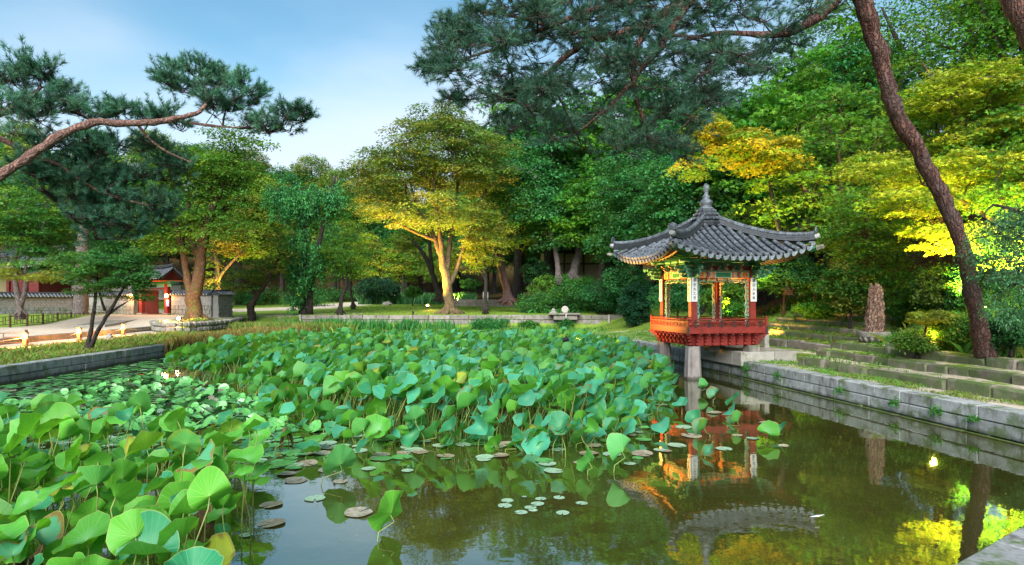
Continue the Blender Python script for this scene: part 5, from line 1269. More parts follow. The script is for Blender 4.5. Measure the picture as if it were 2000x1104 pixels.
for a_ in ((60, 330, 15, 50, 20, .7, 7, .42), (110, 355, 15.4, 50, 24, .8, 8, .42), (300, 430, 17, 40, 14, .7, 7, .36), (180, 290, 15.8, 50, 18, .7, 8, .4), (20, 150, 14.5, 90, 34, .8, 16, .45), (90, 210, 14.8, 80, 26, .8, 14, .45), (180, 225, 15, 50, 16, .5, 8, .35), (240, 225, 15.3, 40, 14, .5, 6, .3), (20, 230, 14, 60, 40, .8, 8, .45), (110, 180, 15, 30, 14, .5, 4, .35),
           (370, 175, 16.2, 45, 24, .7, 11, .36), (375, 135, 16.2, 36, 14, .4, 7, .28), (440, 165, 16.5, 50, 22, .6, 11, .34), (430, 215, 16.5, 60, 16, .7, 11, .38), (490, 190, 16.6, 30, 12, .5, 5, .3), (520, 245, 16.6, 70, 15, .6, 12, .36), (580, 228, 16.7, 26, 12, .4, 6, .26), (330, 240, 16, 40, 16, .6, 7, .36),
           (140, 300, 15.5, 60, 20, .8, 9, .45), (210, 340, 16.0, 70, 22, .9, 12, .45), (250, 400, 16.5, 70, 18, .9, 12, .42), (230, 455, 16.6, 70, 18, .8, 11, .40), (140, 390, 16, 50, 24, .8, 8, .45), (340, 330, 17, 55, 18, .9, 8, .40), (290, 355, 16.8, 40, 16, .8, 6, .4), (180, 430, 16.2, 40, 20, .7, 7, .38), (270, 290, 16, 50, 14, .7, 6, .36)):
    pads += pad(*a_)
pads = np.array(pads)
pine('pine_tree', 'red pine reaching in from the left with a long bare pink limb against the sky',
     [[(-17.3, 14.0, .5, .34), (-17.0, 14.2, 1.8, .30), (-16.6, 14.0, 3.2, .27), (-16.8, 14.2, 4.6, .23), (-17.0, 14.5, 6.0, .18), (-16.5, 14.6, 7.6, .10)],
      [(-16.6, 14.0, 3.0, .19)]+TP([(-90, 400, 21.6), (0, 343, 18.7), (60, 303, 17.3), (120, 262, 16.6), (180, 236, 15.8), (240, 243, 13.7), (300, 240, 13.0), (345, 232, 10.1), (395, 220, 7.9), (405, 195, 5.0), (400, 165, 2.9)], 13.3, 3.0),
      [(-16.7, 14.1, 3.9, .16)]+TP([(-40, 250, 14.4), (20, 280, 10.8), (70, 308, 8.6), (110, 318, 7.2), (150, 350, 6.5), (200, 378, 5.0), (290, 402, 2.9)], 13.8, 2.5),
      TP([(270, 245, 5.8), (290, 270, 5.0), (320, 295, 4.3), (375, 318, 2.2)], 15.6, .3), [(-16.8, 14.2, 4.8, .15)]+TP([(-60, 240, 15.8), (0, 222, 14.4), (40, 205, 11.5), (80, 170, 5.8)], 14.2, .4), TP([(345, 236, 5.8), (400, 245, 5.0), (470, 250, 2.9)], 16.2, .3)],
     pads[:, :3], pads[:, 3], PT, 'barklimb', 9, 2, 42, .135, .0052, flatz=.75, up=.5)
poly = [(815, 132), (868, 40), (960, -20), (1660, -30), (1600, 90), (1480, 150), (1400, 230), (1325, 320), (1240, 335), (1120, 290), (1000, 262), (930, 200), (885, 160)]
cl = []
while len(cl) < 275:
    x, y = rng.uniform(810, 1660), rng.uniform(-30, 340)
    if not in_poly(x, y, poly): continue
    dens = 1.0 if y < 230 else .55
    if x > 1450: dens *= .55
    if rng.random() > dens: continue
    Y = rng.uniform(11.0, 14.6); p_ = P(x, y, Y); cl.append((p_.x, p_.y, p_.z, rng.uniform(.28, .48)))
for a_ in ((835, 128, 13, 18, 8, .3, 4, .26), (870, 45, 13, 18, 14, .3, 4, .26), (895, 190, 13, 20, 10, .3, 4, .26), (900, 80, 13, 24, 14, .4, 5, .3)): cl += pad(*a_)
cl = np.array(cl)
def TY(pts, Y0, Y1): return TP(pts, Y0, Y1-Y0)
pine('pine_tree', 'great leaning red pine on the right bank whose canopy overhangs the pond', 
     [[(11.32, 15.25, .3, .30), (11.30, 15.15, .9, .27)]+TY([(1925, 694, 35), (1912, 640, 31), (1898, 570, 28), (1885, 500, 28), (1862, 430, 26), (1828, 355, 27), (1795, 295, 27), (1760, 240, 30), (1738, 190, 28), (1722, 120, 30), (1702, 50, 32), (1680, -10, 33), (1640, -110, 32), (1560, -190, 28), (1450, -260, 23)], 15.0, 12.0),
      TY([(1620, -130, 40), (1480, -90, 36), (1380, -30, 30), (1336, 0, 26), (1271, 47, 22), (1206, 71, 19), (1148, 76, 15), (1119, 98, 12), (1054, 159, 9), (1003, 178, 6)], 12.3, 12.8),
      TY([(1480, -90, 30), (1400, -40, 24), (1343, 0, 18), (1307, 69, 14), (1271, 112, 12), (1235, 159, 10), (1191, 210, 7), (1126, 261, 4)], 12.3, 12.0),
      TY([(1271, 47, 14), (1238, 100, 12), (1236, 150, 11), (1243, 200, 9), (1256, 230, 8), (1273, 262, 6), (1276, 292, 3)], 12.4, 12.6),
      TY([(1660, -60, 34), (1631, 0, 26), (1595, 36, 20), (1536, 68, 15), (1490, 68, 12), (1400, 62, 9), (1300, 90, 6)], 12.4, 13.4),
      TY([(1380, -30, 20), (1250, 0, 15), (1150, 20, 12), (1050, 60, 9), (960, 100, 6), (880, 120, 4)], 12.3, 13.2), TY([(1206, 71, 12), (1100, 60, 9), (1000, 30, 6), (920, 20, 4)], 12.6, 13.4)],
     cl[:, :3], cl[:, 3], PT*.55, 'barkpine', 10, 2, 40, .125, .0042, flatz=.6, up=.1, rmin=.009)
# second trunk at the top right corner
tree('pine_tree', 'second red pine trunk cutting the top right corner of the picture', 'tree', [TP([(2260, 760, 70), (2200, 500, 60), (2120, 250, 54), (2030, 90, 50), (1990, 20, 46), (1950, -90, 40)], 13.5)], None, 0, 0, 0, 0, None, 'barkpine')

# ---- shrubs
def shrub(label, px, py, Y, rpx, rpy, tones, n=26, nl=90, size=.1, ry=None, name='shrub', flat=.45, rc=None, z=None, fan=False):
    e = E_(px, py, Y, rpx, rpy, ry); gz_ = zt(e[0], e[1]) if z is None else z
    b = (e[0], e[1], gz_)
    return tree(name, label, 'shrub', [[(b[0], b[1], b[2], .07), (b[0]+.05, b[1], (b[2]+e[2])/2, .05), (b[0], b[1], e[2], .03)]], [e], int(n*1.5), rc or max(.2, e[3]*.24), nl, size, tones, 'barkdark', flat, .3, .6, rootflare=False, rmin=.008, sides=6, crown_name='leaves', shell=.12, start=0, fan=fan)
shrub('low dark juniper bush beside a rock on the far lawn', 738, 562, 66, 44, 18, [(.018, .07, .04), DK_], 60, 110, .17)
shrub('small round green bush right of the dark juniper', 806, 570, 62, 17, 13, [GR], 26, 80, .14)
shrub('rounded dark bush far behind the golden zelkova', 918, 553, 72, 20, 10, [GR2], 26, 80, .17)
shrub('light green bush at the right end of the lawn', 1050, 590, 50, 46, 22, [(.05, .17, .05), GR], 50, 110, .13)
shrub('pale leaved bush in front of the left trunk of the ochre hall', 1062, 562, 52, 28, 24, [(.10, .22, .03)], 36, 100, .13)
shrub('dark evergreen bush under the small red lantern', 1046, 530, 54, 26, 30, [DK_, GR2], 40, 110, .14)
shrub('mid green bush behind the round stone ornament', 1118, 578, 49, 44, 24, [GR, (.04, .15, .04)], 50, 110, .13)
shrub('bright green mound below the ochre hall', 1120, 552, 52.5, 50, 16, [(.04, .20, .015)], 40, 110, .13)
shrub('wide bush on the slope above the wall right end', 1180, 570, 47, 52, 30, [TE, GR2], 60, 110, .13)
shrub('dense dark yew bush left of the pavilion railing', 1243, 592, 40, 34, 42, [(.012, .07, .03), (.02, .085, .04)], 80, 130, .10)
shrub('bush behind the yew beside the pavilion', 1225, 545, 43, 44, 32, [TE, GR2], 60, 110, .13)
shrub('leafy bush seen through the pavilion columns', 1322, 575, 32, 50, 34, [TE, BG], 70, 120, .10)
shrub('bright bush seen between the middle pavilion columns', 1420, 590, 29, 46, 34, [(.05, .20, .03), YG], 60, 120, .10)
shrub('broad leaved bush right of the pavilion roof corner', 1530, 530, 27.5, 56, 36, [GR, (.03, .13, .04)], 80, 120, .12)
shrub('dark leafy bush on the slope above the steps', 1590, 540, 27, 60, 26, [GR2, TE], 70, 120, .11)
shrub('olive leaved bush behind the petrified log', 1660, 555, 22, 60, 44, [OL, GR], 70, 120, .10)
shrub('green bush between the log and the leaning pine', 1790, 590, 20.6, 44, 42, [GR, (.07, .16, .02)], 70, 120, .09)
shrub('dark bush left of the leaning pine trunk', 1835, 560, 18.8, 50, 40, [GR2, (.08, .13, .02)], 70, 120, .09)
shrub('yellow green undergrowth right of the bollard lamp', 1865, 640, 16.4, 36, 28, [(.14, .20, .02), GR], 50, 110, .07)
shrub('low plants around the foot of the bollard lamp', 1790, 665, 16.6, 40, 14, [(.10, .20, .03)], 36, 90, .07)
shrub('low green plants on the topmost steps', 1620, 607, 25.2, 46, 12, [(.06, .21, .02), GR], 40, 100, .09)
shrub('low plants left of the log on the slope', 1590, 600, 25.6, 40, 10, [(.05, .20, .02)], 30, 100, .09)
shrub('dark shrub at the right edge under the feathery maple', 1975, 640, 14.8, 40, 36, [GR2, DK_], 50, 110, .07)
shrub('bushy green plant in the strip before the lawn wall', 960, 634, 44.6, 42, 13, [(.04, .20, .05)], 46, 110, .10)
shrub('green bush in the strip left of the spout pipe', 1030, 637, 44.4, 24, 10, [(.05, .18, .03)], 26, 90, .10)
shrub('climbing plant under the stone basin slab', 1105, 640, 45.0, 16, 16, [(.03, .15, .03)], 24, 90, .10, ry=.3)
shrub('dark bush behind the gate lamp at left', 262, 598, 46.5, 40, 18, [GR2], 40, 90, .13)
shrub('low shrubs beside the far path', 600, 585, 62, 46, 9, [GR, (.04, .15, .05)], 40, 90, .15)
shrub('hedge of low bushes right of the vine covered trunk', 640, 573, 74, 60, 8, [GR2, GR], 40, 90, .18)
shrub('dark bushes behind the end of the palace wall', 420, 590, 50, 26, 12, [DK_, GR2], 26, 90, .13)
shrub('bushes left of the lamplit pale tree', 500, 575, 66, 60, 16, [GR, TE], 50, 90, .17)
# ------------------------------------------------------------------ lotus
def lotusmat():
    m, t, b = newmat('lotus_leaf'); a = nd(t, 'ShaderNodeAttribute', attribute_name='tone'); uv = nd(t, 'ShaderNodeUVMap'); uv.uv_map = 'polar'
    s = nd(t, 'ShaderNodeSeparateXYZ'); t.links.new(uv.outputs[0], s.inputs[0]); u, v = s.outputs[0], s.outputs[1]
    f = math_(t, 'ABSOLUTE', math_(t, 'SUBTRACT', math_(t, 'FRACT', math_(t, 'MULTIPLY', u, 21), 0), .5), 0)
    vein = ramp(t, math_(t, 'MULTIPLY', math_(t, 'SUBTRACT', .5, f), math_(t, 'ADD', v, .05)), .0, .055, 1, 0)
    g = nd(t, 'ShaderNodeNewGeometry'); bf = g.outputs['Backfacing']; oi = nd(t, 'ShaderNodeObjectInfo')
    n = noise(t, 7, 4, .6)
    top = mix(t, math_(t, 'MULTIPLY', vein, .5), a.outputs['Color'], (.22, .42, .22)); top = mix(t, ramp(t, n, .3, .7, 0, .35), top, mix(t, 1.0, top, (.6, .75, .7), 'MULTIPLY'))
    back = mix(t, .62, a.outputs['Color'], (.10, .36, .03)); back = mix(t, math_(t, 'MULTIPLY', vein, .55), back, (.30, .50, .10))
    top = mix(t, ramp(t, v, 0, .5, .35, 0), top, (.20, .44, .22))
    c = mix(t, bf, top, back); c = mix(t, ramp(t, v, .955, .99, 0, .6), c, (.30, .34, .10)); c = mix(t, ramp(t, noise(t, 38, 3, .6), .70, .76, 0, .8), c, (.20, .13, .04)); c = mix(t, 1.0, c, mixgrey(t, ramp(t, oi.outputs['Random'], 0, 1, .78, 1.2)), 'MULTIPLY')
    t.links.new(c, b.inputs['Base Color']); b.inputs['Roughness'].default_value = .5; b.inputs['Specular IOR Level'].default_value = .32
    bump(t, b, math_(t, 'ADD', math_(t, 'MULTIPLY', vein, .8), n), .01, .35)
    tr = nd(t, 'ShaderNodeBsdfTranslucent'); t.links.new(mix(t, 1.0, mix(t, .5, c, (.16, .42, .03)), (1.25, 1.3, .6), 'MULTIPLY'), tr.inputs[0]); ms = nd(t, 'ShaderNodeMixShader'); ms.inputs[0].default_value = .38
    t.links.new(b.outputs[0], ms.inputs[1]); t.links.new(tr.outputs[0], ms.inputs[2]); t.links.new(ms.outputs[0], t.nodes['Material Output'].inputs[0]); return m
M_['lotus'] = lotusmat()
M_['stem'] = simple('lotus_stem', (.14, .25, .05), .6, .3, 20, .2, c2=(.18, .17, .05))
def blade(R_, seed, rings=6, seg=22, fold=.0):
    r0 = np.random.default_rng(seed); ph = r0.random(5)*6.28; nw = r0.integers(2, 5); nw2 = r0.integers(7, 10); am = .08+.12*r0.random(); vs = []; uvs = []
    fa = r0.random()*6.28
    for i in range(rings+1):
        r = (i/rings)**.85
        for j in range(seg):
            th = 2*math.pi*j/seg; rr = r*(1+.05*math.sin(3*th+ph[0])+.03*math.sin(7*th+ph[1])); x, y = rr*math.cos(th), rr*math.sin(th)
            z = .20*r**2-.10*math.exp(-(r/.22)**2)+am*r**2*math.sin(nw*th+ph[2])+.06*r**3*math.sin(nw2*th+ph[3])-.16*max(0, r-.75)**1.2*(1+math.sin(2*th+ph[4]))
            xf = x*math.cos(fa)+y*math.sin(fa); z += fold*abs(xf)**1.4
            sh = 1-.18*abs(fold)*abs(xf)
            vs.append((x*R_*sh, y*R_*sh, z*R_)); uvs.append((j/seg, r))
    fs = [(i*seg+j, (i+1)*seg+j, (i+1)*seg+(j+1) % seg, i*seg+(j+1) % seg) for i in range(rings) for j in range(seg)]
    fuv = [((j/seg, i/rings), (j/seg, (i+1)/rings), ((j+1)/seg, (i+1)/rings), ((j+1)/seg, i/rings)) for i in range(rings) for j in range(seg)]
    return vs, fs, fuv, [v[1] for v in uvs]
TOPS = {'teal': np.array([.075, .30, .18]), 'green': np.array([.08, .30, .05]), 'mid': np.array([.055, .24, .10])}
def tint(tn, rad, seed):
    r0 = np.random.default_rng(seed); c = np.ones((len(rad), 4), np.float32)
    base = {'teal': (.060, .33, .20), 'green': (.075, .30, .03), 'mid': (.028, .22, .095), 'yellow': (.30, .36, .03), 'rim': (.07, .30, .15)}[tn]
    for i, r in enumerate(rad):
        k = list(base)
        if tn in ('yellow', 'rim') and r > (.72 if tn == 'rim' else .8)+.2*r0.random(): k = (.20, .12, .03)
        c[i, :3] = k
    return c
def blade_mesh(R_, seed, tn, fold, rings=6, seg=22):
    vs, fs, fuv, rad = blade(R_, seed, rings, seg, fold); me = bpy.data.meshes.new('leaf_blade'); me.from_pydata(vs, [], fs); uvl = me.uv_layers.new(name='polar'); uvl.data.foreach_set('uv', np.array(fuv, np.float32).ravel())
    a = me.color_attributes.new('tone', 'FLOAT_COLOR', 'POINT'); a.data.foreach_set('color', tint(tn, rad, seed).ravel()); me.materials.append(M_['lotus']); me.polygons.foreach_set('use_smooth', [True]*len(fs)); me.update(); return me
BL = {}
for tn in ('teal', 'green', 'mid', 'yellow', 'rim'): BL[tn] = [blade_mesh(1, 100+i, tn, f, 7, 26) for i, f in enumerate((0, .25, .55, -.25, .1, .8, -.45, .35))]
MAIN = [(-11.3, 20.5), (-12.2, 24), (-13.3, 29), (-12, 33.6), (-3, 34.5), (3.6, 34.3), (4.9, 28), (5.0, 23), (4.7, 18.6), (3.4, 14.2), (2.2, 11.6), (1.0, 10.5), (-1.2, 10.9), (-2.6, 11.0), (-4.0, 12.4), (-5.2, 13.8), (-6.6, 16.5), (-8.6, 18.6)]
FGR = [(-2.4, 5.0), (-2.9, 7.0), (-3.3, 8.6), (-4.6, 9.6), (-7, 10.2), (-9.6, 10.6), (-10.0, 9.0), (-6, 5.0), (-3.6, 3.2), (-2.5, 3.3), (-2.2, 4.2)]
items = []
def edge_dist(x, y, poly):
    d = 1e9
    for (ax, ay), (bx, by) in zip(poly, poly[1:]+poly[:1]):
        ex, ey = bx-ax, by-ay; t = max(0, min(1, ((x-ax)*ex+(y-ay)*ey)/(ex*ex+ey*ey))); d = min(d, math.hypot(x-ax-ex*t, y-ay-ey*t))
    return d
y = 10.2
while y < 34.6:
    sp_s = .275 if y < 20 else .37; x = -13.6
    while x < 5.2:
        px, py = x+rng.uniform(-.2, .2), y+rng.uniform(-.2, .2)
        if in_poly(px, py, MAIN):
            ed = edge_dist(px, py, MAIN); front = py < 19 and ed < .8
            if not (front and rng.random() < .35):
                h = (.10+.55*rng.random() if front else .50+.42*rng.random())*min(1, .75+ed*.3)
                h -= .10*(py > 26)
                items.append((px, py, h, rng.uniform(.13, .27), 'main', front))
        x += sp_s
    y += sp_s
y = 3.2
while y < 10.8:
    x = -10.2
    while x < -2:
        px, py = x+rng.uniform(-.17, .17), y+rng.uniform(-.17, .17)
        if in_poly(px, py, FGR):
            hm = 1.02 if py > 5.2 else .72; items.append((px, py, rng.uniform(.22, hm), rng.uniform(.12, .24), 'front', edge_dist(px, py, FGR) < .4))
        x += .30
    y += .30
for _ in range(190):
    px, py = rng.uniform(-4.6, 4.2), rng.uniform(10.3, 16)
    if in_poly(px, py, MAIN) and edge_dist(px, py, MAIN) < 1.1: items.append((px, py, rng.uniform(.06, .36), rng.uniform(.12, .22), 'main', True))
for _ in range(80):
    px, py = rng.uniform(-10, -2.2), rng.uniform(3.4, 10.6)
    if in_poly(px, py, FGR): items.append((px, py, rng.uniform(.08, .45), rng.uniform(.13, .23), 'front', True))
# scattered ones between and in the open water
for (px, py, h, r, k) in ((665, 905, .28, .25, 'front'), (762, 1000, .26, .25, 'lone'), (600, 880, .15, .22, 'front'), (720, 860, .35, .26, 'main'), (1150, 900, .2, .2, 'main'), (1215, 880, .3, .22, 'main'),
                          (1375, 835, .16, .19, 'main'), (1432, 780, .30, .20, 'main'), (1425, 800, .2, .2, 'main'), (1440, 822, .12, .18, 'main'), (1500, 846, .14, .20, 'front'), (1525, 838, .16, .16, 'front'), (1385, 880, .1, .15, 'front'), (1375, 752, .25, .17, 'main'),
                          (1330, 790, .2, .2, 'main'), (1355, 815, .12, .18, 'front'), (1395, 770, .2, .18, 'main'), (1290, 830, .2, .2, 'main'), (1240, 800, .35, .24, 'main'), (1310, 760, .3, .24, 'main'),
                          (470, 890, .30, .22, 'front'), (520, 905, .25, .22, 'front'), (555, 850, .3, .2, 'front'), (620, 860, .18, .2, 'front'), (500, 850, .35, .22, 'front'), (450, 840, .3, .22, 'front'), (560, 810, .3, .22, 'main')):
    p_ = G(px, py, h); items.append((p_.x, p_.y, h, r, k, True))
items.append((P(737, 648, 29).x, 29, .98, .26, 'main', False))
def frame(nrm, rot):
    n = Vector(nrm).normalized(); x = Vector((math.cos(rot), math.sin(rot), 0)); x = (x-n*x.dot(n)).normalized(); y = n.cross(x)
    return Matrix(((x.x, y.x, n.x, 0), (x.y, y.y, n.y, 0), (x.z, y.z, n.z, 0), (0, 0, 0, 1)))
def inview(x, y): return abs(x)/y < .84
def score(it): return (it[3]/math.hypot(it[0], it[1])) if inview(it[0], it[1]) else 0
items.sort(key=score, reverse=True)
sv, sf, suv, st_, nv = [], [], [], [], 0; stemb = MB()
LOW = [blade(1, 200+i, 4, 13, f) for i, f in enumerate((0, .3, .6, -.3, .1, .8))]
gl_ = {'front': 'lotus leaves crowding the near left corner', 'main': 'lotus leaves along the near edge of the big lotus bed'}
def loclabel(x, y, h, tn, up, r=0, shp=''):
    px = 1000+1250*x/y; look = {'teal': 'blue green', 'green': 'bright green', 'mid': 'deep green', 'yellow': 'yellowing', 'rim': 'browned'}[tn]
    sz = ('large ' if r > .245 else 'small ' if r < .18 else 'medium ')
    pose = 'turned up' if not up else ('held high' if h > .62 else 'low')
    if y < 11 and px < 640:
        a_ = 'bottom left corner' if y < 5.0 and px < 300 else 'bottom edge' if y < 5.4 else 'left edge' if px < 120 else 'middle of the near cluster' if px < 330 else 'water side of the near cluster'
        where = f'at the {a_}' if 'edge' in a_ or 'side' in a_ else f'in the {a_}'; gp = 'lotus leaves '+where
    elif px > 1290: where = 'beside the pavilion pillars'; gp = 'loose lotus leaves beside the pavilion pillars'
    else:
        s3 = 'left' if px < 720 else 'left centre' if px < 880 else 'right centre' if px < 1060 else 'right'
        where = f"on the bed's front rim, {s3}"; gp = f'lotus leaves {where}'
        if y >= 13: where = f'inside the bed, {s3}'; gp = 'lotus leaves '+where
    return f'{sz}{look} {shp}lotus leaf {pose} {where}', gp
for i, (x, y, h, r, zone, rim) in enumerate(items):
    back = rng.random() < (.24 if zone == 'main' else .36)
    tilt = rng.uniform(.25, .85) if zone == 'main' else rng.uniform(.2, 1.0)
    if back: nrm = (rng.normal(-.65, .4), rng.uniform(.4, 1.2), rng.uniform(.25, .75))
    elif zone == 'main': nrm = (rng.normal(-.85, .35), rng.normal(-.22, .38), rng.uniform(.7, 1.5))
    else: nrm = (rng.normal(-.6, .5)*tilt*1.3, rng.normal(-.35, .5)*tilt, 1)
    q = rng.random()
    if zone == 'main': tn = 'teal' if q < .42 else 'mid' if q < .74 else 'green' if q < .94 else 'rim' if q < .98 else 'yellow'
    else: tn = 'green' if q < .62 else 'mid' if q < .82 else 'teal' if q < .90 else 'yellow' if q < .93 else 'rim'
    if zone == 'lone': back = True; nrm = (-.95, .55, .45); tn = 'green'; r = .25
    rot = rng.uniform(0, 6.28); M = Matrix.Translation((0, 0, h)) @ frame(nrm, rot) @ Matrix.Scale(r, 4)
    lean = (rng.normal(.10, .12), rng.normal(.05, .12)); nV = Vector(nrm).normalized()
    stp = [(-lean[0], -lean[1], -.35), (-lean[0]*.7, -lean[1]*.7, h*.35), (-nV.x*.06, -nV.y*.06, h-.10), (0, 0, h-.1*r)]
    if i < 300:
        vi = int(rng.integers(8)); lb_, gp_ = loclabel(x, y, h, tn, not back, r, ('', '', 'cupped ', 'drooping ', '', 'folded ', 'drooping ', '')[vi]); o = thing('lotus_leaf', lb_, 'lotus leaf', (x, y, 0), 0, gp_)
        var = BL[tn][vi]; b_ = obj('leaf_blade', var, o); b_.matrix_basis = M
        MB().tube(stp, [.008, .007, .006, .006], 5).build('stem', M_['stem'], o)
    else:
        vs, fs, fuv, rad = LOW[rng.integers(6)]; A = np.array([list(v)+[1] for v in vs]); W = np.array(M)
        W = A @ W.T; W[:, 0] += x; W[:, 1] += y; sv.append(W[:, :3]); sf += [tuple(k+nv for k in f) for f in fs]; suv += fuv; c = tint(tn, rad, i); c[:, :3] *= rng.uniform(.8, 1.2); st_.append(c); nv += len(vs)
        stemb.tube([(px+x, py+y, pz) for px, py, pz in stp], .008, 3, cap=False)
me = bpy.data.meshes.new('lotus_leaves'); me.from_pydata(np.concatenate(sv).tolist(), [], sf); uvl = me.uv_layers.new(name='polar'); uvl.data.foreach_set('uv', np.array(suv, np.float32).ravel())
a = me.color_attributes.new('tone', 'FLOAT_COLOR', 'POINT'); a.data.foreach_set('color', np.concatenate(st_).ravel().astype(np.float32)); me.materials.append(M_['lotus']); me.polygons.foreach_set('use_smooth', [True]*len(sf)); me.update()
tag(obj('lotus_leaves', me, kind='stuff'), 'dense bed of blue green lotus leaves filling the middle of the pond', 'lotus leaves')
tag(stemb.build('lotus_stems', M_['stem'], kind='stuff'), 'thicket of thin green stalks under the lotus leaves', 'lotus stems')
# pink bud and dead leaves
def bud(x, y, h, lab):
    t_ = thing('lotus_bud', lab, 'flower bud', (x, y, 0)); mb = MB(); mb.tube([(0, 0, -.3), (.02, 0, h*.5), (0, 0, h)], .007, 5); mb.build('stem', M_['stem'], t_)
    mb = MB(); mb.lathe([(.008, h-.01), (.035, h+.02), (.045, h+.05), (.03, h+.09), (.003, h+.12)], 8); mb.build('bud', M_['pink'], t_)
p_ = G(733, 706, .85); bud(p_.x, p_.y, .85, 'small pink lotus bud standing up among the lotus leaves')
M_['dead'] = simple('withered_leaf', (.17, .10, .05), .85, .5, 12, .6)
for (px, py, z, lab) in ((60, 1085, .35, 'crumpled brown withered lotus leaf in the bottom left corner'), (400, 975, .30, 'half brown withered lotus leaf hanging at the open water edge'), (560, 845, .3, 'shrivelled brown lotus leaf behind the near left cluster'), (980, 775, .7, 'shrivelled brown lotus leaf in the middle of the bed')):
    p_ = G(px, py, z); vs, fs, _, _ = blade(.16, hash(lab) % 99 if False else px, 4, 14, -1.3); mb = MB(); mb.add([(x, y, z*1.8) for x, y, z in vs], fs, 0, None, True); mb.tube([(0, 0, 0), (.03, .02, -z*.5), (.02, 0, -z-.2)], .008, 5); o = mb.build('withered_lotus_leaf', M_['dead']); o.location = p_; tag(o, lab, 'dead leaf')

# ------------------------------------------------------------------ lily pads
def padmesh(seed, col, col2, lift=.0, n=16):
    r0 = np.random.default_rng(seed); vs = [(0, 0, .006)]; ph = r0.random(3)*6.28
    for ring, rr in enumerate((.55, 1.0)):
        for j in range(n+1):
            th = .16+(2*math.pi-.32)*j/n; r = rr*(1+.03*math.sin(5*th+ph[0])); vs.append((r*math.cos(th), r*math.sin(th), .006+(rr > .9)*(.02+.05*lift*(1+math.sin(2*th+ph[1])))*1.0+lift*.12*rr*math.sin(th+ph[2])))
    fs = [(0, 1+j, 2+j) for j in range(n)]+[(1+j, n+2+j, n+3+j, 2+j) for j in range(n)]
    me = bpy.data.meshes.new('lily_pad'); me.from_pydata(vs, [], fs); a = me.color_attributes.new('tone', 'FLOAT_COLOR', 'POINT'); c = np.ones((len(vs), 4), np.float32)
    for i in range(len(vs)):
        k = r0.random(); c[i, :3] = np.array(col)*(1-k)+np.array(col2)*k
    a.data.foreach_set('color', c.ravel()); me.materials.append(M_['pad']); me.update(); return me
m, t, b = newmat('lily_pad'); at = nd(t, 'ShaderNodeAttribute', attribute_name='tone'); tco = nd(t, 'ShaderNodeTexCoord')
oi = nd(t, 'ShaderNodeObjectInfo'); c = mix(t, ramp(t, noise(t, 22, 4, .7), .45, .6, 0, .6), at.outputs['Color'], mix(t, 1., at.outputs['Color'], (.45, .5, .45), 'MULTIPLY'))
t.links.new(c, b.inputs['Base Color']); b.inputs['Roughness'].default_value = .38; b.inputs['Specular IOR Level'].default_value = .6; M_['pad'] = m
PD = {'green': [padmesh(i, (.10, .32, .06), (.07, .25, .08), l) for i, l in enumerate((0, .5, 1.2, 1.8))], 'pale': [padmesh(20+i, (.30, .42, .30), (.22, .36, .22), .1) for i in range(3)], 'brown': [padmesh(40+i, (.21, .15, .09), (.34, .32, .24), .5, 20) for i in range(3)]}
LZ = [(-14.9, 15), (-14.9, 27.5), (-13.6, 29), (-12.3, 24), (-11.2, 20.3), (-8.5, 18.3), (-6.5, 16.2), (-5.0, 13.5), (-3.6, 12), (-3.2, 9.4), (-5, 10.2), (-9.5, 11.2), (-12, 13)]
padl = []
y = 9.6
while y < 29:
    x = -15
    s_ = .185+.003*(y-9)
    while x < -3:
        px, py = x+rng.uniform(-.1, .1), y+rng.uniform(-.1, .1)
        if in_poly(px, py, LZ) and rng.random() < (.9 if px > -12.2 and py > 12 else .62): padl.append((px, py, rng.uniform(.08, .15), rng.choice(['green', 'pale', 'brown'], p=[.93, .05, .02]), px > -12.0 and py > 12 and rng.random() < .62))
        x += s_
    y += s_
for (px, py, r, k) in ((700, 1001, 27, 'brown'), (531, 1021, 26, 'brown'), (615, 973, 20, 'pale'), (578, 938, 22, 'brown'), (530, 985, 22, 'brown'), (1254, 886, 21, 'brown'), (1195, 887, 18, 'pale'), (1081, 919, 19, 'pale'), (986, 987, 14, 'pale'), (991, 977, 12, 'pale'), (1018, 1000, 13, 'pale'), (1036, 991, 12, 'pale'), (1050, 984, 13, 'pale'),
                       (1056, 974, 11, 'pale'), (1041, 996, 9, 'pale'), (1092, 971, 11, 'pale'), (1099, 1001, 13, 'pale'), (1136, 982, 12, 'pale'), (1024, 970, 5, 'pale'), (1470, 856, 12, 'pale'), (1414, 876, 16, 'pale'), (1335, 834, 16, 'pale'), (1350, 851, 20, 'brown'), (1500, 826, 18, 'brown'), (1395, 806, 14, 'brown'), (796, 919, 12, 'pale'), (800, 872, 18, 'pale'),
                       (822, 882, 16, 'brown'), (788, 885, 14, 'brown'), (870, 890, 18, 'brown'), (860, 870, 16, 'pale'), (905, 868, 16, 'pale'), (945, 897, 14, 'pale'), (978, 888, 14, 'brown'), (990, 868, 18, 'brown'), (1040, 880, 16, 'brown'), (1090, 878, 14, 'pale'), (640, 865, 18, 'pale'), (600, 905, 20, 'brown'), (640, 918, 18, 'brown'), (560, 925, 18, 'brown'), (665, 940, 14, 'brown'), (700, 880, 18, 'pale'),
                       (740, 895, 18, 'brown'), (720, 915, 14, 'pale'), (480, 1045, 12, 'pale'), (430, 940, 16, 'pale'), (410, 955, 16, 'brown'), (385, 985, 14, 'brown'), (340, 960, 14, 'pale'), (460, 925, 16, 'brown'), (1290, 790, 14, 'pale'), (1530, 870, 10, 'brown'), (1440, 850, 10, 'brown'), (1230, 905, 12, 'pale'), (1160, 870, 14, 'brown'), (620, 840, 16, 'green'), (570, 880, 16, 'green'), (650, 890, 15, 'green')):
    p_ = G(px, py, .01); padl.append((p_.x, p_.y, r*p_.y/F, k, False))
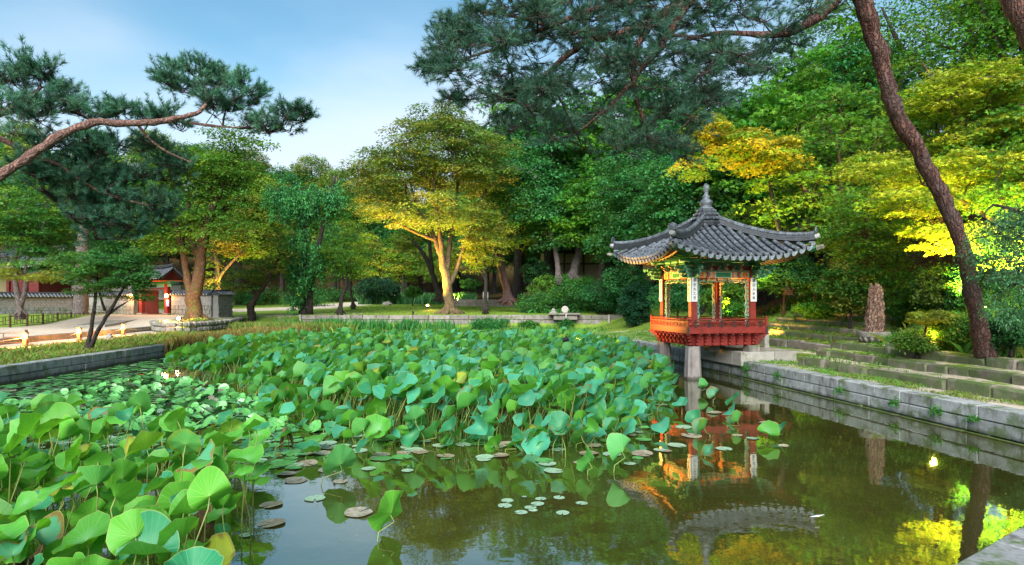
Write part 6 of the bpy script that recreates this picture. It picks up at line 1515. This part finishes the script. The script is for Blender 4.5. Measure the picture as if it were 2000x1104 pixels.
for _ in range(90):
    x, y = rng.uniform(-5, 3), rng.uniform(9.6, 13.2)
    if edge_dist(x, y, MAIN) < .9: padl.append((x, y, rng.uniform(.08, .17), rng.choice(['green', 'pale', 'brown'], p=[.3, .35, .35]), False))
padl.sort(key=lambda q_: q_[2]/math.hypot(q_[0], q_[1])/ (1 if inview(q_[0], q_[1]) else 1e3), reverse=True)
pv, pf, pc, pn = [], [], [], 0
for i, (x, y, r, k, up) in enumerate(padl):
    me = PD[k][rng.integers(2, 4) if (up and k == 'green') else rng.integers(0, 2)]
    nrm = (rng.normal(0, .5), rng.normal(0, .5), 1) if up else (rng.normal(0, .012), rng.normal(0, .012), 1)
    M = Matrix.Translation((x, y, (.05+.09*rng.random()) if up else .004+.006*rng.random())) @ frame(nrm, rng.uniform(0, 6.28)) @ Matrix.Scale(r, 4)
    if i < 300:
        o = obj('lily_pad', me); o.matrix_basis = M; px = 1000+1250*x/y
        look = {'green': 'green', 'pale': 'pale silvery', 'brown': 'reddish brown'}[k]
        if 900 < px < 1200 and y < 9: where, gp = 'in the small group floating on open water', 'lily pads in the small group on open water'
        elif px > 1270: where, gp = 'floating beside the pavilion reflection', 'lily pads beside the pavilion reflection'
        elif y < 9.4 and px < 760: where, gp = 'floating on open water near the bottom left cluster', 'lily pads near the bottom left cluster'
        elif px < 520 or (px < 620 and y > 12): where, gp = ('lifted above the carpet of lily pads on the left' if up else 'lying in the carpet of lily pads on the left'), 'lily pads of the left carpet'
        else: where, gp = 'along the front rim of the lotus bed', 'lily pads along the front rim of the lotus bed'
        sz = 'large' if r > .145 else 'small' if r < .095 else 'medium'
        tag(o, f'{sz} {look} lily pad {where}', 'lily pad', gp+(' ('+look+')' if False else ''))
    else:
        A = np.array([list(v.co)+[1] for v in me.vertices]) @ np.array(M).T; pv.append(A[:, :3]); pf += [tuple(j+pn for j in p.vertices) for p in me.polygons]; pn += len(A)
        c = np.empty(len(A)*4, np.float32); me.color_attributes['tone'].data.foreach_get('color', c); c = c.reshape(-1, 4); c[:, :3] *= rng.uniform(.6, 1.3); pc.append(c)
me = bpy.data.meshes.new('lily_pads'); me.from_pydata(np.concatenate(pv).tolist(), [], pf); a = me.color_attributes.new('tone', 'FLOAT_COLOR', 'POINT'); a.data.foreach_set('color', np.concatenate(pc).ravel()); me.materials.append(M_['pad']); me.update()
tag(obj('lily_pads', me, kind='stuff'), 'carpet of small green lily pads on the left part of the pond', 'lily pads')
o = MB(); o.add([(0, 0, 0), (.1, -.02, .01), (.19, .0, .03), (.1, .03, .012)], [(0, 1, 2, 3)]); o = o.build('floating_leaf', M_['white']); o.location = G(1580, 1010, .01); tag(o, 'tiny whitish leaf floating alone on the dark water below the pavilion reflection', 'leaf')

pts_ = []
while len(pts_) < 900:
    x, y = rng.uniform(-5, 9), rng.uniform(4.5, 24)
    if sd_pond(x, y) < -.05 and (rng.random() < .35 or math.sin(x*1.3+y*.5)+math.sin(y*1.1-x*.7) > .8): pts_.append((x, y, .006))
V_, T_ = leaves(np.array(pts_), np.full(900, .02), 1, .022, np.array([(.35, .33, .22), (.20, .15, .08), (.30, .36, .20)])[rng.integers(3, size=900)], .0, 0, .03)
V_[:, 2] = np.clip(V_[:, 2], .003, .012); tag(obj('floating_debris', npmesh('floating_debris', V_, 4, M_['leaf'], T_), kind='stuff'), 'tiny pale specks of debris floating on the open water', 'debris')
# ------------------------------------------------------------------ grasses, reeds, litter
def blades(name, label, pts, h, w_, lean, tones, cat='grass', jit=.25):
    """pts (n,3) bases; h (n,) heights"""
    n = len(pts); th = rng.random(n)*6.28; ln = np.abs(rng.normal(0, lean, n)); d = np.stack([np.cos(th)*ln, np.sin(th)*ln, np.ones(n)], 1)
    s = np.stack([-np.sin(th+1.3), np.cos(th+1.3), np.zeros(n)], 1)*(w_*.5); hh = h[:, None]
    mid = pts+d*hh*.55*np.array([.6, .6, 1]); tip = pts+d*hh*np.array([1.5, 1.5, 1])
    V_ = np.stack([pts-s, pts+s, mid+s*.8, tip, ], 1).reshape(-1, 3)
    T_ = np.array(tones)[rng.integers(len(tones), size=n)]*(1+jit*rng.normal(0, 1, (n, 1)))
    return tag(obj(name, npmesh(name, V_, 4, M_['grass'], np.clip(T_, .004, .8)), kind='stuff'), label, cat)
def scatter(n, x0, x1, y0, y1, test, zf=None):
    out = []
    while len(out) < n:
        x, y = rng.uniform(x0, x1), rng.uniform(y0, y1)
        if test(x, y): out.append((x, y, (zf or zt)(x, y)-.01))
    return np.array(out)
nzv = lambda x, y: math.sin(x*1.9+1.3)*math.cos(y*1.3)+.6*math.sin(x*4.1+y*3.3)
def corner(x, y): return x < -15.1+(y-26.5)*.25+nzv(x, y)*.4 or y > 36.6+nzv(x*2, y)*.3-.25*max(0, (-x-12.5))*1.5
pts = scatter(9000, -15.1, -9.8, 27.5, 37.6, lambda x, y: sd_pond(x, y) < 0 and (x < -13.6+nzv(x, y)*.5+(y-30)*.25) and y > 27.6+(x+15.1)*1.2, lambda x, y: 0)
blades('reeds', 'brown and green reeds standing in the far left corner of the pond', pts, rng.uniform(.45, 1.0, len(pts)), .028, .16, [(.16, .20, .04), (.24, .17, .06), (.20, .11, .04), (.10, .20, .04), (.30, .24, .08)], 'reeds')
pts = scatter(6000, -18, -9.5, 37.9, 40.5, lambda x, y: x < -11+nzv(x, y), lambda x, y: .3)
blades('reeds', 'tall green and tan reeds on the bank behind the far left corner', pts, rng.uniform(.4, .85, len(pts)), .03, .18, [(.14, .24, .04), (.10, .20, .03), (.22, .20, .06)], 'reeds')
pts = scatter(13000, -18.5, 7.5, 38.2, 45.8, lambda x, y: nzv(x*.8, y) > -.5, lambda x, y: .3)
hgt = np.array([.07+.20*max(0, nzv(x*.6, y*.8)+.5)*rng.uniform(.4, 1.1) for x, y, z in pts])
blades('tall_grass', 'mixed green grass in the planting strip before the lawn wall', pts, hgt, .035, .2, [(.07, .22, .03), (.10, .26, .03), (.05, .17, .05), (.15, .24, .05)])
pts = []
for (px, n, r) in ((640, 500, .5), (655, 400, .4), (800, 400, .5), (740, 260, .5), (560, 260, .6), (860, 200, .6), (700, 260, .4)):
    c = P(px, 0, 43.5); v = rng.normal(0, 1, (n, 2))*r; pts += [(c.x+a_, 43.2+b_, .3) for a_, b_ in v]
pts = np.array(pts); blades('iris_clumps', 'clumps of upright iris leaves against the lawn wall', pts, rng.uniform(.4, .95, len(pts)), .04, .14, [(.04, .18, .05), (.06, .22, .04)], 'plants')
c_ = G(737, 700, 0)
pts = scatter(15000, -18, -15.55, 13, 37, lambda x, y: nzv(x, y*.7) > -1.0 and (x > -17.7 or rng.random() < .5))
blades('bank_grass', 'rough grass with reddish tips on the left bank above the pond wall', pts, rng.uniform(.06, .24, len(pts)), .014, .35, [(.13, .26, .04), (.17, .22, .05), (.24, .17, .07), (.15, .28, .05)])
pts = scatter(9000, 4.6, 10, 14.5, 38, lambda x, y: .5 < (x-xr(y)) < 1.5+2*(y > 26) and nzv(x*2, y*1.4) > -.3)
blades('bank_grass', 'short grass on the right bank strip above the pond wall', pts, rng.uniform(.03, .10, len(pts)), .012, .4, [(.10, .26, .04), (.14, .26, .04), (.07, .20, .03)])
pts = scatter(3000, 8, 10, 10, 17, lambda x, y: .5 < (x-xr(y)) < 1.2 and nzv(x*3, y*2) > .2)
blades('bank_grass', 'sparse grass tufts on the dry right bank near the picture edge', pts, rng.uniform(.03, .08, len(pts)), .009, .4, [(.12, .22, .04), (.20, .22, .06)])
pts = scatter(5000, 9, 17, 17, 29, lambda x, y: 1.4 < (x-xr(y)) < 7.5 and nzv(x*2, y*1.4) > .1)
blades('step_grass', 'moss and grass tufts on the stone steps beside the pavilion', pts, rng.uniform(.04, .13, len(pts)), .014, .4, [(.08, .22, .03), (.12, .24, .03), (.05, .16, .02)])
pts = scatter(9000, 9, 20, 12, 30, lambda x, y: (x-xr(y)) > (3.1 if y < 19.6 else 6.0) and (x-xr(y)) < 9 and nzv(x, y) > -.6)
blades('undergrowth', 'leafy undergrowth carpeting the foot of the right slope', pts, rng.uniform(.08, .4, len(pts)), .05, .5, [(.06, .20, .03), (.10, .24, .03), (.03, .12, .03), (.16, .20, .03)], 'undergrowth')
pts = scatter(2600, 1.5, 6, 30, 37.4, lambda x, y: sd_pond(x, y) < 0 and x > xr(y)-1.1+nzv(x, y)*.3, lambda x, y: 0)
blades('reeds', 'arching light green grass in the water at the far right corner', pts, rng.uniform(.35, .8, len(pts)), .03, .3, [(.12, .28, .05), (.08, .22, .05), (.22, .30, .09)], 'reeds')
pts = scatter(3500, 3.2, 5.8, 3.6, 6.4, lambda x, y: sd_pond(x, y) > .5 and nzv(x*5, y*4) > -.4)
blades('bank_grass', 'short grass on the near bank in the bottom right corner', pts, rng.uniform(.02, .06, len(pts)), .004, .5, [(.10, .22, .03), (.20, .20, .06)])
pts = scatter(16000, -14, 8, 46.6, 66, lambda x, y: nzv(x, y) > -1)
blades('lawn_grass', 'short mown lawn grass around the golden zelkova', pts, rng.uniform(.03, .08, len(pts)), .03, .5, [(.13, .26, .03), (.18, .28, .04), (.10, .20, .02)])
pts = scatter(3000, 1, 14, 48, 56, lambda x, y: True)
blades('undergrowth', 'weedy growth on the bank under the ochre hall', pts, rng.uniform(.1, .45, len(pts)), .06, .5, [(.05, .20, .03), (.03, .13, .03)], 'undergrowth')
# weeds on the right pond wall
for y, z, s_, lab in ((20.2, .35, .26, 'clump of green weeds growing from the pond wall below the platform'), (18.5, .38, .13, 'small weed in a joint of the pond wall left of middle'), (14.1, .28, .13, 'bright little weed growing from the pond wall joint'), (13.0, .30, .10, 'weed in a vertical joint of the near pond wall'),
                      (12.1, .30, .12, 'fern like weed on the pond wall near the right edge'), (15.9, .33, .09, 'tiny weed on the pond wall between the two bigger ones')):
    C_ = np.array([[xr(y)-.05-.04*rng.random(), y+rng.normal(0, .5*s_), z+rng.normal(0, .35*s_)] for _ in range(int(30*s_)+3)]); V_, T_ = leaves(C_, np.full(len(C_), .09), 30, .045, np.tile([[.05, .20, .03]], (len(C_), 1)), .5, .5, .8)
    V_ = V_-np.array([xr(y), y, z]); o = obj('wall_weed', npmesh('wall_weed', V_, 4, M_['leaf'], T_)); o.location = (xr(y), y, z); tag(o, lab, 'weed')
# fallen leaves
def litter(label, n, x0, x1, y0, y1, test, tones, s=.05):
    pts = scatter(n, x0, x1, y0, y1, test); V_, T_ = leaves(pts+np.array([0, 0, .03]), np.full(n, .02), 1, s, np.array(tones)[rng.integers(len(tones), size=n)], .05, 0, .25)
    tag(obj('fallen_leaves', npmesh('fallen_leaves', V_, 4, M_['leaf'], T_), kind='stuff'), label, 'fallen leaves')
litter('brown fallen leaves on the slope behind the steps', 14000, 9, 22, 12, 32, lambda x, y: x-xr(y) > 3.2, [(.28, .11, .03), (.18, .08, .03), (.35, .18, .05)], .09)
litter('scattered dry leaves on the right bank', 1500, 6, 12, 9.5, 26, lambda x, y: .5 < x-xr(y) < 3, [(.30, .20, .08), (.22, .12, .05)], .035)
litter('scattered dry leaves on the lawn', 1500, -14, 6, 46.8, 62, lambda x, y: True, [(.30, .20, .08), (.35, .25, .08)], .06)
# rocks on the lawn
for (px, py, Y, s_, lab) in ((756, 571, 64, .55, 'pale rock under the dark juniper bush'), (822, 562, 68, .4, 'grey stone marker in front of the far pond'), (415, 611, 46.5, .25, 'small dark rock at the corner of the palace wall'), (730, 560, 67, .35, 'low grey rock left of the juniper')):
    mb = MB(); mb.lathe([(s_*.6, -.1), (s_*.7, s_*.2), (s_*.5, s_*.55), (s_*.15, s_*.7)], 7, smooth=False); mb.v = [(x*1.3+random.uniform(-1, 1)*s_*.1, y+random.uniform(-1, 1)*s_*.1, z+random.uniform(-1, 1)*s_*.06) for x, y, z in mb.v]
    x = (px-1000)*Y/F; o = mb.build('rock', M_['cobble']); o.location = (x, Y, zt(x, Y)); tag(o, lab, 'rock')
fw = thing('garden_wall', 'low stone wall beyond the lawn near the leaning brown trunk', 'wall', (-3, 62, 1.7))
stone_course(fw, (0.5, 60), (-6.5, 63), 1.6, 2.0, .8, 1.6, .4, M_['pinkstone'], -1, jit=.03, name='stone_block'); stone_course(fw, (0.5, 60), (-6.5, 63), 2.0, 2.35, .8, 1.6, .4, M_['pinkstone'], -1, jit=.03, name='stone_block')
o = MB().box(-.28, .28, -.05, .05, .35, .95, .02); o.box(-.24, -.18, -.03, .03, -.1, .35); o.box(.18, .24, -.03, .03, -.1, .35); o = o.build('info_board', M_['white']); o.location = (-2.6, 63.0, zt(-2.6, 63)+.4); tag(o, 'small white information board on legs beyond the lawn', 'sign')
pts = scatter(2500, -16, -4, 66, 72, lambda x, y: True); blades('reeds', 'band of tall reeds of the far small pond beyond the lawn', pts, rng.uniform(.7, 1.3, len(pts)), .07, .15, [(.05, .18, .07), (.08, .22, .06)], 'reeds')
rl = thing('red_lantern', 'small orange red roofed lantern box among bushes left of the ochre hall', 'lantern', (2.4, 55.5, zt(2.4, 55.5)), 0)
MB().box(-.06, .06, -.06, .06, 0, 2.0, .01).build('post', M_['wood'], rl); MB().box(-.18, .18, -.18, .18, 1.7, 2.1, .02).build('box', M_['orange'], rl); mb = MB(); mb.lathe([(.5, 2.1), (.28, 2.25), (.02, 2.45)], 4, smooth=False); mb.build('roof', M_['orange'], rl)

# ------------------------------------------------------------------ lit lamps
AM = (1, .50, .10); YE = (1, .62, .12)
def gz(x, y): return zt(x, y)
fixture('dark box floodlight on the lawn wall aimed up into the golden zelkova', (-7.2, 46.6, gz(-7.2, 46.6)), (-5.6, 48.4, 9.0), 8000, (1, .56, .09), 105, False, r=.12)
fixture('glowing ground spotlight on the lawn left of the golden zelkova', (-7.6, 57.5, gz(-7.6, 57.5)), (-5.4, 50, 8.0), 7000, (1, .58, .10), 100, True, r=.12, head=1.3)
x_, y_ = -18.0, 34.7
fixture('brilliant round spotlight on the rim of the rough stone bastion', (x_, y_, 1.24), (-18.3, 37.5, 3.2), 420, AM, 120, True, head=.9)
mb = MB(); g = bpy.data.objects[[o.name for o in bpy.data.objects if o.get('label', '').startswith('brilliant')][0]]; mb.lathe([(.02, .10), (.09, .15), (.10, .2), (.06, .27), (.01, .29)], 8); o = mb.build('bulb', M_['glow2'], g); o.location = (.0, -.14, 0)
l = bpy.data.lights.new('lamp_light', 'POINT'); l.energy = 110; l.color = AM; l.shadow_soft_size = .08; lo = obj('lamp_light', l, g); lo.location = (0, -.3, .2)
fixture('floodlight at the foot of the golden lit tree by the far path', (-24.6, 56.0, gz(-24.6, 56)), (-26, 57.5, 7), 2500, YE, 110, False)
fixture('orange glowing floodlight under the trees beyond the far path', (-24.8, 73, gz(-24.8, 73)), (-23.5, 76, 4.4), 500, (1, .30, .05), 130, True, head=2.6)
fixture('floodlight under the yellow trees beyond the lawn, left part', (-15.5, 70, gz(-15.5, 70)), (-13, 78, 8), 5000, YE, 110, False)
fixture('floodlight under the yellow trees beyond the lawn, behind the zelkova', (-6.0, 68, gz(-6, 68)), (-5, 76, 8), 5000, YE, 110, False)
fixture('floodlight on a stake among lotus aimed at the pavilion', (1.9, 22.6, .92), (5.4, 21.7, 3.1), 3100, (1, .47, .09), 72, False, r=.08, blend=1.0)
fixture('floodlight hidden behind the pavilion aimed at the steps', (9.4, 25.2, gz(9.4, 25.2)), (13.2, 26.0, 3.2), 1300, (1, .42, .08), 100, False)
fixture('floodlight behind the pavilion aimed at its rear side', (8.9, 24.6, gz(8.9, 24.6)), (6.9, 22.3, 3.3), 300, AM, 80, False)
fixture('floodlight on the slope under the brilliant yellow maple', (14.2, 17.6, gz(14.2, 17.6)), (14.4, 19.0, 8.0), 5500, (1, .74, .14), 110, False)
fixture('second floodlight under the brilliant yellow maple', (13.0, 17.6, gz(13.0, 17.6)), (12.7, 18.5, 8.0), 3500, (1, .74, .14), 100, False)
fixture('floodlight behind the pavilion roof under the golden branch crown', (9.0, 27.6, gz(9.0, 27.6)), (9.7, 26.2, 9), 5000, (1, .66, .12), 80, False)
p_ = G(1820, 684, 1.22); z_ = zt(p_.x, p_.y)
bl = thing('bollard_lamp', 'short round grey bollard lamp glowing on the slope near the leaning pine', 'bollard lamp', (p_.x, p_.y, z_))
mb = MB(); mb.lathe([(.10, -.1), (.10, .2)], 14, smooth=False); mb.build('body', M_['paver'], bl); mb = MB(); mb.lathe([(.085, .202), (.085, .27)], 14); mb.build('lamp_glass', M_['glow'], bl); mb = MB(); mb.lathe([(.10, .272), (.10, .29)], 14, smooth=False); mb.build('cap', M_['paver'], bl)
l = bpy.data.lights.new('lamp_light', 'POINT'); l.energy = 26; l.color = YE; l.shadow_soft_size = .08; lo = obj('lamp_light', l, bl); lo.location = (-.1, -.2, .42)
